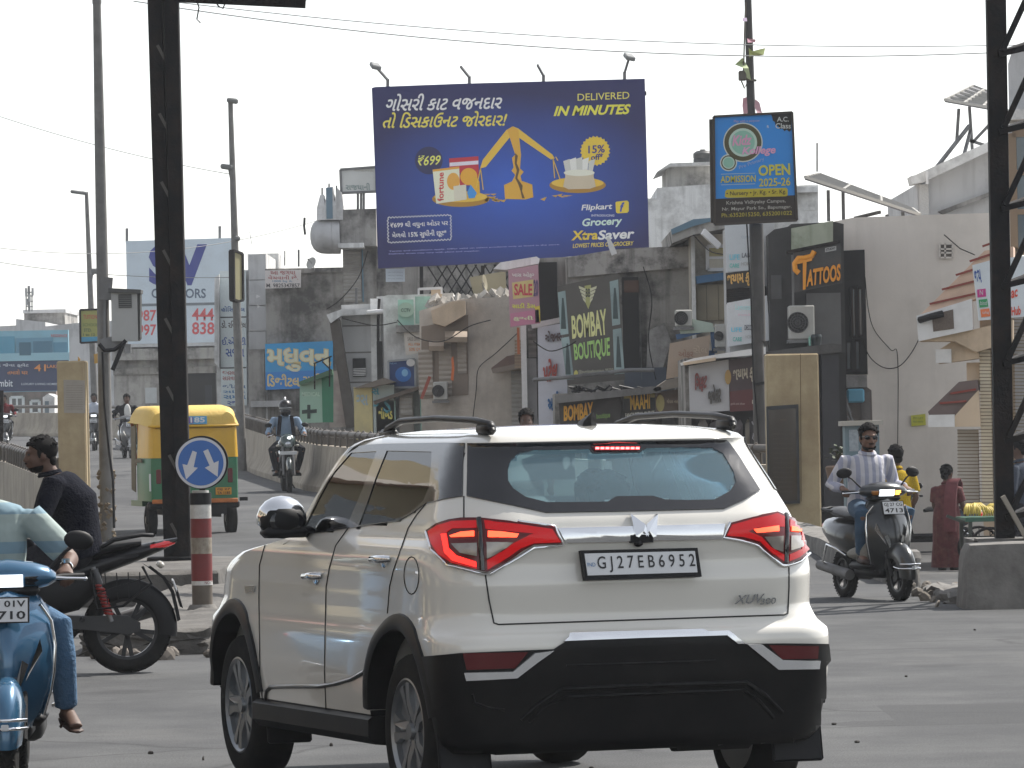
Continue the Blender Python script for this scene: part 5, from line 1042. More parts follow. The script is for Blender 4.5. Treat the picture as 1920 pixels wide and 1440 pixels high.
pj = Pl(69.7); jb = thing('junction_box', 'pale grey junction box with a louvred vent strapped to the thick lamp pole', 'junction box', pj.at(235, 640))
b = MB(); b.prism(pj.rect(208, 546, 259, 639, 0), V(0, .3, 0)); b.out('casing', mat('box_grey', (.38, .38, .365), rough=.6, var=.08, dirt=(.15, .14, .13), damt=.3), jb, None)
plate('lid', pj, [(203, 540), (264, 543), (264, 550), (203, 548)], .06, .42, P('#4a4a48'), jb); v_ = plate('vent', pj, (222, 552, 247, 577), .01, .02, P('#3a3b3a'), jb)
b = MB()
for k in range(6): b.bar(pj.at(223, 555 + k * 4, .015), pj.at(246, 555 + k * 4, .015), .012)
b.out('louvre', P('#6e6f6c'), v_, None)
b = MB(); b.prism(pts_of(pj, [(259, 546), (263, 546), (263, 634), (259, 639)], -.01), V(0, .3, 0)); b.out('side', P('#3c3c3a'), jb, None); b = MB(); b.bar(pj.at(186, 540, -.1), pj.at(210, 542, -.1), .05, .3); b.bar(pj.at(190, 650, -.1), pj.at(232, 640, -.1), .05, .2); b.bar(pj.at(196, 540, -.1), pj.at(196, 650, -.1), .03, .03); b.out('strap', GALV, jb, None)
b = MB(); b.tube([pj.at(x, y, .1) for x, y in ((186, 645), (196, 657), (214, 656), (230, 645), (236, 638))], .03, 6); b.tube([pj.at(x, y, .1) for x, y in ((232, 642), (222, 668), (211, 694))], .03, 6); b.tube([pj.at(x, y, .05) for x, y in ((192, 660), (196, 760), (205, 850), (212, 900), (214, 990))], .018, 6)
o = b.out('dangling_cable', BLACKPL, None, 60); tag(o, 'black cables hanging from the junction box down the thick lamp pole', 'cable')

# slender lamp posts further up the flyover
def lamp_post(label, d, x0, y0, x1, y1, heads, r=.07):
    t = thing('street_lamp', label, 'street lamp', W(x0, y0, d)); b = MB(); a, c = W(x0, y0, d), W(x1, y1, d); a.z = road_z(d) - .1; b.tube([a, a.lerp(c, .5), c], [r * 1.25, r, r * .6], 12); b.out('pole', _M['pole_grey'], t, 60)
    for (hx, hy, ax, ay, w) in heads:
        b = MB(); b.tube([W(ax, ay, d), W((ax + hx) / 2, min(ay, hy) - 1, d), W(hx, hy, d)], .035, 8); b.out('arm', _M['pole_grey'], t, 60)
        b = MB(); b.box(W(hx, hy, d), (w, .22, .11), rot=(0, .15, 0), bev=.03); b.out('lamp_head', P('#6c6d6c'), t, None)
    return t
lamp_post('slender street lamp with a box fitting halfway, right of the black steel post', 112, 452, 800, 432, 190, [(436, 189, 433, 191, .24), (425, 313, 434, 335, .26), (445, 447, 440, 452, .12)], .085)
lamp_post('far street lamp with its arm pointing left, left of the thick lamp pole', 172, 180, 790, 162, 360, [(148, 361, 163, 366, .55)], .10)
b = MB(); b.tube([W(170, 530, 168), W(172, 515, 168), W(180, 508, 168)], .05, 8); b.box(W(181, 508, 168), (.34, .2, .16), bev=.03); o = b.out('camera_arm', P('#6c6d6c'), None, None); o.name = 'lamp_bracket'; tag(o, 'small lamp on a curved bracket clamped to the far street lamp', 'lamp')
board('pole_sign', 'narrow framed advert board seen edge on, strapped to the slender street lamp', 'sign', Pl(111.6, 62, 445), [(437, 470), (444, 472), (454, 476), (455, 563), (446, 565), (438, 562)], '#8c8560', th=.08, frame=(STEELDK, .05))
t = board('yellow_sign', 'small yellow and blue shop advert on the far street lamp behind the thick pole', 'sign', Pl(165), [(150, 581), (186, 580), (186, 641), (151, 643)], '#9a9a4c', th=.12, texts=(('TUITION', (156, 590, 182, 598), '#b0503c', .02), ('SCHOOL', (155, 606, 184, 612), '#6a7a3c', .02), ('STD.', (157, 616, 172, 622), '#3f5a3a', .02), ('1 to 12', (156, 625, 178, 630), '#3f5a3a', .02)), frame=(STEELDK, .06)); plate('blue_band', Pl(165), [(150, 632), (186, 631), (186, 641), (151, 643)], .006, .006, P('#3f8fb0', var=.1), t)
board('yellow_plate', 'small orange yellow plate on the far lamp post beside the yellow pillar', 'sign', Pl(166), [(176, 664), (187, 662), (187, 680), (177, 682)], '#b88a24', th=.05)
b = MB(); b.tube([W(146, 742, 160), W(146, 682, 160)], .03, 6); b.prism([W(146, 668, 160), W(146, 680, 160), W(151, 674, 160)], V(0, .05, 0)); 
o = b.out('flag', P('#b98a30', var=.1), None, None); tag(o, 'tiny orange flag above the yellow pillar at left', 'flag')
b = MB(); b.bar(W(3, 900, 100), W(3, 732, 100), .07); o = b.out('thin_post', STEELDK, None, None); tag(o, 'thin black post at the far left edge', 'post')

# utility pole with the blue school sign
pl = Pl(74.5); t = thing('utility_pole', 'tall dark grey utility pole with a small box, carrying the blue school sign', 'pole', V(pl.at(1428, 1000).x, 74.5, .2))
b = MB(); a, c = pl.at(1430, 990), pl.at(1402, -20); b.tube([a, a.lerp(c, .5), c], [.10, .075, .05], 16); b.cyl(pl.at(1424, 640), pl.at(1420, 420), .088, .084, 16); b.out('pole', mat('pole_dark', (.055, .052, .05), rough=.7, var=.3, scale=5, dirt=(.12, .11, .1), damt=.4), t, 60)
b = MB(); b.box(pl.at(1392, 142, .1), (.11, .14, .14), bev=.015); b.bar(pl.at(1392, 148, .1), pl.at(1418, 151, .05), .03); b.tube([pl.at(1398, 5, .1), pl.at(1396, 60, .12), pl.at(1394, 135, .12)], .012, 5); b.tube([pl.at(1390, 152, .1), pl.at(1396, 166, .1), pl.at(1400, 158, .1)], .012, 5); b.out('fuse_box', P('#5a544a', var=.2), t, None)
b = MB(); b.tube([pl.at(x, y, .12) for x, y in ((1400, 420), (1408, 560), (1412, 700), (1420, 790), (1424, 860))], .012, 5); b.bar(pl.at(1417, 720, .15), pl.at(1433, 718, .1), .04); b.out('pole_cable', BLACKPL, t, None)
def scrap(label, pts, col):
    b = MB(); q = [pl.at(x, y, .15 + .08 * math.sin(x * .7)) for x, y in pts]; b.prism(q, V(0, .012, .0)); o = b.out('kite_scrap', P(col, var=.25, scale=8, rough=.8), None, None); tag(o, label, 'kite scrap', 'torn kites caught on the utility pole')
scrap('pale yellow torn kite flapping right of the pole', [(1404, 90), (1411, 96), (1422, 93), (1435, 90), (1432, 103), (1414, 105), (1405, 107)], '#c4cc8a')
scrap('pale green torn kite hanging left below the yellow one', [(1378, 121), (1392, 108), (1398, 118), (1404, 128), (1408, 150), (1400, 146), (1395, 128)], '#b9c49a')
scrap('pink scrap tied at the top of the pole', [(1401, 72), (1417, 74), (1416, 79), (1402, 80)], '#b98a98')
scrap('pink rag just above the blue school sign on the left', [(1393, 184), (1400, 182), (1402, 212), (1394, 214), (1392, 198)], '#b48a90')
scrap('pink rag just above the blue school sign on the right', [(1416, 186), (1424, 192), (1429, 212), (1420, 213), (1415, 200)], '#c09aa0')
scrap('small mauve tuft on the upper pole', [(1392, 34), (1400, 33), (1401, 40), (1393, 40)], '#9a8aa0')
P2 = Pl(74.2)
t = thing('school_sign', 'blue nursery school advert sign with pink title on the utility pole', 'sign', P2.at(1415, 415))
plate('panel', P2, [(1338, 219), (1484, 211), (1493, 412), (1340, 421)], 0, .14, P('#1d84d2', var=.08, scale=4, rough=.45), t)
plate('lower_band', P2, [(1340, 373), (1491, 366), (1493, 412), (1340, 420)], .004, .004, P('#2b2119', var=.1), t)
b = MB(); q = [P2.at(*p, -.06) for p in ((1338, 219), (1485, 211), (1494, 413), (1340, 421))]
for k in range(4): b.bar(q[k], q[(k + 1) % 4], .03, .2, up=(0, 1, 0))
b.bar(P2.at(1333, 224, -.1), P2.at(1336, 418, -.1), .05, .14); b.out('frame', P('#3a322a', var=.2), t, None)
def st(s, bx, c, bold=.02, shear=0): return text(s, P2, bx, .012, P(c, var=0), t, bold=bold, shear=shear)
def sp(nm, poly, c, off): return plate(nm, P2, poly, off, .003, P(c, var=.05), t)
for (x, y, r) in ((1393, 267, 37), (1366, 305, 16)):
    sp('ring', circ(x, y, r, r, 40), '#c9cfc6', .005 if r > 20 else .0045); sp('ring', circ(x, y, r - 2.2, r - 2.2, 40), '#4f4a2c', .0065); sp('ring', circ(x, y, r * .72, r * .72, 36), '#b9cfc0', .008); sp('ring', circ(x, y, r * .60, r * .60, 36), '#8ab8a4', .0095)
st('Kidz', [(1372, 254), (1410, 252), (1410, 271), (1373, 274)], '#d79ab8', .03, .25); st('Kollege', [(1391, 276), (1454, 273), (1455, 292), (1391, 294)], '#d9a2c2', .03, .25); st('Pre Primary', [(1385, 311), (1432, 294), (1434, 302), (1387, 319)], '#8fa3d0', .01); st('Play with a purpose', [(1376, 225), (1424, 224), (1424, 229), (1376, 231)], '#9c9cc8')
st('R', circ(1440, 237, 2, 2, 4) and (1438, 235, 1442, 240), '#c9d0d8', .01)
sp('burst', [(1445 + dx, 212 + dy) for dx, dy in ((0, 0), (3, 8), (4, 14), (8, 17), (9, 23), (14, 24), (17, 30), (22, 29), (26, 34), (30, 31), (35, 35), (39, 31), (39, -0.6))], '#1d1a16', .006)
st('A.C.', (1457, 219, 1479, 228), '#c2c4c0', .015); st('Class', (1454, 231, 1483, 241), '#c2c4c0', .015)
st('OPEN', [(1422, 310), (1481, 306), (1482, 328), (1422, 330)], '#c6c04a', .03); st('ADMISSION', [(1351, 330), (1417, 328), (1417, 341), (1351, 343)], '#c0b84a', .02); st('2025-26', [(1423, 335), (1482, 332), (1482, 348), (1423, 350)], '#c0b84a', .02)
sp('pill', [(1360, 358), (1364, 355), (1474, 352), (1477, 355), (1477, 366), (1474, 368), (1364, 371), (1359, 369)], '#b8a82c', .008); st('• Nursery • Jr. Kg. • Sr. Kg.', [(1362, 359), (1474, 355), (1474, 365), (1362, 369)], '#262014', .01)
sp('rule', [(1352, 326), (1416, 324), (1416, 325.2), (1352, 327.2)], '#9fb8c8', .006); sp('rule', [(1352, 346), (1416, 344), (1416, 345.2), (1352, 347.2)], '#9fb8c8', .006)
st('Krishna Vidhyalay Campus,', [(1362, 377), (1473, 373), (1473, 381), (1362, 386)], '#a9a59c', .01); st('Nr. Mayur Park So., Bapunagar.', [(1354, 389), (1484, 384), (1484, 392), (1354, 397)], '#a9a59c', .01); st('Ph.:6352015250, 6352001022', [(1353, 400), (1485, 395), (1485, 404), (1353, 409)], '#a89a34', .01)

# lattice gantry tower at the right edge
TD = 46.6
t = thing('lattice_tower', 'dark steel lattice gantry tower on the concrete block at the right edge', 'tower', W(1890, 1030, TD))
plT = Pl(TD); b = MB(); b.prism(pts_of(plT, [(1850, -30), (1886, -30), (1903, 1022), (1868, 1022)], 0), V(0, .16, 0)); b.out('leg', STEELDK, t, None)
b = MB(); b.prism(pts_of(plT, [(1990, -30), (2014, -30), (2030, 1022), (2005, 1022)], 0), V(0, .16, 0)); b.out('leg', STEELDK, t, None)
b = MB(); b.prism(pts_of(Pl(TD + 1.3), [(1924, -30), (1944, -30), (1950, 1010), (1930, 1010)], 0), V(0, .14, 0)); b.out('leg', STEELDK, t, None)
ys = [(-30, 110, 125), (110, 255, 135), (255, 395, 137), (395, 545, 260), (545, 705, 400), (705, 860, 540), (860, 1010, 690)]
for k in range(8):
    y = -30 + k * 145; x = 1872 + y * .0165
    b = MB(); b.bar(plT.at(x, y + 132, .03), plT.at(x + 150, y + 96, .03), .075, .05); b.bar(plT.at(x + 8, y + 125, .05), plT.at(x + 70, y - 10, .05), .075, .05); b.bar(plT.at(x + 70, y - 10, .05), plT.at(x + 140, y + 105, .05), .075, .05)
    b.bar(plT.at(x, y + 132, -.05), Pl(TD + 1.3).at(1936, y + 110), .05); b.out('lattice_bar', STEELDK, t, None)
b = MB(); b.bar(plT.at(1880, 930, .12), plT.at(1925, 1010, .12), .09, .04); b.out('brace', P('#8f887c'), t, None)
b = MB(); b.box(V(W(1885, 1025, TD).x, TD + .1, .55), (.5, .4, .04)); b.box(V(W(1885, 1025, TD).x + .7, TD + .6, .3), (1.9, 1.6, .5)); b.out('footing', CONCD, t, None)
b = MB(); b.bar(plT.at(1845, -60, 0), W(330, -75, 54), .25, .5); b.bar(plT.at(1845, -110, 0), W(330, -125, 54), .2, .2); b.out('cross_beam', STEELDK, t, None)

# wires across the sky
def wire(label, pts, r=.012):
    b = MB(); b.tube(pts, r, 5, caps=False); o = b.out('overhead_wire', mat('wire_grey', (.22, .22, .22), rough=.7, var=0), None, None); tag(o, label, 'wire', 'overhead wires')
def sag(p, q, s, n=24): return [p.lerp(q, k / n) - V(0, 0, s * 4 * (k / n) * (1 - k / n)) for k in range(n + 1)]
wire('upper of the two long wires crossing the whole sky', sag(W(250, -6, 60), W(1990, 82, 64), .22), .006)
wire('lower of the two long wires crossing the whole sky', sag(W(250, 2, 60), W(1990, 92, 64), .30), .007)
wire('thin wire slanting down from the left edge to the slender street lamp', sag(W(-40, 205, 112), W(434, 327, 112), .12), .008)
wire('thin wire from the thick pole to the drum building', sag(W(-40, 460, 118), W(600, 412, 128), .45), .008)
wire('low thin wire at the left edge above the far hoarding', sag(W(-40, 485, 130), W(440, 520, 112), .15), .008)
b = MB(); b.tube([W(571, 408, 126), W(570, 424, 126), W(572, 440, 126)], .03, 5); b.tube([W(468, 434, 122), W(472, 458, 122)], .006, 4); o = b.out('kite_tail', BLACKPL, None, None); o.name = 'kite_string'; tag(o, 'dark scrap of kite string hanging from the wire left of the drum building', 'kite scrap')
b = MB()
for pts in (((481, 552), (488, 556), (480, 559)), ((482, 570), (487, 575), (483, 578))): b.prism([W(x, y, 149) for x, y in pts], V(0, .03, 0))
o = b.out('paper_scrap', WHITEP, None, None); tag(o, 'white paper scraps stuck on the clinic tower', 'paper')
# ================================================================ the white SUV
def build_suv():
    CAR_YAW = R(19.5); LOC = V(.338, 23.387, 0)
    root = thing('parked_suv', 'white compact SUV seen from behind with red brake lights lit, nearest vehicle in the road', 'car')
    root.name = 'suv'
    M = Matrix.Translation(LOC) @ Matrix.Rotation(CAR_YAW, 4, 'Z'); MI = M.inverted()
    PAINT = mat('pearl_white_paint', (.655, .635, .58), rough=.22, var=.0, coat=1.0, spec=.5)
    def interp(tab, z):
        for (a, b) in zip(tab, tab[1:]):
            if z <= b[0]:
                t = (z - a[0]) / (b[0] - a[0]); t = max(0, min(1, t))
                return [p + (q - p) * t for p, q in zip(a[1:], b[1:])]
        return list(tab[-1][1:])
    # z, half width, rear y, front y, corner radius x, corner radius y, crown
    TAB = [(.27, .86, -.60, 3.00, .20, .20, .05), (.31, .89, -.64, 3.12, .20, .20, .06), (.42, .905, -.665, 3.22, .20, .18, .07), (.58, .918, -.70, 3.27, .19, .17, .08),
           (.72, .918, -.715, 3.28, .19, .17, .08), (.765, .915, -.71, 3.28, .19, .17, .08), (.80, .905, -.665, 3.27, .23, .24, .09), (.86, .897, -.650, 3.26, .27, .29, .10),
           (.96, .897, -.668, 3.23, .28, .30, .10), (1.00, .899, -.672, 3.20, .28, .30, .10), (1.04, .902, -.660, 3.10, .28, .30, .11), (1.09, .900, -.655, 2.85, .28, .32, .11),
           (1.13, .890, -.665, 2.45, .28, .34, .12), (1.16, .872, -.672, 2.06, .28, .34, .12), (1.20, .850, -.675, 1.99, .29, .34, .12), (1.26, .832, -.655, 1.92, .29, .34, .12),
           (1.30, .815, -.625, 1.87, .28, .32, .12), (1.42, .765, -.535, 1.78, .27, .30, .12), (1.54, .708, -.440, 1.67, .26, .28, .12), (1.585, .685, -.415, 1.60, .25, .27, .12),
           (1.605, .675, -.440, 1.53, .24, .26, .12), (1.625, .655, -.425, 1.44, .24, .25, .12), (1.645, .60, -.36, 1.28, .24, .25, .12), (1.660, .51, -.22, .95, .22, .25, .12), (1.672, .37, .02, .55, .2, .2, .1), (1.678, .18, .16, .4, .1, .1, .05)]
    def ring(z):
        hw, r, f, cx, cy, cr = interp(TAB, z)
        cyf = cy * (1.35 if z < 1.04 else max(.62, 1.35 - (z - 1.04) * 6))
        half = []
        n1, n2, n3, n4 = 14, 12, 34, 12
        for i in range(n1): x = (hw - cx) * i / n1; half.append((x, r + 0))
        for i in range(n2): a = PI / 2 * i / n2; half.append((hw - cx + cx * math.sin(a), r + cy - cy * math.cos(a)))
        for i in range(n3): t = i / n3; half.append((hw, r + cy + (f - cyf - r - cy) * t))
        for i in range(n4 + 1): a = PI / 2 * i / n4; half.append((hw - cx + cx * math.cos(a), f - cyf + cyf * math.sin(a)))
        for i in range(1, 8): half.append(((hw - cx) * (1 - i / 8), f))
        out = []
        for x, y in half:
            k = (x / hw) ** 2
            yy = y + cr * k * .6 * max(0, min(1, -(y - .1) / .5)) - (cr * k if y > 1.0 and y > f - cyf * 1.05 else 0)
            side = max(0, (y - 1.2) / 2.2); xx = x * (1 - .05 * side * side)
            out.append((xx, yy))
        lo = [(-x, y) for x, y in out[1:-1]][::-1]
        return [V(x, y, z) for x, y in out] + ([V(0, f, z)] if abs(out[-1][0]) > 1e-6 else []) + [V(x, y, z) for x, y in lo]
    zs = []
    for a, b in zip(TAB, TAB[1:]):
        k = max(1, round((b[0] - a[0]) / .022)); zs += [a[0] + (b[0] - a[0]) * i / k for i in range(k)]
    zs.append(TAB[-1][0])
    # soften the table so that the shoulders read as pressed steel, not folded card
    mb = MB(); mb.loft([ring(z) for z in zs])
    bmesh.ops.recalc_face_normals(mb.b, faces=mb.b.faces)
    for _ in range(2):
        bmesh.ops.smooth_vert(mb.b, verts=[v for v in mb.b.verts if .33 < v.co.z < 1.66], factor=.35, use_axis_x=True, use_axis_y=True, use_axis_z=False)
    full = mb.b.copy()
    bvh = BVHTree.FromBMesh(full)
    me = bpy.data.meshes.new('body'); mb.b.to_mesh(me); mb.b.free()
    # wheel arches
    tmp = bpy.data.objects.new('tmp', me); COL.objects.link(tmp)
    cutters = []
    for y in (0, 2.6):
        for sx in (-1, 1):
            c = MB(); c.cyl((sx * .60, y, .36), (sx * 1.2, y, .36), .435, seg=48); cm = c.mesh()
            co = bpy.data.objects.new('cut', cm); COL.objects.link(co); cutters.append(co)
            md = tmp.modifiers.new('b', 'BOOLEAN'); md.operation = 'DIFFERENCE'; md.object = co; md.solver = 'EXACT'
    dg = bpy.context.evaluated_depsgraph_get()
    body = bpy.data.meshes.new_from_object(tmp.evaluated_get(dg)); body.name = 'body'
    for c in cutters: bpy.data.objects.remove(c)
    bpy.data.objects.remove(tmp)

    # --- seen outlines laid on the shell
    eye = MI @ CAMP
    def hit(px, py, lift=0, back=False):
        best = None
        for jx, jy in ((0, 0), (.5, .35), (-.45, -.3), (.3, -.5)):     # a ray can slip between two faces: keep the nearest of four
            d = (MI.to_3x3() @ (W(px + jx, py + jy, 1) - CAMP)).normalized()
            h = bvh.ray_cast(eye, d)
            if h[0] is not None and (best is None or h[3] < best[3] - .02): best = h
        h = best; d = (MI.to_3x3() @ (W(px, py, 1) - CAMP)).normalized()
        if h is None:
            h = bvh.find_nearest(eye + d * 24.0)
            return h[0] + h[1] * lift
        return h[0] + h[1] * lift
    def skin(name, poly, lift, th, m, parent=root, step=9, mirror=False, smooth=40, box=None):
        """panel of thickness th lying on the shell inside the pixel outline `poly`"""
        b = bmesh.new(); vs = [b.verts.new((x, y, 0)) for x, y in poly]
        for t in tessellate_polygon([[V(x, y, 0) for x, y in poly]]): b.faces.new([vs[i] for i in t])
        x0, x1 = min(p[0] for p in poly), max(p[0] for p in poly); y0, y1 = min(p[1] for p in poly), max(p[1] for p in poly)
        for lo, hi, ax in ((x0, x1, 0), (y0, y1, 1)):
            t = lo + step
            while t < hi:
                co = [0, 0, 0]; no = [0, 0, 0]; co[ax] = t; no[ax] = 1
                bmesh.ops.bisect_plane(b, geom=b.verts[:] + b.edges[:] + b.faces[:], plane_co=co, plane_no=no); t += step
        fr = {}
        for v in b.verts:
            q = hit(v.co.x, v.co.y, lift); q0 = hit(v.co.x, v.co.y, lift - th); fr[v] = (q, q0)
        o = MB(); tv = {v: o.b.verts.new(a) for v, (a, _) in fr.items()}; bv = {v: o.b.verts.new(c) for v, (_, c) in fr.items()}
        for f in b.faces:
            o.b.faces.new([tv[v] for v in f.verts]); o.b.faces.new([bv[v] for v in f.verts][::-1])
        for e in b.edges:
            if len(e.link_faces) == 1:
                a, c = e.verts; o.b.faces.new((tv[a], tv[c], bv[c], bv[a]))
        b.free()
        return pair(o, name, m, parent, smooth, mirror)
    def pair(o, name, m, parent, smooth, mirror):
        ob = o.out(name, m, parent, smooth)
        if mirror:
            m2 = ob.data.copy(); m2.transform(Matrix.Scale(-1, 4, V(1, 0, 0))); m2.flip_normals()
            link_mesh(name, m2, m, parent, None)
        return ob
    def seam(name, pts, w, lift=.002, m=None, parent=root, th=.004, mirror=False):
        """narrow strip following a pixel polyline on the shell"""
        dense = []
        for a, c in zip(pts, pts[1:]):
            k = max(1, int(math.hypot(c[0] - a[0], c[1] - a[1]) / 8)); dense += [(a[0] + (c[0] - a[0]) * i / k, a[1] + (c[1] - a[1]) * i / k) for i in range(k)]
        dense.append(pts[-1])
        q = [hit(x, y, lift) for x, y in dense]
        o = MB(); o.tube(q, w / 2, seg=6)
        return pair(o, name, m or INK, parent, 60, mirror)

    # glass outlines
    SIDE = [(563, 1004), (600, 935), (632, 876), (657, 840), (690, 835), (720, 833), (780, 832), (827, 831), (872, 831), (869, 870), (868, 931), (835, 936), (800, 944), (775, 962), (749, 977), (700, 984), (655, 991), (610, 998)]
    FWIN = [(569, 998), (599, 930), (630, 884), (660, 850), (708, 847), (694, 885), (677, 930), (652, 987), (610, 993)]
    RWIN = [(675, 985), (690, 945), (706, 898), (727, 846), (811, 848), (810, 880), (806, 915), (796, 939), (774, 959), (740, 977), (711, 981)]
    QWIN = [(832, 848), (866, 845), (863, 890), (860, 924), (815, 932), (822, 895)]
    REAR = [(878, 831), (1361, 824), (1385, 858), (1424, 920), (1395, 938), (1357, 955), (1200, 959), (1024, 962), (960, 948), (876, 931)]
    CLR = [(952, 880), (958, 862), (975, 849), (1000, 845), (1050, 844), (1103, 843), (1111, 851), (1198, 850), (1211, 841), (1280, 840), (1335, 841), (1355, 852), (1374, 885), (1379, 905), (1368, 922), (1339, 938), (1290, 939), (1246, 938), (1224, 931), (1155, 932), (1139, 942), (1080, 943), (1024, 943), (985, 933), (962, 917), (953, 903)]
    def inside(x, y, poly):
        r = False; j = len(poly) - 1
        for i in range(len(poly)):
            (xi, yi), (xj, yj) = poly[i], poly[j]
            if (yi > y) != (yj > y) and x < (xj - xi) * (y - yi) / (yj - yi) + xi: r = not r
            j = i
        return r
    def px_of(p):
        w = M @ p; d = w.y; u = w.x * FOC / d; v = (EYE - w.z) * FOC / d
        return 960 + u * _c + v * _s, 788 - u * _s + v * _c
    # open the shell behind the clear panes (both sides, and the windscreen)
    bm = bmesh.new(); bm.from_mesh(body); kill = []
    def grow(poly, k):
        cx, cy = sum(p[0] for p in poly) / len(poly), sum(p[1] for p in poly) / len(poly)
        return [(cx + (x - cx) * k, cy + (y - cy) * k) for x, y in poly]
    G = [grow(FWIN, 1.06), grow(RWIN, 1.06), grow(QWIN, 1.1)]; GC = grow(CLR, 1.03)
    for f in bm.faces:
        c = f.calc_center_median(); n = f.normal
        if not (1.1 < c.z < 1.61): continue
        if n.y < -.55 and c.y < 0:
            if inside(*px_of(c), GC): kill.append(f)
        elif abs(n.x) > .5 and abs(c.x) > .5:
            x, y = px_of(V(-abs(c.x), c.y, c.z))
            if any(inside(x, y, g) for g in G): kill.append(f)
        elif n.y > .4 and c.y > 1.0 and 1.215 < c.z < 1.575 and abs(c.x) < .6: kill.append(f)
    bmesh.ops.delete(bm, geom=kill, context='FACES')
    bm.to_mesh(body); bm.free(); body.materials.clear()
    body.materials.append(PAINT); body.materials.append(mat('bumper_plastic', (.005, .005, .0055), rough=.42, var=.1, scale=8, spec=.22, dirt=(.035, .032, .028), damt=.2, dscale=3))
    for p in body.polygons:
        if p.center.z < .39 or (p.center.y < -.30 and p.center.z < .50): p.material_index = 1
    bo = link_mesh('body', body, None, root, 42)
    # inner lining: the same shell a few centimetres in, dark
    ib = full.copy(); kill = []
    for f in ib.faces:
        c = f.calc_center_median(); n = f.normal
        k = c.z < .95 or c.z > 1.655
        if 1.1 < c.z < 1.61:
            if n.y < -.55 and c.y < 0: k = k or inside(*px_of(c), GC)
            elif abs(n.x) > .5 and abs(c.x) > .5: k = k or any(inside(*px_of(V(-abs(c.x), c.y, c.z)), g) for g in G)
            elif n.y > .4 and c.y > 1.0 and 1.215 < c.z < 1.575 and abs(c.x) < .6: k = True
        if k or (c.z < 1.16 and c.y > 1.9): kill.append(f)
    ib.normal_update(); nv = {v: v.normal.copy() for v in ib.verts}
    for v in ib.verts: v.co -= nv[v] * .03
    bmesh.ops.delete(ib, geom=kill, context='FACES')
    li = bpy.data.meshes.new('cabin_lining'); ib.to_mesh(li); ib.free()
    link_mesh('cabin_lining', li, mat('cabin_lining', (.50, .48, .44), rough=.8), root, 60)

    # windows: black surround + tinted panes
    TINT = glassy('side_glass', (.60, .66, .62), clear=.8, ior=1.55)
    RT = glassy('rear_glass', (.70, .88, .93), clear=.97, ior=1.42, gtint=(.8, .93, 1), dust_glare=.09)  # pale dust mix also stands in for cabin light; gloss tint adds sky blue
    def ringpanel(name, outer, holes, lift, th, m):
        """surround with openings: outline panel minus panes"""
        b = bmesh.new()
        polys = [[V(x, y, 0) for x, y in outer]] + [[V(x, y, 0) for x, y in h] for h in holes]
        fl = [p for q in polys for p in q]; vs = [b.verts.new(p) for p in fl]
        for t in tessellate_polygon(polys): b.faces.new([vs[i] for i in t])
        for lo, hi, ax in ((min(p.x for p in fl), max(p.x for p in fl), 0), (min(p.y for p in fl), max(p.y for p in fl), 1)):
            t = lo + 10
            while t < hi:
                co = [0, 0, 0]; no = [0, 0, 0]; co[ax] = t; no[ax] = 1
                bmesh.ops.bisect_plane(b, geom=b.verts[:] + b.edges[:] + b.faces[:], plane_co=co, plane_no=no); t += 10
        o = MB(); mp = {}
        for v in b.verts: mp[v] = (o.b.verts.new(hit(v.co.x, v.co.y, lift)), o.b.verts.new(hit(v.co.x, v.co.y, lift - th)))
        for f in b.faces:
            o.b.faces.new([mp[v][0] for v in f.verts]); o.b.faces.new([mp[v][1] for v in f.verts][::-1])
        for e in b.edges:
            if len(e.link_faces) == 1: a, c = e.verts; o.b.faces.new((mp[a][0], mp[c][0], mp[c][1], mp[a][1]))
        b.free(); return o
    o = ringpanel('s', SIDE, [FWIN, RWIN], .006, .014, BLACKGL); pair(o, 'window_surround', BLACKGL, root, 40, True)
    skin('front_door_window', FWIN, .002, .004, TINT, mirror=True)
    skin('rear_door_window', RWIN, .002, .004, TINT, mirror=True)
    ringpanel('r', REAR, [CLR], .007, .016, BLACKGL).out('rear_window_border', BLACKGL, root, 40)
    skin('rear_window', CLR, .004, .004, RT)
    ws = MB(); gr = []
    for i in range(12):
        z = 1.205 + .375 * i / 11; row = []
        for k in range(13):
            x = (-.64 + 1.28 * k / 12) * (1 - (z - 1.205) * .55); h = bvh.ray_cast(V(x, 5, z), V(0, -1, 0))
            while h[0] is None or h[0].y < 1.25: x *= .95; h = bvh.ray_cast(V(x, 5, z), V(0, -1, 0))
            row.append(h[0] + V(0, .004, 0))
        gr.append(row)
    ws.loft(gr, caps=False, cyclic=False); ws.out('windscreen', glassy('screen_glass', (.85, .93, .92), clear=.95), root, 60)

    # black lower cladding and bumper
    BLK = mat('bumper_plastic', (.005, .005, .0055), rough=.42, var=.1, scale=8, spec=.22, dirt=(.035, .032, .028), damt=.2, dscale=3)
    BUMP = [(795, 1231), (865, 1224), (940, 1221), (1038, 1217), (1067, 1198), (1200, 1193), (1363, 1189), (1392, 1207), (1470, 1206), (1550, 1207), (1556, 1260), (1556, 1330), (1548, 1378), (1500, 1392), (1363, 1396), (1197, 1392), (1000, 1402), (917, 1402), (845, 1395), (815, 1330), (800, 1280)]
    skin('rear_bumper', BUMP, .012, .02, BLK, step=10)
    for pl_, w in (([(975, 1348), (1010, 1318), (1052, 1291), (1200, 1284), (1396, 1278), (1430, 1300), (1464, 1335)], .022), ([(990, 1352), (1030, 1318), (1060, 1306), (1200, 1300), (1390, 1292), (1420, 1312), (1448, 1345)], .018), ([(886, 1300), (890, 1316), (915, 1326), (945, 1330)], .012), ([(1060, 1247), (1200, 1243), (1340, 1238)], .012)):
        seam('bumper_ridge', pl_, w, .012, BLK)
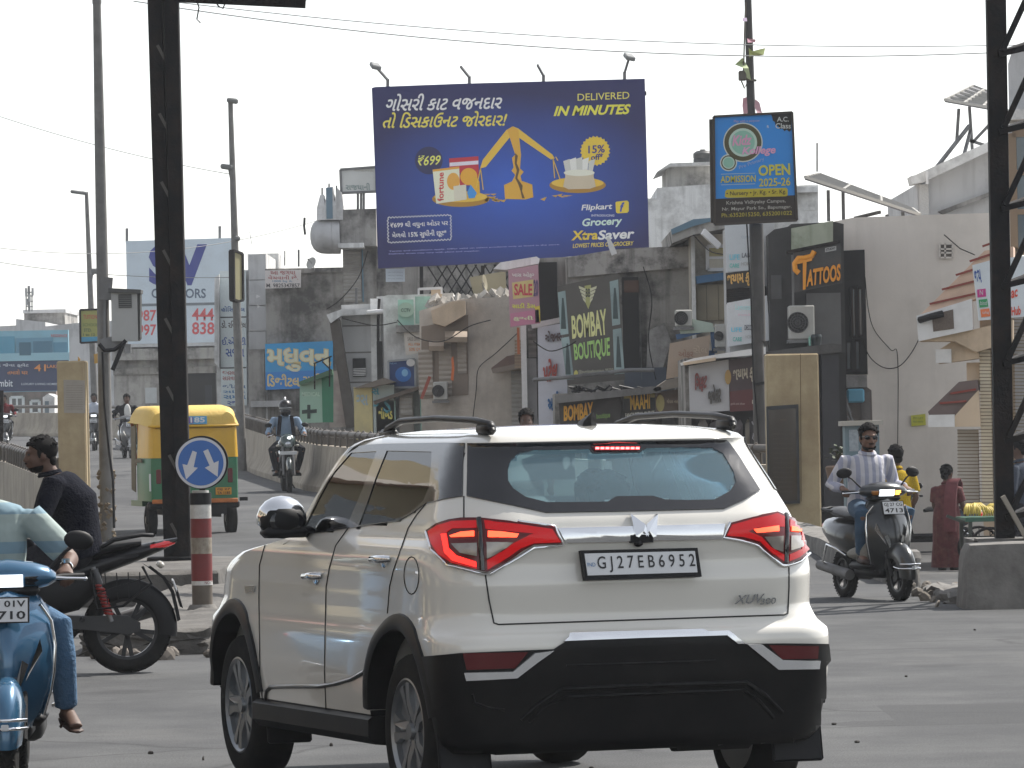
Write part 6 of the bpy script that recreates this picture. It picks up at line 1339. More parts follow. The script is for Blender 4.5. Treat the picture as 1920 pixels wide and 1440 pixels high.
    for sx in (-1, 1):
        o = MB(); o.loft([[V(sx * .80, y, .255), V(sx * .895, y, .265), V(sx * .925, y, .30), V(sx * .925, y, .375), V(sx * .905, y, .39), V(sx * .80, y, .39)] for y in (.40, .55, 1.3, 2.05, 2.2)]); o.out('rocker_panel', BLK, root, 40)
    BRIGHT = mat('bright_trim', (.86, .87, .88), rough=.16, metal=.75, var=0)
    FOGR = mat('reflector_red', (.09, .004, .006), rough=.2, var=.2, coat=.6)
    for nm, pg in (('a', [(870, 1224), (988, 1222), (963, 1252), (876, 1255)]), ('b', [(1438, 1209), (1530, 1211), (1528, 1234), (1463, 1235)])):
        skin('rear_reflector', pg, .02, .012, FOGR)
    for pg in ([(872, 1260), (959, 1258), (1000, 1224), (1036, 1219), (1006, 1240), (967, 1270), (876, 1275)], [(1397, 1207), (1424, 1207), (1463, 1236), (1530, 1238), (1529, 1253), (1455, 1254)]):
        skin('bumper_trim', pg, .028, .022, BRIGHT)
    skin('bumper_trim', [(1055, 1204), (1067, 1193), (1200, 1189), (1363, 1184), (1394, 1206), (1380, 1206), (1360, 1193), (1200, 1198), (1072, 1203)], .022, .016, BRIGHT)
    # wheel arch lips
    for y in (0, 2.6):
        for sx in (-1, 1):
            o = MB(); rings = []
            for i in range(25):
                a = R(8) + (PI - R(16)) * i / 24
                def onx(rr):
                    p = V(sx * 1.4, y + rr * math.cos(a), .36 + rr * math.sin(a)); h = bvh.ray_cast(p, V(-sx, 0, 0))
                    return (h[0].x if h[0] is not None else sx * .86)
                xi, xo = onx(.44), onx(.505)
                xi = sx * max(abs(xi), .862); xo = sx * max(abs(xo), .862)
                if abs(xi) < .6: xi = sx * .87
                if abs(xo) < .6: xo = sx * .87
                c, s_ = math.cos(a), math.sin(a)
                rings.append([V(xi - sx * .10, y + .425 * c, .36 + .425 * s_), V(xi + sx * .014, y + .43 * c, .36 + .43 * s_), V(xi + sx * .02, y + .455 * c, .36 + .455 * s_), V(xo + sx * .012, y + .50 * c, .36 + .50 * s_), V(xo - sx * .01, y + .505 * c, .36 + .505 * s_)])
            o.loft(rings, caps=False, cyclic=False); o.out('wheel_arch', BLK, root, 50)
    # wheels
    def wheel(x, y, sx):
        g = MB(); mt = Matrix.Translation((x, y, .343)) @ Matrix.Rotation(R(90) * sx, 4, 'Y')
        g.lathe([(.235, -.10), (.29, -.105), (.325, -.095), (.338, -.075), (.343, -.03), (.343, .03), (.338, .075), (.325, .095), (.29, .105), (.235, .10)], mt, 56, closed=True)
        for k in range(56):
            pass
        w = g.out('wheel', RUBBER, root, 50)
        r = MB(); r.lathe([(.222, .06), (.236, .097), (.226, .101), (.212, .085), (.208, .03), (.20, -.05), (.20, -.08), (.236, -.1)], mt, 48)
        for k in range(5):
            a = 2 * PI * k / 5 + .3
            m2 = mt @ Matrix.Rotation(a, 4, 'Z')
            for t in (-1, 1):
                r.prism([m2 @ V(.035, t * .006 + .0 , .075), m2 @ V(.035, t * .045, .07), m2 @ V(.13, t * .040, .086), m2 @ V(.218, t * .072, .09), m2 @ V(.218, t * .02, .09), m2 @ V(.12, t * .004, .088)], mt.to_3x3() @ V(0, 0, -.03))
            r.cyl(m2 @ V(.062, 0, .06), m2 @ V(.062, 0, .082), .011, seg=8)
        r.cyl(mt @ V(0, 0, .04), mt @ V(0, 0, .092), .042, .034, 20)
        r.out('rim', ALLOY, w, 35)
        h = MB(); h.cyl(mt @ V(0, 0, -.06), mt @ V(0, 0, -.01), .195, seg=32); h.out('brake_disc', mat('brake_dark', (.03, .03, .03), rough=.7), w, 40)
    for y in (0, 2.6):
        for sx in (-1, 1): wheel(sx * .775, y, sx)
    # mud flaps, underbody, exhaust
    for sx in (-1, 1):
        o = MB(); o.box((sx * .775, -.47, .30), (.24, .012, .26), rot=(R(-10), 0, 0), bev=.01); o.out('mud_flap', BLACKPL, root)
        o = MB(); o.box((sx * .775, 2.10, .26), (.22, .012, .16), rot=(R(-10), 0, 0), bev=.01); o.out('mud_flap', BLACKPL, root)
    o = MB(); o.box((0, 1.2, .36), (1.4, 3.6, .2), bev=.04); o.box((0, 0, .33), (1.3, .12, .12), bev=.03); o.cyl((.2, -.45, .32), (.55, -.45, .32), .085, seg=14); o.out('underbody', mat('underbody_dark', (.02, .02, .02), rough=.9), root)
    # tail lights
    RED = mat('tail_red', (.16, .002, .004), rough=.25, var=0, coat=.25, spec=.3, emit=.16, ecol=(1, .012, .015))
    REDD = mat('tail_dark_red', (.10, .002, .004), rough=.2, var=0, coat=.3, spec=.3)
    LIT = mat('brake_lit', (.9, .05, .03), var=0, emit=1.0, ecol=(1, .02, .015))
    LED = mat('brake_led', (1, .2, .1), var=.0, emit=1.5, ecol=(1, .06, .02))
    CLRL = mat('lamp_clear', (.28, .25, .22), rough=.15, metal=.4, var=.35, scale=30, coat=1)
    tl = [(803, 996), (822, 983), (845, 976), (867, 973), (899, 973), (970, 981), (1039, 990), (1050, 1008), (1056, 1018), (1000, 1021), (980, 1031), (955, 1049), (930, 1066), (914, 1073), (902, 1071), (842, 1056), (825, 1045), (812, 1028), (805, 1010)]
    lm = skin('tail_light', tl, .014, .03, REDD)
    skin('lamp_band', [(808, 998), (825, 987), (850, 980), (896, 979), (896, 992), (852, 993), (842, 1000), (846, 1030), (858, 1042), (895, 1052), (896, 1068), (850, 1056), (826, 1041), (813, 1022)], .017, .006, RED, lm)
    skin('lamp_band', [(910, 979), (970, 985), (1034, 994), (1050, 1016), (1000, 1018), (975, 1027), (950, 1045), (915, 1069), (914, 1050), (940, 1034), (962, 1018), (986, 1006), (1000, 1002), (912, 994)], .017, .006, RED, lm)
    skin('lamp_glow', [(832, 1004), (842, 1003), (846, 1030), (860, 1043), (895, 1054), (895, 1064), (852, 1052), (838, 1038)], .0185, .003, LIT, lm)
    skin('lamp_led', [(848, 1007), (868, 1000), (892, 998), (892, 1008), (850, 1010)], .0195, .003, LED, lm, step=6)
    skin('lamp_led', [(917, 998), (940, 999), (972, 1003), (968, 1008), (917, 1009)], .0195, .003, LED, lm, step=6)
    skin('clear_lens', [(850, 1022), (897, 1020), (896, 1043), (866, 1038)], .018, .004, CLRL, lm)
    skin('clear_lens', [(914, 1018), (962, 1017), (935, 1036), (914, 1047)], .018, .004, CLRL, lm)
    seam('lamp_trim', [(803, 998), (812, 1032), (842, 1060), (904, 1076), (918, 1078), (955, 1054), (1000, 1026), (1055, 1021), (1039, 988), (970, 979)], .012, .012, CHROME, lm)
    seam('lamp_divider', [(900, 974), (903, 1000), (905, 1070)], .026, .012, BLACKGL, lm)
    tr = [(1354, 1006), (1367, 982), (1410, 971), (1454, 962), (1485, 974), (1506, 987), (1511, 1010), (1514, 1034), (1495, 1050), (1473, 1058), (1464, 1056), (1440, 1037), (1420, 1018), (1390, 1010)]
    rm = skin('tail_light', tr, .014, .03, REDD)
    skin('lamp_band', [(1360, 1004), (1370, 986), (1410, 975), (1454, 966), (1466, 971), (1466, 990), (1420, 990), (1400, 996), (1425, 1006), (1442, 1024), (1466, 1040), (1466, 1053), (1442, 1034), (1422, 1014), (1390, 1006)], .017, .006, RED, rm)
    skin('lamp_band', [(1476, 976), (1504, 990), (1508, 1012), (1511, 1032), (1493, 1046), (1476, 1053), (1476, 1040), (1498, 1030), (1498, 1000), (1476, 990)], .017, .006, RED, rm)
    skin('lamp_led', [(1410, 994), (1455, 988), (1456, 997), (1416, 999)], .0195, .003, LED, rm, step=6)
    skin('lamp_led', [(1478, 989), (1496, 993), (1496, 1000), (1478, 998)], .0195, .003, LED, rm, step=6)
    skin('clear_lens', [(1430, 1006), (1464, 1006), (1464, 1034), (1448, 1028)], .018, .004, CLRL, rm)
    skin('clear_lens', [(1478, 1006), (1506, 1008), (1500, 1026), (1478, 1032)], .018, .004, CLRL, rm)
    seam('lamp_trim', [(1367, 981), (1354, 1007), (1390, 1013), (1420, 1022), (1440, 1042), (1464, 1060), (1475, 1062), (1496, 1054), (1514, 1038)], .012, .012, CHROME, rm)
    seam('lamp_divider', [(1470, 966), (1471, 1000), (1470, 1056)], .024, .012, BLACKGL, rm)
    # garnish, emblem, badge, plate
    skin('tailgate_garnish', [(1044, 992), (1200, 988), (1357, 984), (1352, 1010), (1200, 1013), (1160, 1015), (1060, 1017)], .016, .02, CHROME)
    em = MB()
    for poly in ([(1179, 970), (1206, 987), (1212, 1006), (1203, 999), (1194, 1007), (1188, 1005)], [(1230, 971), (1226, 1005), (1220, 1007), (1213, 998), (1207, 1006), (1208, 987)]):
        em.prism([hit(x, y, .03) for x, y in poly], V(0, .03, 0))
    em.out('emblem', CHROME, root, None)
    o = MB(); o.prism([hit(1180, 1003, .02), hit(1222, 1002, .02), hit(1222, 1016, .02), hit(1180, 1017, .02)], V(0, .02, 0)); o.ell(hit(1195, 1018, .012), (.02, .02, .015)); o.out('rear_camera', BLACKPL, root)
    pc = [(1089, 1032), (1308, 1027), (1316, 1081), (1097, 1088)]
    h0 = hit(1200, 1056, .05); yp = h0.y
    cpl = Pl(1); cpl.p = M @ V(h0.x, yp, h0.z); nn = (M.to_3x3() @ V(0, -1, .12)).normalized(); cpl.n = nn
    def car_obj(o_):   # meshes made in world space go into the car's own space
        o_.data.transform(MI); return o_
    pf = car_obj(plate('number_plate', cpl, pc, 0, .03, BLACKPL, root, bev=.004))
    car_obj(plate('plate_face', cpl, [(1096, 1038), (1303, 1033), (1308, 1073), (1102, 1079)], .003, .004, PLATEW, pf))
    car_obj(text('GJ27EB6952', cpl, [(1119, 1043), (1302, 1038), (1305, 1069), (1122, 1074)], .005, INK, pf, bold=.008, space=1.55))
    car_obj(text('IND', cpl, [(1101, 1055), (1116, 1055), (1117, 1062), (1102, 1062)], .005, P('#4a78a8', var=0), pf))
    for t_, bx in (('XUV', [(1384, 1116), (1434, 1113), (1428, 1131), (1376, 1133)]), ('300', [(1427, 1122), (1456, 1120), (1454, 1132), (1425, 1134)])):
        bp = hit(1415, 1125, .012); p2 = Pl(1); p2.p = M @ bp; p2.n = (M.to_3x3() @ V(.12, -1, .0)).normalized()
        car_obj(text(t_, p2, bx, .004, mat('dark_chrome', (.20, .21, .22), rough=.2, metal=1, var=0), root, name='badge', bold=.02, th=.008))
    # tailgate seams, door seams, filler flap, handles, strips
    GAP = mat('panel_gap', (.02, .02, .02), rough=.8, var=0)
    seam('tailgate_seam', [(910, 1077), (917, 1125), (926, 1168), (935, 1171), (1200, 1162), (1470, 1153), (1477, 1150), (1479, 1100), (1479, 1064)], .007, .0015, GAP)
    seam('tailgate_seam', [(870, 931), (870, 972)], .006, .0015, GAP)
    for s_ in ([(652, 992), (630, 1023), (618, 1065), (612, 1100), (610, 1190), (609, 1260), (612, 1334)], [(798, 946), (782, 965), (766, 990), (752, 1030), (738, 1070), (731, 1100), (727, 1150)], [(497, 1022), (487, 1060), (486, 1120), (487, 1190), (488, 1260), (493, 1318)]):
        seam('door_seam', s_, .006, .0015, GAP, mirror=True)
    seam('fuel_flap', [(772 + 14 * math.cos(a), 1079 + 35 * math.sin(a)) for a in [2 * PI * k / 20 for k in range(21)]], .005, .0015, GAP)
    for (x, y) in ((592, 1080), (720, 1048)):
        c = hit(x, y, .0); dvec = (hit(x - 14, y, 0) - hit(x + 14, y, 0)); dvec.normalize(); dvec.x = 0; dvec.normalize()
        for sx in (1, -1):
            o = MB(); q = V(c.x * sx - .03 * sx, c.y, c.z)
            o.tube([q - dvec * .1 + V(.025 * sx, 0, 0), q - dvec * .085, q, q + dvec * .085, q + dvec * .1 + V(.025 * sx, 0, 0)], [.014, .017, .019, .017, .012], 8)
            o.ell((c.x * sx - .002 * sx, c.y, c.z - .012), (.006, .05, .03)); o.out('door_handle', CHROME, root, 60)
    seam('side_molding', [(499, 1315), (501, 1295), (508, 1288), (540, 1287), (599, 1287), (630, 1282), (661, 1273), (684, 1260)], .022, .002, mat('dull_chrome', (.22, .22, .22), rough=.3, metal=.8, var=.1), mirror=True)
    skin('fender_badge', [(461, 1099), (480, 1098), (478, 1110), (463, 1112)], .008, .008, CHROME)
    # bonnet edge strip, wiper-less top: spoiler, high brake lamp, aerial, rails, mirrors
    skin('high_brake_lamp', [(1106, 838), (1201, 837), (1196, 847), (1114, 848)], .012, .012, REDD)
    for k in range(9):
        x = 1115 + k * 9.4
        skin('lamp_led', [(x, 840), (x + 7, 840), (x + 7, 845), (x, 845)], .014, .003, mat('high_led', (1, .1, .1), var=0, emit=4, ecol=(1, .10, .10)), root, step=20)
    o = MB(); o.loft([[V(x * w, y0 - k * .02 + yy * w, z) for x, yy in ((-.03, 0), (-.02, .10), (0, .14), (.02, .10), (.03, 0), (0, -.02))] for k, (w, y0, z) in enumerate(((1.2, -.02, 1.665), (.9, 0, 1.69), (.4, 0, 1.712), (.12, 0, 1.728)))]); o.out('roof_aerial', BLACKPL, root, 60)
    for sx in (-1, 1):
        o = MB(); o.tube([(sx * .565, -.33, 1.655), (sx * .565, -.30, 1.685), (sx * .57, -.1, 1.702), (sx * .575, .4, 1.714), (sx * .575, .9, 1.706), (sx * .565, 1.12, 1.675), (sx * .56, 1.24, 1.615)], [.012, .020, .022, .021, .021, .02, .014], 10, flat=.75)
        o.box((sx * .565, -.24, 1.665), (.045, .17, .055), bev=.015); o.box((sx * .565, 1.12, 1.64), (.04, .2, .06), bev=.015); o.out('roof_rail', mat('rail_black', (.012, .012, .013), rough=.45, var=0, spec=.3), root, 50)
        # door mirror
        o = MB(); o.ell((sx * .985, 1.45, 1.255), (.115, .085, .085)); o.box((sx * .93, 1.47, 1.20), (.2, .07, .05), bev=.02); o.box((sx * .985, 1.43, 1.20), (.21, .12, .05), bev=.02)
        mo = o.out('door_mirror', BLACKPL, root, 60)
        o = MB(); o.ell((sx * .985, 1.465, 1.262), (.120, .088, .108)); 
        bmesh.ops.bisect_plane(o.b, geom=o.b.verts[:] + o.b.edges[:] + o.b.faces[:], plane_co=(0, 0, 1.235), plane_no=(0, 0, -1), clear_outer=True)
        o.out('mirror_cap', CHROME, mo, 70)
        o = MB(); o.ell((sx * .985, 1.388, 1.25), (.085, .012, .055)); mat('mirror_glass', (.5, .5, .52), rough=.03, metal=1, var=0); o.out('mirror_glass', BLACKGL, mo, 60)
    # cabin
    SEAT = mat('seat_cloth', (.16, .155, .15), rough=.9, var=.2)
    for sx in (-1, 1):
        o = MB(); o.box((sx * .37, 1.1, .55), (.5, .52, .2), bev=.06, seg=2); o.box((sx * .37, .83, .88), (.48, .14, .66), rot=(R(-14), 0, 0), bev=.06, seg=2); fs = o.out('front_seat', SEAT, root, 50)
        o = MB(); o.box((sx * .37, .71, 1.31), (.26, .1, .19), rot=(R(-8), 0, 0), bev=.05, seg=2); o.out('headrest', SEAT, fs, 50)
    o = MB(); o.box((0, .28, .55), (1.25, .5, .2), bev=.06, seg=2); o.box((0, 0.0, .85), (1.25, .15, .6), rot=(R(-18), 0, 0), bev=.06, seg=2)
    rs = o.out('rear_seat', SEAT, root, 50)
    for x in (-.42, .46):
        o = MB(); o.box((x, -.1, 1.2), (.24, .09, .15), rot=(R(-12), 0, 0), bev=.04, seg=2); o.out('headrest', SEAT, rs, 50)
    o = MB(); o.box((0, 1.85, 1.0), (1.4, .45, .2), bev=.08, seg=2); o.out('dashboard', SEAT, root, 50)
    o = MB(); pts = [(.37 + .18 * math.cos(2 * PI * k / 24), 1.50 + .05 * math.sin(2 * PI * k / 24), 1.05 + .17 * math.sin(2 * PI * k / 24)) for k in range(25)]
    o.tube(pts, .015, 8); o.out('steering_wheel', BLACKPL, root, 50)
    o = MB(); o.box((0, 1.42, 1.50), (.24, .03, .07), bev=.015); o.out('inner_mirror', BLACKPL, root, 50)
    full.free()
    place(root, LOC, CAR_YAW)
    return root, M
SUV, SUV_M = build_suv()
SUV.name = 'suv'
# ================================================================ people
SKIN = mat('skin_brown', (.17, .088, .055), rough=.6, var=.12, scale=20)
SKIND = mat('skin_dark', (.10, .052, .034), rough=.6, var=.12, scale=20)
HAIR = mat('black_hair', (.006, .005, .005), rough=.8, var=.4, scale=60, bump=.4, spec=.15)
def frame(c, fwd, up=(0, 0, 1)):
    f = V(fwd).normalized(); u = V(up); x = f.cross(u).normalized(); u = x.cross(f)
    m = Matrix((x, f, u)).transposed().to_4x4(); m.translation = V(c); return m
def ik(a, c, l1, l2, hint):
    a, c = V(a), V(c); d = c - a; L = min(d.length, (l1 + l2) * .999); d.normalize()
    x = (l1 * l1 - l2 * l2 + L * L) / (2 * L); h = math.sqrt(max(0, l1 * l1 - x * x)); hv = V(hint); hv = (hv - d * hv.dot(d)).normalized()
    return a + d * x + hv * h
def add_head(b, m, s=1):
    t = MB(); t.ell((0, -.012, .035), (.076, .096, .088)); t.ell((0, .022, -.025), (.064, .074, .085)); t.ell((0, .055, -.088), (.034, .034, .028)); t.ell((0, -.03, -.03), (.06, .06, .06))
    t.tube([(0, .088, .02), (0, .108, -.02), (0, .118, -.032)], [.012, .015, .014], 8); t.ell((0, .09, .03), (.05, .016, .012)); t.ell((0, .094, -.062), (.026, .014, .012))
    for sx in (-1, 1): t.ell((sx * .078, -.008, -.008), (.012, .022, .034)); t.ell((sx * .035, .07, -.02), (.024, .022, .02)); t.ell((sx * .016, .104, -.034), (.011, .011, .009))
    t.xf(m @ Matrix.Scale(s, 4)); b.b.from_mesh(_tmp(t)); return b
def _tmp(t):
    me = bpy.data.meshes.new('t'); t.b.to_mesh(me); t.b.free(); return me
def hand(b, w, d, n, side, curl=1.0, k=1.0):
    w, d, n = V(w), V(d).normalized(), V(n); n = (n - d * n.dot(d)).normalized(); s = d.cross(n) * side
    b.tube([w - d * .02, w + d * .03, w + d * .085], [(.024 * k, .02 * k), (.038 * k, .018 * k), (.040 * k, .015 * k)], 10, axis=n)
    for i, L in enumerate((.072, .082, .076, .058)):
        p = w + d * .085 * k + s * (1.5 - i) * .0205 * k; pts = [p - d * .01]; a = 0
        for j, (fr, bend) in enumerate(((.42, 42), (.32, 55), (.26, 40))):
            a += R(bend) * curl * (1 + .06 * i); dv = d * math.cos(a) + n * math.sin(a); p = p + dv * L * fr * k; pts.append(p)
        b.tube(pts, [.0098 * k, .0092 * k, .0085 * k, .0068 * k], 8)
    p = w + d * .022 + s * .030 * k; pts = [p]
    for dv in (d * .55 + s * .55 + n * .5, d * .6 + s * .1 + n * .8): p = p + dv.normalized() * .036 * k; pts.append(p)
    b.tube(pts, [.0125 * k, .0105 * k, .0085 * k], 8)
def person(label, loc, rz, J, cloth, head_fwd=(0, 1, 0), helmet=None, hair='short', voxel=.012, skin=SKIN, sleeves='long', glasses=False, beard=False, scale=1, palm=(0, 0, -1), feet=True, build=1.0):
    """J: pel, chest, neck, head, sh/el/wr/hip/kn/an/toe with _L and _R; cloth: shirt, trousers, shoes materials"""
    root = thing('person', label, 'person'); J = {k: V(v) for k, v in J.items()}; q = build
    fw = V(0, 1, 0); up = (J['neck'] - J['pel']).normalized()
    sh_mid = (J['sh_L'] + J['sh_R']) / 2; waist = J['pel'].lerp(J['chest'], .45)
    hm = frame(J['head'], head_fwd, (J['head'] - J['neck']).normalized() * .6 + V(0, 0, .4))
    b = MB()
    b.tube([J['pel'], waist, J['chest'], sh_mid, J['neck']], [(.13 * q, .10 * q), (.125 * q, .095 * q), (.14 * q, .10 * q), (.13 * q, .075 * q), (.055, .055)], 14, axis=fw)
    b.tube([sh_mid, J['neck'], J['head'] + V(0, -.01, -.03)], [.06, .056, .055], 12); add_head(b, hm)
    for s in 'LR':
        sx = -1 if s == 'L' else 1; d = (J['wr_' + s] - J['el_' + s]).normalized()
        b.tube([J['sh_' + s], J['el_' + s]], [.045, .038], 10); b.tube([J['el_' + s], J['el_' + s].lerp(J['wr_' + s], .3), J['wr_' + s]], [.037, .04, .026], 10)
        hd = J.get('hd_' + s, d); hand(b, J['wr_' + s], hd, palm, sx if V(palm).z < 0 else -sx, .9)
        b.tube([J['hip_' + s], J['kn_' + s]], [.06, .045], 10); b.tube([J['kn_' + s], J['kn_' + s].lerp(J['an_' + s], .35), J['an_' + s]], [.045, .05, .032], 10)
        b.tube([J['an_' + s] + V(0, 0, .01), J['an_' + s] + (J['toe_' + s] - J['an_' + s]) * -.25 + V(0, 0, -.035), J['toe_' + s]], [.034, .034, .02], 10); b.tube([J['an_' + s], J['an_' + s].lerp(J['toe_' + s], .6), J['toe_' + s]], [.034, (.036, .026), (.036, .016)], 10, axis=(0, 0, 1))
    b.remesh('body', skin, root, voxel)
    b = MB()
    b.tube([J['pel'] - up * .07, J['pel'], waist, J['chest'], J['chest'].lerp(sh_mid, .7), sh_mid + up * .012, sh_mid.lerp(J['neck'], .55) + up * .012], [(.17 * q, .135 * q), (.175 * q, .14 * q), (.165 * q, .135 * q), (.180 * q, .135 * q), (.175 * q, .115 * q), (.165 * q, .09 * q), (.085, .072)], 18, axis=fw)
    for s in 'LR':
        a, e, w = J['sh_' + s], J['el_' + s], J['wr_' + s]
        b.ell(a - up * .02, (.056 * q, .058 * q, .052 * q))
        if sleeves == 'long': b.tube([a, a.lerp(e, .5), e, e.lerp(w, .4), e.lerp(w, .93)], [.062 * q, .060 * q, .054 * q, .05, .042], 12)
        else: b.tube([a, a.lerp(e, .5), a.lerp(e, .82)], [.072 * q, .072 * q, .070 * q], 12)
    so = b.remesh('shirt', cloth['shirt'], root, voxel * 1.1)
    nk = J['neck']; b = MB()
    for k in range(2): b.tube([nk + up * (.0 + .0 * k) + V((.066 + .008 * k) * math.cos(a), (.066 + .008 * k) * math.sin(a) + .012, .012 - .012 * k - .014 * math.sin(a)) for a in [2 * PI * j / 20 for j in range(21)]], .013, 6)
    b.out('collar', cloth['shirt'], so, 70)
    b = MB(); b.tube([J['pel'] + up * .04, J['pel'] - up * .06], [(.155 * q, .13 * q), (.16 * q, .13 * q)], 14, axis=fw)
    for s in 'LR':
        h, k, a = J['hip_' + s], J['kn_' + s], J['an_' + s]
        b.ell(h, (.095 * q, .1 * q, .1 * q)); b.tube([h, h.lerp(k, .5), k, k.lerp(a, .35), k.lerp(a, .95)], [.095 * q, .085 * q, .068 * q, .066 * q, .056], 14)
    b.remesh('trousers', cloth['trousers'], root, voxel * 1.1)
    if feet and cloth.get('shoes'):
        for s in 'LR':
            a, t_ = J['an_' + s], J['toe_' + s]; b = MB(); dv = (t_ - a); dv.z = 0; dv.normalize()
            b.tube([a - dv * .05 + V(0, 0, -.045), a + dv * .03 + V(0, 0, -.04), t_ + V(0, 0, -.008), t_ + dv * .03], [(.035, .03), (.042, .04), (.044, .026), (.02, .012)], 12, axis=(0, 0, 1)); b.ell(a + V(0, 0, -.02), (.042, .046, .04)); b.out('shoe', cloth['shoes'], root, 70)
    if helmet:
        b = MB(); b.ell((0, -.01, .03), (.125, .145, .135), None, 24, 16); b.ell((0, .04, -.06), (.105, .11, .085), None, 20, 12); b.xf(hm); ho = b.remesh('helmet', helmet, root, .012)
        b = MB(); b.ell((0, .025, .005), (.117, .118, .062), None, 22, 12); bmesh.ops.bisect_plane(b.b, geom=b.b.verts[:] + b.b.edges[:] + b.b.faces[:], plane_co=(0, .03, 0), plane_no=(0, -1, 0), clear_outer=True); b.xf(hm); b.out('visor', mat('visor', (.10, .11, .11), rough=.1, var=.3, scale=8, coat=1), ho, 60)
        b = MB(); b.tube([(0, -.05, .155), (0, -.01, .20), (.01, .03, .18), (0, .05, .15)], [.02, .016, .02, .006], 8); b.xf(hm); b.out('helmet_crest', PLATEW, ho, 60)
    else:
        b = MB(); b.ell((0, -.016, .045), (.086, .108, .096), None, 24, 16)
        bmesh.ops.bisect_plane(b.b, geom=b.b.verts[:] + b.b.edges[:] + b.b.faces[:], plane_co=(0, .035, .042), plane_no=(0, .62, -.78), clear_outer=True)
        rnd = random.Random(len(label))
        for v in b.b.verts: v.co += v.co.normalized() * rnd.uniform(-.003, .007)
        for k in range(70):
            th_, ph_ = rnd.uniform(0, 2 * PI), rnd.uniform(.0, 1.45); p_ = V(.082 * math.sin(ph_) * math.cos(th_), -.016 + .104 * math.sin(ph_) * math.sin(th_), .045 + .092 * math.cos(ph_))
            if .62 * (p_.y - .035) - .78 * (p_.z - .042) < -.004: b.ell(p_, (rnd.uniform(.012, .022), rnd.uniform(.012, .024), rnd.uniform(.006, .012)), (rnd.uniform(-.6, .6), rnd.uniform(-.6, .6), rnd.uniform(0, 3)), 7, 5)
        b.ell((0, -.075, -.035), (.062, .035, .05), None, 12, 8)
        for sx in (-1, 1): b.ell((sx * .074, .012, .02), (.011, .018, .04), None, 8, 6)
        if hair == 'bun': b.ell((0, -.115, .02), (.05, .045, .05), None, 14, 10)
        b.xf(hm); b.out('hair', HAIR, root, 70)
        for sx in (-1, 1):
            b = MB(); b.ell((sx * .032, .0845, .012), (.013, .008, .0065), None, 10, 6); b.xf(hm); b.out('eye', INK, root, 70)
        b = MB(); b.ell((0, .105, -.06), (.022, .005, .0035), None, 10, 6); b.xf(hm); b.out('mouth', mat('lip', (.09, .035, .03), rough=.5), root, 70)
        if beard:
            b = MB(); b.ell((0, .03, -.072), (.066, .066, .045), None, 18, 10); bmesh.ops.bisect_plane(b.b, geom=b.b.verts[:] + b.b.edges[:] + b.b.faces[:], plane_co=(0, 0, -.068), plane_no=(0, .15, 1), clear_outer=True); b.ell((0, .103, -.047), (.030, .012, .007), None, 10, 6); b.xf(hm); b.out('beard', HAIR, root, 70)
        if glasses:
            b = MB()
            for sx in (-1, 1): b.ell((sx * .035, .094, .012), (.031, .010, .022), None, 14, 8); b.bar((sx * .062, .09, .016), (sx * .078, -.01, .012), .006)
            b.bar((-.02, .102, .018), (.02, .102, .018), .006); b.xf(hm); b.out('sunglasses', BLACKGL, root, 60)
    place(root, loc, rz, scale); return root, hm
def riding(seat=(0, -.12, .80), grip=.31, gy=.16, gz=.985, foot=(.15, .12, .34), lean=.06, sw=.195, knee_out=.25, head=(0, .03, .0), h=1.0, toe=.17):
    s = V(seat); J = {'pel': s + V(0, 0, .06)}
    J['chest'] = s + V(0, lean * .6, .34 * h); J['neck'] = s + V(0, lean, .535 * h); J['head'] = J['neck'] + V(head) + V(0, .025, .128)
    for n, sx in (('L', -1), ('R', 1)):
        J['sh_' + n] = s + V(sx * sw, lean * .9, .49 * h); J['wr_' + n] = V(sx * (grip - .0), gy - .075, gz + .035)
        J['el_' + n] = ik(J['sh_' + n], J['wr_' + n], .30, .26, (sx * .42, -.35, -.85)); J['hd_' + n] = V(sx * .08, .9, -.25)
        J['hip_' + n] = s + V(sx * .09, .02, .04); J['an_' + n] = V(sx * foot[0], foot[1], foot[2] + .075); J['kn_' + n] = ik(J['hip_' + n], J['an_' + n], .44, .43, (sx * knee_out, 1, .55)); J['toe_' + n] = J['an_' + n] + V(sx * .03, toe, -.05)
    return J
# ================================================================ scooters, motorcycles, auto rickshaw
def spoked_wheel(name, c, r, w, parent, spokes=5, rim=.7, rm=None, hub=.05):
    mt = Matrix.Translation(c) @ Matrix.Rotation(R(90), 4, 'Y'); b = MB(); h = w / 2
    b.lathe([(r * rim, -h * .7), (r * (rim + .12), -h), (r * .93, -h * .8), (r, -h * .25), (r, h * .25), (r * .93, h * .8), (r * (rim + .12), h), (r * rim, h * .7)], mt, 40, closed=True)
    for k in range(40):
        a = 2 * PI * k / 40; m2 = mt @ Matrix.Rotation(a, 4, 'Z')
        for t in (-1, 1): b.box(m2 @ V(r * .985, 0, t * h * .45), (.012, .05, .012), rot=m2.to_3x3() @ Matrix.Rotation(t * .6, 3, 'X'))
    wo = b.out(name, RUBBER, parent, 50); b = MB()
    b.lathe([(r * (rim - .07), -h * .6), (r * (rim + .02), -h * .72), (r * (rim + .02), h * .72), (r * (rim - .07), h * .6)], mt, 36, closed=True); b.lathe([(.001, -h), (hub, -h), (hub, h), (.001, h)], mt, 18)
    for k in range(spokes):
        a = 2 * PI * k / spokes
        for off in (-.16, .16): b.bar(mt @ V(hub * .8 * math.cos(a), hub * .8 * math.sin(a), 0), mt @ V(r * (rim - .03) * math.cos(a + off), r * (rim - .03) * math.sin(a + off), 0), .022, .03)
    b.out('rim', rm or mat('rim_black', (.02, .02, .022), rough=.4, metal=.3, var=.1), wo, 40); return wo
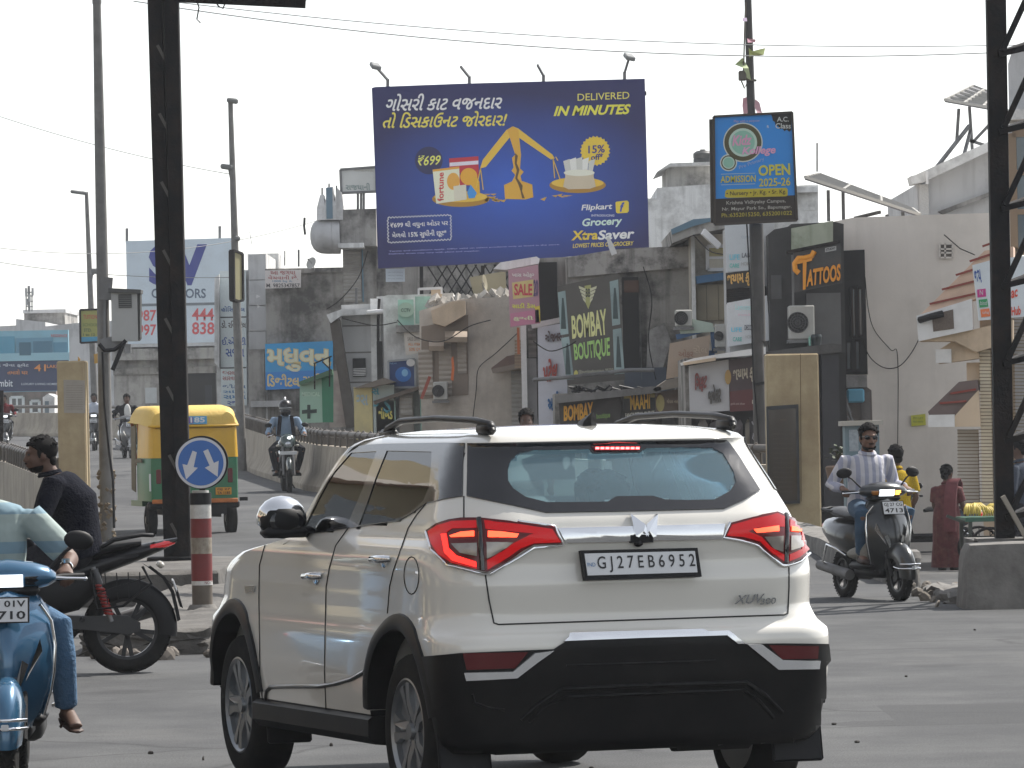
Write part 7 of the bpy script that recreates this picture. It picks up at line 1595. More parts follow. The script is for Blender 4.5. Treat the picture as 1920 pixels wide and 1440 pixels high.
def mudguard(name, c, r, hw, a0, a1, m, parent, bulge=.03, n=16):
    """curved guard over a wheel: angles measured from forward (+y) up"""
    b = MB(); rings = []
    for i in range(n + 1):
        a = R(a0 + (a1 - a0) * i / n); e = math.sin(PI * i / n) ** .5 if 0 < i < n else .25; ring = []
        for k in range(11):
            t = -1 + 2 * k / 10; rr = r + bulge * (1 - t * t) - .10 * abs(t) ** 4; ring.append(V(hw * t * (.75 + .25 * e), c[1] + rr * math.cos(a), c[2] + rr * math.sin(a)))
        ring += [p + (V(0, c[1], c[2]) - V(0, p.y, p.z)) * .06 + V(-p.x * .08, 0, 0) for p in ring[::-1]]; rings.append(ring)
    b.loft(rings); return b.out(name, m, parent, 60)
def mirror_head(name, base, tip, sx, parent, rad=(.075, .022, .048)):
    b = MB(); b.tube([base, V(base).lerp(V(tip), .6) + V(sx * .01, 0, .02), tip], .008, 8); b.ell(V(tip) + V(sx * .03, 0, .03), rad, (0, sx * .15, sx * -.2)); o = b.out(name, BLACKPL, parent, 60)
    b = MB(); b.ell(V(tip) + V(sx * .03, -.014, .03), (rad[0] * .86, .012, rad[2] * .82), (0, sx * .15, sx * -.2)); b.out('glass', _M['mirror_glass'], o, 60)
def lens_text(s, pts, off, m, parent, bold=.02):
    """lettering on a small flat plate given by its four corners"""
    p = Pl(1); p.p = V(pts[0]); n = (V(pts[3]) - V(pts[0])).cross(V(pts[1]) - V(pts[0])).normalized()
    f = bpy.data.curves.new('f', 'FONT'); f.body = s; f.offset = bold; f.align_x = 'CENTER'; f.resolution_u = 2; o = bpy.data.objects.new('f', f); me = bpy.data.meshes.new_from_object(o); bpy.data.objects.remove(o)
    xs = [v.co.x for v in me.vertices]; ys = [v.co.y for v in me.vertices]; TL, TR, BR, BL = map(V, pts)
    for v in me.vertices:
        u = (v.co.x - min(xs)) / (max(xs) - min(xs)); w = (v.co.y - min(ys)) / (max(ys) - min(ys)); v.co = (BL.lerp(BR, u)).lerp(TL.lerp(TR, u), w) + n * off
    me.materials.clear(); return link_mesh('lettering', me, m, parent)
HEADL = mat('headlamp_lens', (.5, .52, .55), rough=.08, metal=.6, var=.3, scale=30, coat=1)
HEADON = mat('headlamp_lit', (.9, .9, .9), var=0, emit=1.0, ecol=(.9, .95, 1.0))
AMBER = mat('amber_lens', (.45, .16, .02), rough=.2, var=.3, scale=40, coat=1)
AMBON = mat('amber_lit', (.9, .35, .05), var=.4, scale=60, emit=2.2, ecol=(1, .42, .06))
REDL_ = mat('tail_lens', (.25, .01, .012), rough=.2, var=.2, coat=1, emit=.25, ecol=(1, .03, .03))
def scooter(label, paint, lit=False, amber=None, plate_txt=None, group=None, detail=True):
    t = thing('scooter', label, 'scooter', group=group)
    fw, rw = (0, .62, .225), (0, -.60, .222)
    spoked_wheel('front_wheel', fw, .225, .09, t, 5, .66); spoked_wheel('rear_wheel', rw, .222, .095, t, 5, .66)
    mudguard('front_fender', (0, .62, .235), .258, .088, -8, 165, paint, t, .035)
    b = MB()
    for dz, rr in ((-.005, .30), (.035, .305)): b.tube([(x * .098, .62 + .235 + .075 * (1 - x * x) , .30 + dz) for x in [-1 + .2 * k for k in range(11)]], .0085, 8)
    for sx in (-1, 1): b.tube([(sx * .098, .855, .295), (sx * .102, .80, .30), (sx * .098, .72, .31)], .0085, 8)
    b.out('fender_guard', CHROME, t, 60)
    plate_mark = MB(); plate_mark.box((0, .936, .302), (.035, .006, .03), bev=.004); plate_mark.out('fender_badge', PLATEW, t, None)
    b = MB()
    for sx in (-1, 1): b.tube([(sx * .075, .62, .225), (sx * .075, .50, .42), (sx * .05, .40, .62)], .018, 10)
    b.tube([(0, .40, .60), (0, .26, .96)], .028, 10); b.out('fork', BLACKPL, t, 60)
    # apron
    b = MB(); rings = []
    prof = [(.26, .10, .42, .10), (.34, .155, .47, .12), (.45, .195, .515, .13), (.56, .215, .53, .14), (.66, .222, .515, .14), (.76, .215, .475, .13), (.84, .19, .43, .11), (.90, .15, .38, .08), (.925, .10, .35, .05)]
    for z, w, yc, dp in prof:
        fr = [V(w * x, yc - dp * abs(x) ** 2.2 + .028 * max(0, 1 - abs(x) * 2.2), z) for x in [-1 + .125 * k for k in range(17)]]; rings.append(fr + [p + V(-p.x * .05, -.035, 0) for p in fr[::-1]])
    b.loft(rings); ap = b.out('apron', paint, t, 50)
    b = MB(); b.loft([[V(w * x * .93, yc - dp * abs(x) ** 2.2 - .045, z) for x in (-1, -.5, 0, .5, 1)] + [V(w * x * .93, yc - dp * abs(x) ** 2.2 - .075, z) for x in (1, .5, 0, -.5, -1)] for z, w, yc, dp in prof[:8]]); b.out('inner_shield', BLACKPL, t, 50)
    for sx in (-1, 1):
        b = MB(); b.tube([(sx * .155, .42, .86), (sx * .205, .37, .78), (sx * .222, .39, .66), (sx * .214, .39, .54), (sx * .195, .385, .44), (sx * .16, .35, .33)], .009, 8); b.out('shield_trim', CHROME, t, 60)
        b = MB(); b.prism([V(sx * .075, .505, .66), V(sx * .115, .490, .56), V(sx * .098, .515, .51), V(sx * .062, .53, .50)] if 0 else [V(sx * .155, .462, .70), V(sx * .165, .452, .64), V(sx * .085, .53, .50), V(sx * .10, .525, .54)], V(0, .012, 0)); b.out('apron_strip', CHROME, t, None)
        b = MB(); b.prism([V(sx * .07, .535, .60), V(sx * .10, .522, .58), V(sx * .045, .555, .43), V(sx * .02, .56, .42)], V(0, .006, 0)); b.out('apron_vent', BLACKGL, t, None)
    b = MB(); b.prism([V(-.045, .56, .52), V(.045, .56, .52), V(0, .565, .43)], V(0, .008, 0)); b.out('nose_panel', mat('nose_dark', (.02, .022, .03), rough=.3, var=.1), t, None)
    # handle cover, lamp, indicators
    b = MB(); rings = []
    for x, h, d in ((-.23, .02, .04), (-.19, .045, .075), (-.12, .062, .10), (0, .075, .118), (.12, .062, .10), (.19, .045, .075), (.23, .02, .04)): rings.append([V(x, .27 + d * math.cos(a) * (1.0 if math.cos(a) > 0 else .8), .985 + h * math.sin(a) * (1.25 if math.sin(a) > 0 else .9)) for a in [2 * PI * k / 16 for k in range(16)]])
    b.loft(rings); b.out('handle_cover', paint, t, 60)
    def patch(nm, xa, xb, za, zb, m, lift):
        b = MB(); f = []
        for j in range(5):
            z = za + (zb - za) * j / 4; row = []
            for k in range(7):
                x = xa + (xb - xa) * k / 6; hh = .075 - .06 * (abs(x) / .23) ** 2; dd = .118 - .085 * (abs(x) / .23) ** 2; sn = max(-.95, min(.95, (z - .985) / (hh * (1.25 if z > .985 else .9)))); row.append(V(x, .27 + dd * math.sqrt(1 - sn * sn) + lift, z))
            f.append(row)
        b.loft(f, caps=False, cyclic=False); b.loft([[p - V(0, .02, 0) for p in r_] for r_ in f], caps=False, cyclic=False); return b.out(nm, m, t, 60)
    patch('headlamp', -.075, .075, .945, 1.005, HEADON if lit else HEADL, .006)
    patch('indicator', .085, .165, .955, .995, AMBON if amber == 'R' else AMBER if amber else BLACKGL, .006); patch('indicator', -.165, -.085, .955, .995, AMBON if amber == 'L' else BLACKGL, .006)
    b = MB(); b.box((0, .29, .925), (.30, .15, .045), bev=.02); b.out('lamp_base', BLACKPL, t, 50)
    for sx in (-1, 1):
        b = MB(); b.tube([(sx * .2, .25, .98), (sx * .26, .21, .985), (sx * .36, .165, .985)], [.014, .018, .018], 10); b.out('grip', BLACKPL, t, 60)
        b = MB(); b.tube([(sx * .22, .27, .985), (sx * .28, .265, .98), (sx * .37, .225, .975)], [.009, .007, .007], 8); b.ell((sx * .37, .225, .975), (.01,) * 3, None, 8, 6); b.out('brake_lever', CHROME, t, 60)
        mirror_head('mirror', (sx * .19, .23, 1.02), (sx * .31, .19, 1.13), sx, t)
    # floor, seat, tail
    b = MB(); b.box((0, .10, .31), (.34, .52, .07), bev=.03); b.box((0, .1, .25), (.2, .6, .1), bev=.03); b.out('floorboard', BLACKPL, t, 50)
    b = MB(); rings = []
    for y, w, z0, z1 in ((-.12, .10, .34, .70), (-.2, .165, .36, .72), (-.4, .19, .40, .73), (-.62, .185, .45, .74), (-.82, .14, .54, .74), (-.93, .07, .62, .73)): rings.append([V(w * math.cos(a) * (1 if abs(math.cos(a)) < .8 else .96), y, (z0 + z1) / 2 + (z1 - z0) / 2 * math.sin(a)) for a in [2 * PI * k / 18 for k in range(18)]])
    b.loft(rings); b.out('rear_body', paint, t, 60)
    b = MB(); rings = []
    for y, w, z, h in ((.06, .08, .73, .03), (-.02, .12, .755, .045), (-.25, .145, .76, .05), (-.5, .14, .785, .05), (-.68, .12, .80, .045), (-.76, .07, .79, .03)): rings.append([V(w * math.cos(a), y, z + h * math.sin(a)) for a in [2 * PI * k / 14 for k in range(14)]])
    b.loft(rings); b.out('seat', mat('seat_vinyl', (.02, .02, .02), rough=.5, var=.15), t, 60)
    b = MB(); b.tube([(-.12, -.60, .80), (-.13, -.82, .82), (0, -.90, .83), (.13, -.82, .82), (.12, -.60, .80)], .012, 8); b.out('grab_rail', BLACKPL, t, 60)
    b = MB(); b.ell((0, -.92, .66), (.09, .03, .05)); b.out('tail_light', REDL_, t, 60)
    b = MB(); b.cyl((.13, -.2, .22), (.15, -.85, .30), .05, .045, 14); b.out('exhaust', GALV, t, 50)
    b = MB(); b.box((-.08, -.42, .26), (.12, .5, .18), bev=.05, seg=2); b.out('engine_case', P('#2a2a2b', rough=.5), t, 50)
    for sx in (-1, 1):
        b = MB(); b.tube([(sx * .17, -.2, .40), (sx * .24, -.25, .46), (sx * .25, -.45, .50), (sx * .22, -.62, .34), (sx * .17, -.68, .32)], .011, 8); b.out('side_guard', CHROME, t, 60)
    if plate_txt is not None:
        p = [V(-.10, .492, .895), V(.10, .492, .895), V(.10, .530, .785), V(-.10, .530, .785)]; p = [V(-x.x, x.y, x.z) for x in p]
        b = MB(); b.prism([V(x.x * 1.08, x.y - .002, .84 + (x.z - .84) * 1.12) for x in p], V(0, -.02, 0)); pf = b.out('number_plate', BLACKPL, t, None)
        b = MB(); b.prism([x + V(0, .004, 0) for x in p], V(0, -.004, 0)); b.out('plate_face', PLATEW, pf, None)
        for i, s in enumerate(plate_txt):
            q = [p[0].lerp(p[3], .10 + .45 * i), p[1].lerp(p[2], .10 + .45 * i), p[1].lerp(p[2], .46 + .45 * i), p[0].lerp(p[3], .46 + .45 * i)]; q = [q[0].lerp(q[1], .05), q[0].lerp(q[1], .95), q[3].lerp(q[2], .95), q[3].lerp(q[2], .05)]
            lens_text(s, q, .006, INK, pf)
    return t
def motorcycle(label, paint, lit=False, plate_txt=None):
    t = thing('motorcycle', label, 'motorcycle'); fw, rw = V(0, .67, .30), V(0, -.63, .305)
    spoked_wheel('front_wheel', fw, .30, .095, t, 5, .74); spoked_wheel('rear_wheel', rw, .305, .125, t, 5, .70)
    mudguard('front_fender', (0, .67, .30), .315, .065, 20, 165, paint, t, .02)
    for sx in (-1, 1):
        b = MB(); b.tube([(sx * .09, .67, .30), (sx * .09, .55, .62), (sx * .09, .44, .93)], [.026, .024, .02], 10); b.out('fork', GALV, t, 60)
    b = MB(); rings = []
    for y, w, zc, h in ((.42, .09, .80, .07), (.34, .15, .83, .12), (.18, .165, .85, .13), (.02, .14, .83, .11), (-.10, .10, .80, .06)): rings.append([V(w * math.cos(a), y, zc + h * math.sin(a)) for a in [2 * PI * k / 18 for k in range(18)]])
    b.loft(rings); b.out('tank', paint, t, 60)
    b = MB(); rings = []
    for y, w, zc, h in ((-.06, .10, .78, .03), (-.2, .13, .785, .04), (-.34, .135, .80, .045), (-.38, .12, .845, .045), (-.58, .11, .885, .04), (-.74, .06, .905, .025)): rings.append([V(w * math.cos(a), y, zc + h * math.sin(a)) for a in [2 * PI * k / 14 for k in range(14)]])
    b.loft(rings); b.out('seat', mat('moto_seat', (.012, .012, .013), rough=.6, var=.2), t, 60)
    b = MB(); rings = []
    for y, w, z0, z1 in ((-.02, .11, .58, .76), (-.25, .13, .60, .78), (-.45, .125, .68, .82), (-.68, .10, .76, .88), (-.88, .055, .84, .915), (-.99, .02, .90, .93)): rings.append([V(w * math.cos(a), y, (z0 + z1) / 2 + (z1 - z0) / 2 * math.sin(a)) for a in [2 * PI * k / 16 for k in range(16)]])
    b.loft(rings); b.out('tail_panel', paint, t, 60)
    b = MB(); b.loft([[V(w * math.cos(a), y, zc + h * math.sin(a)) for a in [2 * PI * k / 12 for k in range(12)]] for y, w, zc, h in ((-.80, .075, .865, .03), (-.90, .058, .885, .03), (-.975, .02, .905, .018))]); b.out('tail_light', mat('moto_tail', (.16, .006, .01), rough=.2, var=.3, coat=1, emit=.12, ecol=(1, .03, .03)), t, 60)
    b = MB()
    for sx in (-1, 1): b.tube([(sx * .11, -.46, .875), (sx * .125, -.55, .925), (sx * .11, -.74, .955), (sx * .07, -.82, .95)], .014, 8)
    b.tube([(-.07, -.82, .95), (.07, -.82, .95)], .014, 8); b.out('grab_rail', BLACKPL, t, 60)
    b = MB(); b.box((0, .12, .47), (.26, .34, .26), bev=.05, seg=2); b.cyl((0, .20, .55), (0, .33, .74), .085, .08, 16)
    for k in range(6): b.box((0, .22 + k * .018, .58 + k * .025), (.21, .17, .008), rot=(R(-35), 0, 0))
    b.cyl((-.16, .05, .45), (.16, .05, .45), .09, seg=20); b.out('engine', P('#1c1c1e', rough=.5, metal=.4), t, 45)
    b = MB(); b.bar((0, .40, .88), (0, .30, .40), .06); b.bar((0, -.1, .72), (0, -.14, .36), .07, .1); b.bar((0, .30, .38), (0, -.14, .34), .08, .05)
    for sx in (-1, 1): b.bar((sx * .09, -.1, .72), (sx * .09, -.72, .82), .03); b.bar((sx * .10, -.12, .36), (sx * .10, -.63, .305), .035, .06)
    b.out('frame', BLACKPL, t, None)
    for sx in (-1, 1):
        c0, c1 = V(sx * .125, -.52, .36), V(sx * .125, -.40, .74); b = MB(); b.cyl(c0, c1, .018, seg=10); sh = b.out('shock_absorber', GALV, t, 50)
        b = MB(); b.tube([c0.lerp(c1, .12 + .55 * k / 60) + Matrix.Rotation(.3, 3, 'X') @ V(.03 * math.cos(k * .9), .03 * math.sin(k * .9), 0) for k in range(61)], .009, 6); b.out('spring', mat('spring_red', (.30, .02, .015), rough=.4, var=.1), sh, 60)
        b = MB(); b.cyl(c0.lerp(c1, .68), c0.lerp(c1, .96), .030, seg=12); b.out('reservoir', P('#3a3a3c', rough=.4), sh, 50)
    b = MB(); b.loft([[V(-.115 + dx, y, z) for dx, z in ((-.012, zc - h), (-.012, zc + h), (.012, zc + h), (.012, zc - h))] for y, zc, h in ((.02, .37, .05), (-.3, .36, .045), (-.63, .335, .065), (-.72, .32, .03))]); b.out('chain_cover', mat('cover_black', (.02, .02, .022), rough=.35, var=.1), t, None)
    b = MB(); b.tube([(.12, .30, .40), (.14, .1, .27), (.15, -.3, .30), (.17, -.5, .34), (.175, -.86, .44)], [.022, .022, .026, .05, .052], 12); b.out('exhaust', GALV, t, 60)
    b = MB(); b.tube([(-.17, -.38, .70), (-.19, -.42, .45), (-.19, -.60, .47), (-.18, -.80, .62), (-.17, -.74, .74)], .010, 8)
    for k in range(5): b.bar((-.185, -.42 - k * .075, .47 + k * .018), (-.175, -.40 - k * .08, .70), .008)
    b.bar((-.19, -.42, .56), (-.18, -.76, .66), .008); b.out('leg_guard', BLACKPL, t, 60)
    b = MB(); b.prism([V(-.07, -.74, .76), V(.07, -.74, .76), V(.06, -.96, .60), V(.06, -1.0, .45), V(-.06, -1.0, .45), V(-.06, -.96, .60)], V(0, -.02, -.01)); b.loft([[V(x, y, z) for x in (-.06, 0, .06)] + [V(x, y + .02, z - .01) for x in (.06, 0, -.06)] for y, z in ((-.80, .74), (-.90, .66), (-.96, .56), (-.99, .42), (-1.0, .36))]); b.out('rear_fender', BLACKPL, t, None)
    b = MB(); b.box((0, -.965, .60), (.18, .012, .09), rot=(R(-18), 0, 0), bev=.01); b.out('number_plate', PLATEW, t, None)
    for sx in (-1, 1):
        for y, z, bx in ((-.86, .745, .10), (.42, .83, .14)):
            b = MB(); b.tube([(sx * (bx - .06), y, z), (sx * bx, y, z)], .010, 8); b.ell((sx * (bx + .035), y - .01, z), (.036, .024, .024)); b.out('indicator', mat('indicator_clear', (.45, .42, .36), rough=.2, var=.2, coat=1), t, 60)
        b = MB(); b.tube([(sx * .02, .42, .97), (sx * .12, .40, 1.0), (sx * .24, .34, 1.03), (sx * .36, .28, 1.02)], [.011, .011, .014, .017], 10); b.out('handlebar', BLACKPL, t, 60)
        b = MB(); b.tube([(sx * .25, .40, 1.03), (sx * .36, .36, 1.0)], .006, 6); b.out('lever', CHROME, t, 60)
        mirror_head('mirror', (sx * .22, .36, 1.04), (sx * .30, .30, 1.17), sx, t, (.07, .02, .04)); b = MB(); b.cyl((sx * .12, .05, .30), (sx * .26, .05, .30), .018, seg=10); b.cyl((sx * .12, -.32, .38), (sx * .25, -.32, .38), .016, seg=10); b.out('footpeg', BLACKPL, t, 50)
    b = MB(); b.loft([[V(w * math.cos(a), y, zc + h * math.sin(a)) for a in [2 * PI * k / 18 for k in range(18)]] for y, w, zc, h in ((.36, .09, .90, .10), (.46, .14, .92, .13), (.54, .135, .90, .12), (.60, .09, .86, .07))]); b.out('headlamp_cowl', mat('cowl', (.03, .05, .045), rough=.2, var=.1, coat=.8), t, 60)
    b = MB(); b.ell((0, .555, .86), (.095, .055, .075)); b.out('headlamp', HEADL, t, 60); b = MB(); b.ell((-.02, .575, .965), (.035, .02, .03)); b.out('position_lamp', HEADON if lit else HEADL, t, 60)
    b = MB(); b.box((0, .64, .70), (.30, .01, .06), rot=(R(-12), 0, 0)); b.out('front_plate', PLATEW, t, None)
    b = MB(); rings = []
    for y, w, z0, z1 in ((.38, .06, .42, .74), (.2, .13, .36, .76), (-.05, .14, .38, .74), (-.30, .12, .44, .72), (-.46, .10, .58, .76)): rings.append([V(w * math.cos(a), y, (z0 + z1) / 2 + (z1 - z0) / 2 * math.sin(a)) for a in [2 * PI * k / 14 for k in range(14)]])
    b.loft(rings); b.box((0, -.05, .32), (.22, .5, .14), bev=.04); b.out('side_cover', BLACKPL, t, 50)
    mudguard('rear_hugger', (0, -.63, .305), .335, .085, 60, 190, BLACKPL, t, .015)
    b = MB(); b.bar((0, .05, .30), (-.14, -.02, .06), .018); b.out('side_stand', STEELDK, t, None)
    return t
# --- dark grey scooter and its rider (right)
GREYP = mat('scooter_grey', (.035, .037, .038), rough=.28, metal=.5, var=.06, coat=.6)
s1 = scooter('dark grey scooter ridden towards the camera right of the white car', GREYP, True, 'L', ('GJ 27 CG', '4713'))
L1 = V(3.27, 48.2, 0); A1 = R(200); place(s1, L1, A1)
STRIPE = bpy.data.materials.new('striped_shirt'); STRIPE.use_nodes = True
def striped(m, c1, c2, sc, axis=0, off=.5):
    nt = m.node_tree; N = nt.nodes; L = nt.links; tc = N.new('ShaderNodeTexCoord'); sx = N.new('ShaderNodeSeparateXYZ'); L.new(tc.outputs['Object'], sx.inputs[0])
    mu = N.new('ShaderNodeMath'); mu.operation = 'MULTIPLY'; mu.inputs[1].default_value = sc; L.new(sx.outputs[axis], mu.inputs[0]); fr = N.new('ShaderNodeMath'); fr.operation = 'FRACT'; L.new(mu.outputs[0], fr.inputs[0]); gt = N.new('ShaderNodeMath'); gt.operation = 'GREATER_THAN'; gt.inputs[1].default_value = off; L.new(fr.outputs[0], gt.inputs[0])
    x = N.new('ShaderNodeMix'); x.data_type = 'RGBA'; x.inputs['A'].default_value = (*lin(c1), 1); x.inputs['B'].default_value = (*lin(c2), 1); L.new(gt.outputs[0], x.inputs['Factor']); L.new(x.outputs['Result'], N['Principled BSDF'].inputs['Base Color']); N['Principled BSDF'].inputs['Roughness'].default_value = .9
    nz = N.new('ShaderNodeTexNoise'); nz.inputs['Scale'].default_value = 9; bp = N.new('ShaderNodeBump'); bp.inputs['Strength'].default_value = .6; bp.inputs['Distance'].default_value = .03; L.new(tc.outputs['Object'], nz.inputs['Vector']); L.new(nz.outputs['Fac'], bp.inputs['Height']); L.new(bp.outputs[0], N['Principled BSDF'].inputs['Normal'])
striped(STRIPE, (.58, .57, .60), (.36, .37, .46), 14)
def cloth(key, c, var=.2): return mat('cloth_' + key, c, rough=.95, var=var, scale=10, bump=.6, spec=.12)
JEANS = mat('jeans', (.045, .09, .15), rough=.9, var=.35, scale=9, bump=.5); DARKT = cloth('dark', (.018, .018, .022))
J = riding(seat=(0, -.10, .80), foot=(.16, .14, .33), lean=.04, head=(.0, .02, .01), knee_out=.35)
person('man in a white striped shirt, sunglasses and blue jeans riding the dark grey scooter', L1, A1, J, dict(shirt=STRIPE, trousers=JEANS, shoes=P('#3a2a24')), head_fwd=(.15, 1, -.05), glasses=True, beard=True, voxel=.010, build=1.04)
b = MB(); b.ell((.12, .17, .50), (.10, .13, .17), (.2, 0, .1)); b.ell((.10, .15, .64), (.05, .06, .06)); b.ell((.05, .02, .42), (.2, .14, .07)); bg = b.remesh('cloth_bag', mat('bag_grey', (.28, .27, .24), rough=.9, var=.2, bump=.6), None, .012); tag(bg, 'bulging grey cloth bag standing on the dark grey scooter floorboard', 'bag'); place(bg, L1 + V(0, 0, .0), A1)
# --- blue scooter at the left edge
BLUEP = mat('scooter_blue', (.035, .12, .22), rough=.25, metal=.35, var=.05, coat=.9)
s2 = scooter('metallic blue scooter cut by the left edge of the picture', BLUEP, True, 'R', ('GJ 01V', '8710'))
L2 = V(-2.455, 25.6, 0); A2 = R(183); place(s2, L2, A2)
POLO = bpy.data.materials.new('polo_shirt'); POLO.use_nodes = True; striped(POLO, (.31, .37, .35), (.18, .27, .32), 5.2, 2, .7)
J = riding(seat=(.11, -.22, .79), foot=(.22, .10, .26), lean=.10, knee_out=.42, gy=.17, h=1.0); J['wr_L'] = V(-.27, .115, 1.02)
J['neck'] += V(.03, 0, 0); J['head'] = J['neck'] + V(.07, .04, .13); J['an_L'] = V(-.26, .02, .33); J['kn_L'] = ik(J['hip_L'], J['an_L'], .44, .43, (-.55, 1, .5)); J['toe_L'] = J['an_L'] + V(-.05, .17, -.07)
J['el_L'] = ik(J['sh_L'], J['wr_L'], .30, .26, (-.6, -.5, -.5))
pr, hm = person('man in a pale blue green polo shirt and jeans riding the metallic blue scooter', L2, A2, J, dict(shirt=POLO, trousers=mat('jeans_light', (.07, .15, .26), rough=.9, var=.3, scale=9, bump=.5), shoes=None), head_fwd=(.1, 1, -.05), sleeves='short', voxel=.0085, skin=SKIND, build=1.04)
w_ = J['wr_L']; d_ = (w_ - J['el_L']).normalized(); b = MB(); c_ = w_ - d_ * .035; m_ = frame(c_, d_); b.lathe([(.030, -.010), (.034, -.012), (.034, .012), (.030, .010)], m_ @ Matrix.Rotation(R(-90), 4, 'X'), 20, closed=True); b.cyl(c_ + m_.to_3x3() @ V(0, 0, .028), c_ + m_.to_3x3() @ V(0, 0, .042), .020, seg=18)
wo = b.out('wrist_watch', CHROME, None, 40); wo.parent = None; tag(wo, 'silver wrist watch on the arm of the blue scooter rider', 'watch'); place(wo, L2, A2)
for s in 'L':
    b = MB(); a_, t_ = J['an_L'], J['toe_L']; dv = (t_ - a_).normalized(); b.tube([a_ - dv * .06 + V(0, 0, -.065), a_ + V(0, 0, -.065), t_ + V(0, 0, -.02), t_ + dv * .03 + V(0, 0, -.015)], [(.03, .01), (.036, .012), (.04, .01), (.015, .006)], 12, axis=(0, 0, 1)); b.tube([a_ + dv * .05 + V(-.045, 0, -.06), a_ + dv * .07 + V(0, 0, -.008), a_ + dv * .05 + V(.045, 0, -.06)], .008, 6); so_ = b.out('sandal', P('#3a2216', var=.2), pr, 60) if 0 else b.out('sandal', P('#3a2216', var=.2), None, 60)
    so_.name = 'sandal'; tag(so_, 'brown strap sandal on the foot of the blue scooter rider', 'sandal'); place(so_, L2, A2)
# --- black motorcycle with the man in navy
BLACKM = mat('moto_black', (.006, .006, .007), rough=.3, var=.1, coat=.3, spec=.3)
m1 = motorcycle('black motorcycle seen from its left side with red rear spring, stopped by the traffic island', BLACKM)
A3 = R(96); L3 = V(-2.70, 36.5, 0) + Matrix.Rotation(A3, 3, 'Z') @ V(0, .63, 0); place(m1, L3, A3)
NAVY = cloth('navy', (.006, .007, .013))
J = riding(seat=(0, -.30, .80), grip=.32, gy=.29, gz=1.02, foot=(.17, .0, .30), lean=.17, sw=.21, h=1.10, head=(0, .05, .0)); J['chest'] += V(0, -.08, .02)
person('man in a navy long sleeved shirt seen from behind on the black motorcycle', L3, A3, J, dict(shirt=NAVY, trousers=DARKT, shoes=BLACKPL), head_fwd=(-.1, 1, -.05), voxel=.011, build=1.26, beard=True, skin=SKIND)
# --- rider with helmet coming down the flyover
m2 = motorcycle('dark motorcycle coming down the flyover with a helmeted rider', mat('moto_green', (.02, .03, .028), rough=.25, var=.1, coat=.7), True)
d4 = 94.5; L4 = V(W(538, 915, d4).x, d4, road_z(d4)); A4 = R(186); place(m2, L4, A4)
J = riding(seat=(0, -.18, .82), grip=.32, gy=.29, gz=1.02, foot=(.18, .05, .30), lean=.10, knee_out=.5, h=1.02)
person('rider in a black helmet and pale blue shirt with a dark bag strap', L4, A4, J, dict(shirt=cloth('paleblue', (.24, .32, .42)), trousers=DARKT, shoes=BLACKPL), helmet=mat('helmet_black', (.008, .008, .009), rough=.35, var=.1, coat=.2, spec=.3), voxel=.015)
b = MB()
for sx in (-1, 1): b.tube([(sx * .10, .05, 1.36), (sx * .12, .10, 1.20), (sx * .14, .06, 1.00)], [(.035, .02)] * 3, 8)
b.box((0, -.24, 1.15), (.3, .16, .4), bev=.05); o = b.out('backpack', DARKT, None, 60); tag(o, 'dark backpack with shoulder straps worn by the helmeted rider', 'backpack'); place(o, L4, A4)
# --- two scooters further up, one more far left
def far_scooter(lab, paint, px, py, d, rz, plab, shirt, lit, skin=SKIND, **k):
    s = scooter(lab, paint, lit, None, ('GJ01', '2207')); L_ = V(W(px, py, d).x, d, road_z(d)); place(s, L_, rz)
    person(plab, L_, rz, riding(), dict(shirt=shirt, trousers=DARKT, shoes=BLACKPL), voxel=.02, skin=skin, **k); return s, L_
far_scooter('grey scooter coming down the flyover left of the rickshaw', mat('scooter_silver', (.16, .16, .16), rough=.3, metal=.5, var=.05, coat=.6), 240, 866, 131, R(192), 'rider in an open black jacket over a white shirt on the grey scooter', cloth('jacket', (.012, .012, .014)), False)
b = MB(); b.ell((0, .075, 1.16), (.085, .075, .19)); o = b.out('white_shirt', cloth('white', (.6, .6, .58)), None, 60); tag(o, 'white shirt front under the open black jacket of the grey scooter rider', 'shirt'); d_ = 131; place(o, V(W(240, 866, d_).x, d_, road_z(d_)), R(192))
far_scooter('dark scooter with a glaring headlamp between the yellow pillar and the thick pole', GREYP, 178, 850, 147, R(182), 'rider in a pale blue shirt on the scooter with the glaring headlamp', cloth('pale', (.5, .54, .62)), True)
far_scooter('motor scooter with lit headlamp far away at the left edge', GREYP, 9, 832, 152, R(188), 'rider in dark red clothes on the scooter at the left edge', cloth('maroon', (.14, .015, .02)), True)
# --- parked scooter on the side road
sp_ = scooter('parked dark scooter on the side road behind the rider in the striped shirt', mat('scooter_navy', (.02, .03, .05), rough=.3, var=.05, coat=.6)); place(sp_, V(7.0, 89, low_z(89)), R(98))
b = MB(); b.loft([[V(w * x * .93, yc - dp * abs(x) ** 2.2 - .085, z) for x in (-1, -.5, 0, .5, 1)] + [V(w * x * .93, yc - dp * abs(x) ** 2.2 - .10, z) for x in (1, .5, 0, -.5, -1)] for z, w, yc, dp in ((.34, .155, .47, .12), (.56, .215, .53, .14), (.76, .215, .475, .13), (.88, .15, .38, .08))])
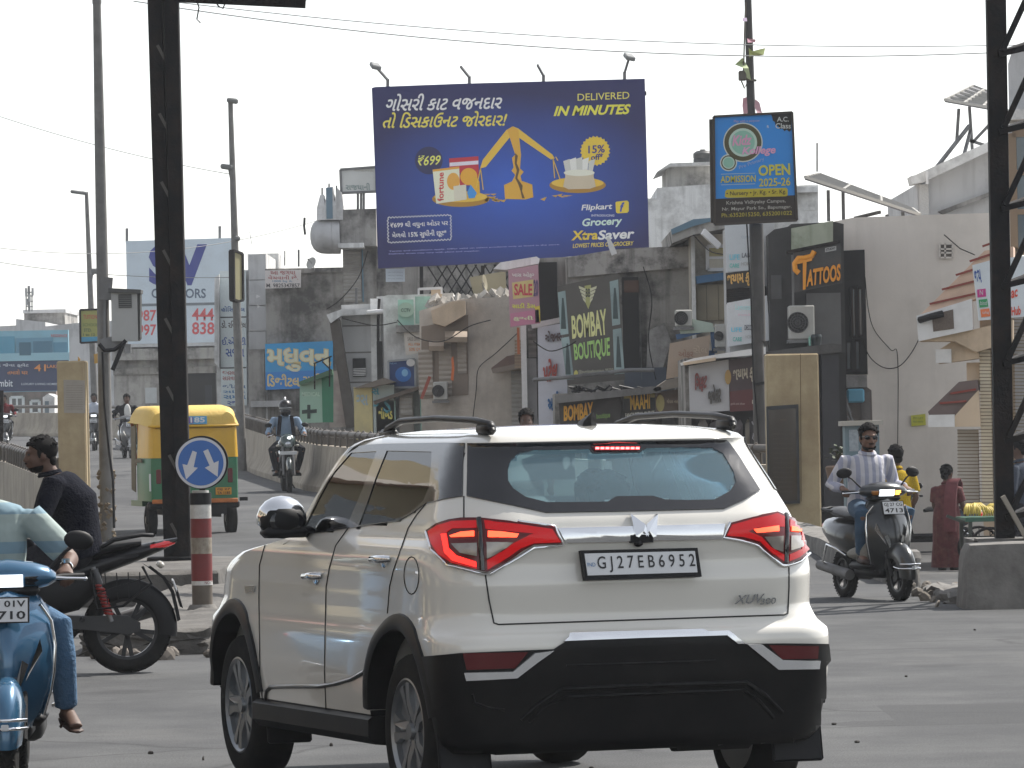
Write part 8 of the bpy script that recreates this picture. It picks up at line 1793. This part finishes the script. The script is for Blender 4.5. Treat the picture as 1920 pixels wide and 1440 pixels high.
# --- auto rickshaw
def rickshaw():
    t = thing('auto_rickshaw', 'yellow and green auto rickshaw seen from behind, partly hidden by the black steel post', 'auto rickshaw')
    YEL = mat('rickshaw_yellow', (.58, .33, .012), rough=.45, var=.08, scale=4, dirt=(.35, .22, .05), damt=.3); GRN = mat('rickshaw_green', (.012, .14, .06), rough=.45, var=.15, scale=5, dirt=(.10, .10, .05), damt=.35); YTOP = mat('rickshaw_sunlit_canvas', (.62, .42, .10), rough=.7, var=.08, scale=5, bump=.3)  # canvas top paler than the yellow back: sunlight put into its colour
    for c in ((-.56, .35, .2), (.56, .35, .2)): spoked_wheel('rear_wheel', c, .225, .15, t, 6, .5)
    spoked_wheel('front_wheel', (0, 2.25, .2), .205, .09, t, 6, .55)
    def sec(y, w0, w1, z0, z1, n=10, r=.12):
        a = [V(-w0, y, z0)]; a += [V(-w1 + r - r * math.cos(PI / 2 * k / n), y, z1 - r + r * math.sin(PI / 2 * k / n)) for k in range(n + 1)]; return a + [V(-p.x, p.y, p.z) for p in a[::-1]]
    b = MB(); b.loft([sec(y, w, w, .46, 1.06, 3, .01) for y, w in ((-.02, .56), (.0, .60), (.10, .625), (1.05, .63), (1.08, .62))]); b.out('lower_body', GRN, t, 30)
    b = MB(); b.loft([sec(y, w, w - .02, 1.055, z1, 6, .05) for y, w, z1 in ((-.03, .575, 1.52), (0, .61, 1.55), (.10, .635, 1.57), (.95, .64, 1.57), (.98, .63, 1.55))]); b.out('canopy_back', YEL, t, 40)
    b = MB(); b.loft([sec(y, w, w - .05, z0, z1, 8, .14) for y, w, z0, z1 in ((-.045, .57, 1.49, 1.60), (-.01, .63, 1.49, 1.68), (.14, .66, 1.50, 1.755), (.6, .665, 1.53, 1.78), (1.5, .66, 1.55, 1.78), (2.0, .62, 1.55, 1.72), (2.15, .56, 1.55, 1.62))]); b.out('canopy_top', YTOP, t, 40)
    b = MB(); b.tube([(-.62, -.02, 1.495), (-.60, -.055, 1.49), (.60, -.055, 1.49), (.62, -.02, 1.495)], .018, 8); b.out('canopy_hem', YEL, t, 60)
    b = MB(); b.loft([sec(y, w, w, z0, z1, 4, .1) for y, w, z0, z1 in ((1.85, .5, .40, 1.0), (2.2, .42, .40, 1.05), (2.55, .28, .45, .95), (2.66, .14, .5, .8))]); b.box((0, 1.5, .42), (1.15, 1.0, .08)); b.out('front_cowl', GRN, t, 40)
    b = MB()
    for sx in (-1, 1): b.bar((sx * .58, 1.02, 1.0), (sx * .60, 1.02, 1.56), .05); b.bar((sx * .50, 1.95, .95), (sx * .56, 1.9, 1.58), .04); b.bar((sx * .60, 1.05, .98), (sx * .52, 1.9, 1.0), .03)
    b.out('side_frame', mat('frame_orange', (.30, .10, .03), rough=.6, var=.2), t, None)
    b = MB(); b.prism([(-.52, 2.0, 1.0), (.52, 2.0, 1.0), (.55, 1.95, 1.56), (-.55, 1.95, 1.56)], (0, .01, 0)); b.out('windscreen', glassy('screen_glass', (.7, .8, .8), clear=.8), t, None)
    b = MB(); b.box((-.655, .75, 1.02), (.012, .6, .05)); b.prism([(-.645, 1.05, 1.52), (-.645, 1.45, 1.5), (-.66, 1.40, .62), (-.65, 1.1, .58)], (.01, 0, 0)); b.out('side_flap', mat('flap', (.12, .10, .06), rough=.9, var=.3), t, None)
    b = MB(); b.box((0, .6, .62), (1.05, .5, .2), bev=.04); b.box((0, .25, 1.05), (1.05, .12, .4), bev=.04); b.out('passenger_seat', mat('r_seat', (.08, .03, .02), rough=.7), t, 50)
    b = MB(); b.box((0, .1, .40), (1.28, .10, .10), bev=.02); b.box((0, .5, .33), (.9, 1.0, .12)); b.bar((.63, .0, .47), (.74, .0, .47), .03, .05); b.cyl((.1, -.02, .30), (.1, .3, .30), .06, seg=12); b.bar((-.4, .2, .28), (.4, .2, .25), .05); b.out('chassis', BLACKPL, t, None)
    b = MB(); b.box((0, -.03, .455), (1.2, .03, .06), bev=.01); b.out('orange_strip', mat('orange_band', (.40, .12, .02), rough=.5, var=.5, scale=18), t, None)
    b = MB(); b.box((.40, -.035, .585), (.22, .012, .10)); pf = b.out('number_plate', mat('plate_amber', (.55, .25, .02), rough=.5, var=.1), t, None)
    for i, s in enumerate(('GJ 27', 'TA 1185')):
        z = .625 - .047 * i; lens_text(s, [(.31, -.043, z), (.49, -.043, z), (.49, -.043, z - .036), (.31, -.043, z - .036)], .003, INK, pf)
    for sx in (-1, 1):
        b = MB(); b.box((sx * .50, -.015, .80), (.07, .03, .20), bev=.01); b.out('tail_light', mat('r_tail', (.10, .008, .01), rough=.3, var=.2), t, None)
    b = MB(); b.box((-.02, -.062, 1.57), (.40, .012, .11), rot=(R(-6), 0, 0)); sk = b.out('number_sticker', mat('sticker_blue', (.08, .32, .55), rough=.4, var=.1), t, None)
    b = MB(); b.box((-.11, -.069, 1.57), (.2, .006, .085), rot=(R(-6), 0, 0)); b.out('sticker_panel', mat('sticker_purple', (.14, .07, .30), rough=.4, var=.2), sk, None)
    lens_text('1185', [(-.13, -.073, 1.61), (.15, -.073, 1.61), (.15, -.079, 1.535), (-.13, -.079, 1.535)], .006, PLATEW, sk, .03)
    b = MB(); b.box((-.60, .02, .72), (.05, .02, .24)); b.out('reflector_strip', PLATEW, t, None)
    return t
rk = rickshaw(); d5 = 72.6; L5 = V(W(366, 985, d5).x, d5, road_z(d5)); place(rk, L5, R(13))
person('driver in a khaki shirt sitting inside the auto rickshaw', L5 + V(-.0, 0, 0), R(13), {k: v + V(0, 1.35, 0) for k, v in riding(seat=(0, .0, .66), gz=.95, gy=.45, foot=(.18, .5, .40), lean=.05).items()}, dict(shirt=cloth('khaki', (.2, .15, .08)), trousers=DARKT, shoes=BLACKPL), voxel=.02)
# --- passenger of the white car
J = riding(seat=(.17, .22, .66), gz=.75, gy=.35, grip=.2, foot=(.15, .75, .32), lean=-.05, h=1.0); J = {k: (v if k in ('x',) else v) for k, v in J.items()}
for n, sx in (('L', -1), ('R', 1)): J['sh_' + n].x += .17; J['wr_' + n] = V(.17 + sx * .12, .62, .82); J['el_' + n] = ik(J['sh_' + n], J['wr_' + n], .3, .26, (sx, -.3, -.5)); J['hip_' + n].x += .0; J['an_' + n].x += .17; J['kn_' + n] = ik(J['hip_' + n], J['an_' + n], .44, .43, (0, 1, .6)); J['toe_' + n] = J['an_' + n] + V(0, .15, -.05)
person('passenger in a blue top seen through the rear window of the white car', SUV.location, SUV.rotation_euler.z, J, dict(shirt=cloth('blue_top', (.05, .10, .18)), trousers=DARKT, shoes=BLACKPL), voxel=.014)
J = riding(seat=(.37, .98, .66), gz=1.02, gy=1.42, grip=.15, foot=(.12, 1.75, .32), lean=-.08)
for n, sx in (('L', -1), ('R', 1)): J['sh_' + n] += V(.37, 0, 0); J['wr_' + n] = V(.37 + sx * .15, 1.40, 1.08); J['el_' + n] = ik(J['sh_' + n], J['wr_' + n], .3, .26, (sx, -.3, -.8)); J['an_' + n].x += .37; J['kn_' + n] = ik(J['hip_' + n], J['an_' + n], .44, .43, (0, 1, .6)); J['toe_' + n] = J['an_' + n] + V(0, .15, -.05)
person('driver of the white car behind the steering wheel', SUV.location, SUV.rotation_euler.z, J, dict(shirt=cloth('grey_top', (.2, .2, .2)), trousers=DARKT, shoes=BLACKPL), voxel=.014)
# --- people on foot
def standing(h=1.0, lean=0, arm=.05):
    J = {'pel': V(0, 0, .93), 'chest': V(0, .02, 1.2), 'neck': V(0, .02, 1.44), 'head': V(0, .04, 1.60)}
    for n, sx in (('L', -1), ('R', 1)):
        J['sh_' + n] = V(sx * .19, .01, 1.37); J['wr_' + n] = V(sx * .25, .14 + arm, .90); J['el_' + n] = ik(J['sh_' + n], J['wr_' + n], .30, .26, (sx * .3, -1, 0)); J['hip_' + n] = V(sx * .09, 0, .88); J['an_' + n] = V(sx * .11, -.02, .08); J['kn_' + n] = ik(J['hip_' + n], J['an_' + n], .42, .40, (0, 1, 0)); J['toe_' + n] = J['an_' + n] + V(sx * .02, .16, -.055); J['hd_' + n] = V(0, .1, -1)
    return {k: v * h for k, v in J.items()}
person('person in a yellow top standing behind the rider in the striped shirt', V(W(1682, 900, 62).x, 62, low_z(62)), R(20), standing(.93), dict(shirt=cloth('yellow', (.42, .28, .02)), trousers=DARKT, shoes=BLACKPL), head_fwd=(0, 1, 0), voxel=.018, skin=SKIND, sleeves='short')
person('person with dark hair almost hidden behind the lattice tower at the right edge', V(W(1916, 900, 66).x, 66, low_z(66)), R(60), standing(1.0), dict(shirt=cloth('slate', (.06, .07, .09)), trousers=DARKT, shoes=BLACKPL), voxel=.018, skin=SKIND)
person('pedestrian on the road whose hair shows above the white car roof', V(W(987, 790, 58).x, 58, road_z(58)), R(180), standing(1.02), dict(shirt=cloth('brownish', (.15, .1, .08)), trousers=DARKT, shoes=BLACKPL), voxel=.018, skin=SKIND)
dW = 74.4; LW = V(W(1776, 1000, dW).x, dW, low_z(dW)); SARI = mat('sari_red', (.085, .014, .018), rough=.85, var=.75, scale=16, dirt=(.18, .08, .06), dscale=14, damt=.5)
J = standing(.85, arm=.12); pr, hm = person('woman in a red patterned sari standing with her back turned beside the fruit cart', LW, R(-25), J, dict(shirt=SARI, trousers=SARI, shoes=BLACKPL), head_fwd=(.1, 1, -.1), hair='bun', voxel=.014, skin=SKIND, sleeves='short', build=1.0)
b = MB(); rings = []
for z, rx, ry in ((.045, .235, .20), (.12, .23, .19), (.40, .205, .175), (.70, .20, .175), (.84, .185, .165), (.92, .165, .145)): rings.append([V(rx * (1 + .05 * math.sin(k * 2.6)) * math.cos(2 * PI * k / 40), ry * (1 + .05 * math.sin(k * 2.6)) * math.sin(2 * PI * k / 40), z) for k in range(40)])
b.loft(rings); sk = b.out('sari_skirt', SARI, None, 60); sk.parent = pr; sk.matrix_parent_inverse = Matrix()
b = MB(); b.loft([[V(x0 + dx, y0, z0) for dx in (-.09, -.03, .03, .09)] + [V(x0 + dx, y0 + .02, z0) for dx in (.09, .03, -.03, -.09)] for x0, y0, z0 in ((.10, .13, 1.05), (.12, .09, 1.22), (.12, .0, 1.30), (.12, -.10, 1.24), (.11, -.165, 1.0), (.11, -.18, .75), (.11, -.19, .55))]); sk = b.out('sari_drape', mat('sari_pink', (.13, .032, .038), rough=.85, var=.5, scale=14), None, 60); sk.parent = pr; sk.matrix_parent_inverse = Matrix()
# fruit cart
dC = 73.2; LC = V(W(1902, 1000, dC).x, dC, low_z(dC)); t = thing('fruit_cart', 'green hand cart with spoked wheels carrying bananas beside the woman in the sari', 'cart')
b = MB(); b.box((0, 0, .72), (1.5, .9, .06)); b.out('cart_top', mat('cart_green', (.03, .11, .07), rough=.6, var=.2), t, None); b = MB()
for x in (-.68, .68):
    for y in (-.4, .4): b.bar((x, y, .70), (x, y, .30), .05)
b.bar((-.7, -.4, .45), (.7, -.4, .45), .05); b.bar((-.7, .4, .45), (.7, .4, .45), .05); b.bar((-.75, -.35, .68), (-1.0, -.35, .78), .04); b.out('cart_frame', P('#3a3f38'), t, None)
for x in (-.42, .42):
    for y in (-.48, .48):
        b = MB(); b.tube([(x + .29 * math.cos(a), y, .31 + .29 * math.sin(a)) for a in [2 * PI * k / 28 for k in range(29)]], .02, 6)
        for k in range(8): a = PI * k / 4; b.bar((x, y, .31), (x + .28 * math.cos(a), y, .31 + .28 * math.sin(a)), .012)
        b.out('cart_wheel', STEELDK, t, 60)
place(t, LC, R(4))
BAN = mat('banana', (.50, .38, .06), rough=.6, var=.25, scale=9); rnd = random.Random(21); proto = None
for k in range(16):
    x, y = -.66 + .085 * k, rnd.uniform(-.3, .2)
    if k in (6, 7, 10): continue
    if proto is None:
        b = MB()
        for j in range(7): a = -.6 + .2 * j; b.tube([(0, 0, .10), (.05 * math.sin(a * 2), -.05, .11), (.10 * math.sin(a * 2), -.11, .06), (.12 * math.sin(a * 2), -.13, -.01)], [.008, .019, .018, .007], 7)
        proto = b.out('banana_bunch', BAN, None, 60); o = proto
    else: o = proto.copy(); COL.objects.link(o)
    place(o, LC + Matrix.Rotation(R(4), 3, 'Z') @ V(x, y, .765 + rnd.uniform(0, .06)), rnd.uniform(-.8, .8), rnd.uniform(.9, 1.3)); tag(o, 'bunch of ripe yellow bananas heaped on the green fruit cart', 'bananas', 'banana bunches on the fruit cart')
b = MB(); rnd = random.Random(5)
for k in range(7): b.ell((-.1 + .11 * k, -.28 + rnd.uniform(-.05, .1), .80), (.10, .09, rnd.uniform(.03, .07)), (rnd.random(), rnd.random(), 0), 8, 6)
o = b.remesh('plastic_sheet', mat('plastic_white', (.5, .5, .52), rough=.35, var=.2, bump=.6), None, .018); tag(o, 'crumpled white plastic sheet lying on the fruit cart', 'plastic sheet'); place(o, LC, R(4))
# ================================================================ street front on the left, seen only as reflections in the car
t = thing('shop_building', 'cream shop house seen only as a reflection in the white car side windows', 'building', (-15, 24, 0))
b = MB(); b.box((-17.5, 26, 4.2), (5, 52, 8.4)); b.out('wall', mat('reflected_cream', (.44, .38, .26), rough=.9, var=.15, scale=1, dirt=(.25, .2, .13), damt=.4), t, None)
b = MB()
for k in range(9): b.box((-14.9, 3 + k * 6, 1.5), (.25, 3.6, 2.8))
b.out('shop_opening', DARKIN, t, None)
b = MB(); b.box((-14.6, 26, 3.4), (.8, 52, .5)); b.out('fascia', mat('reflected_pink', (.42, .20, .17), rough=.8, var=.2), t, None)
b = MB()
for k in range(9): b.box((-14.9, 3 + k * 6, 5.8), (.2, 2.6, 2.0))
b.out('upper_window', PANE, t, None)
b = MB(); b.box((-14.7, 26, 7.6), (.6, 52, .25)); b.out('ledge', M_CREAM, t, None)
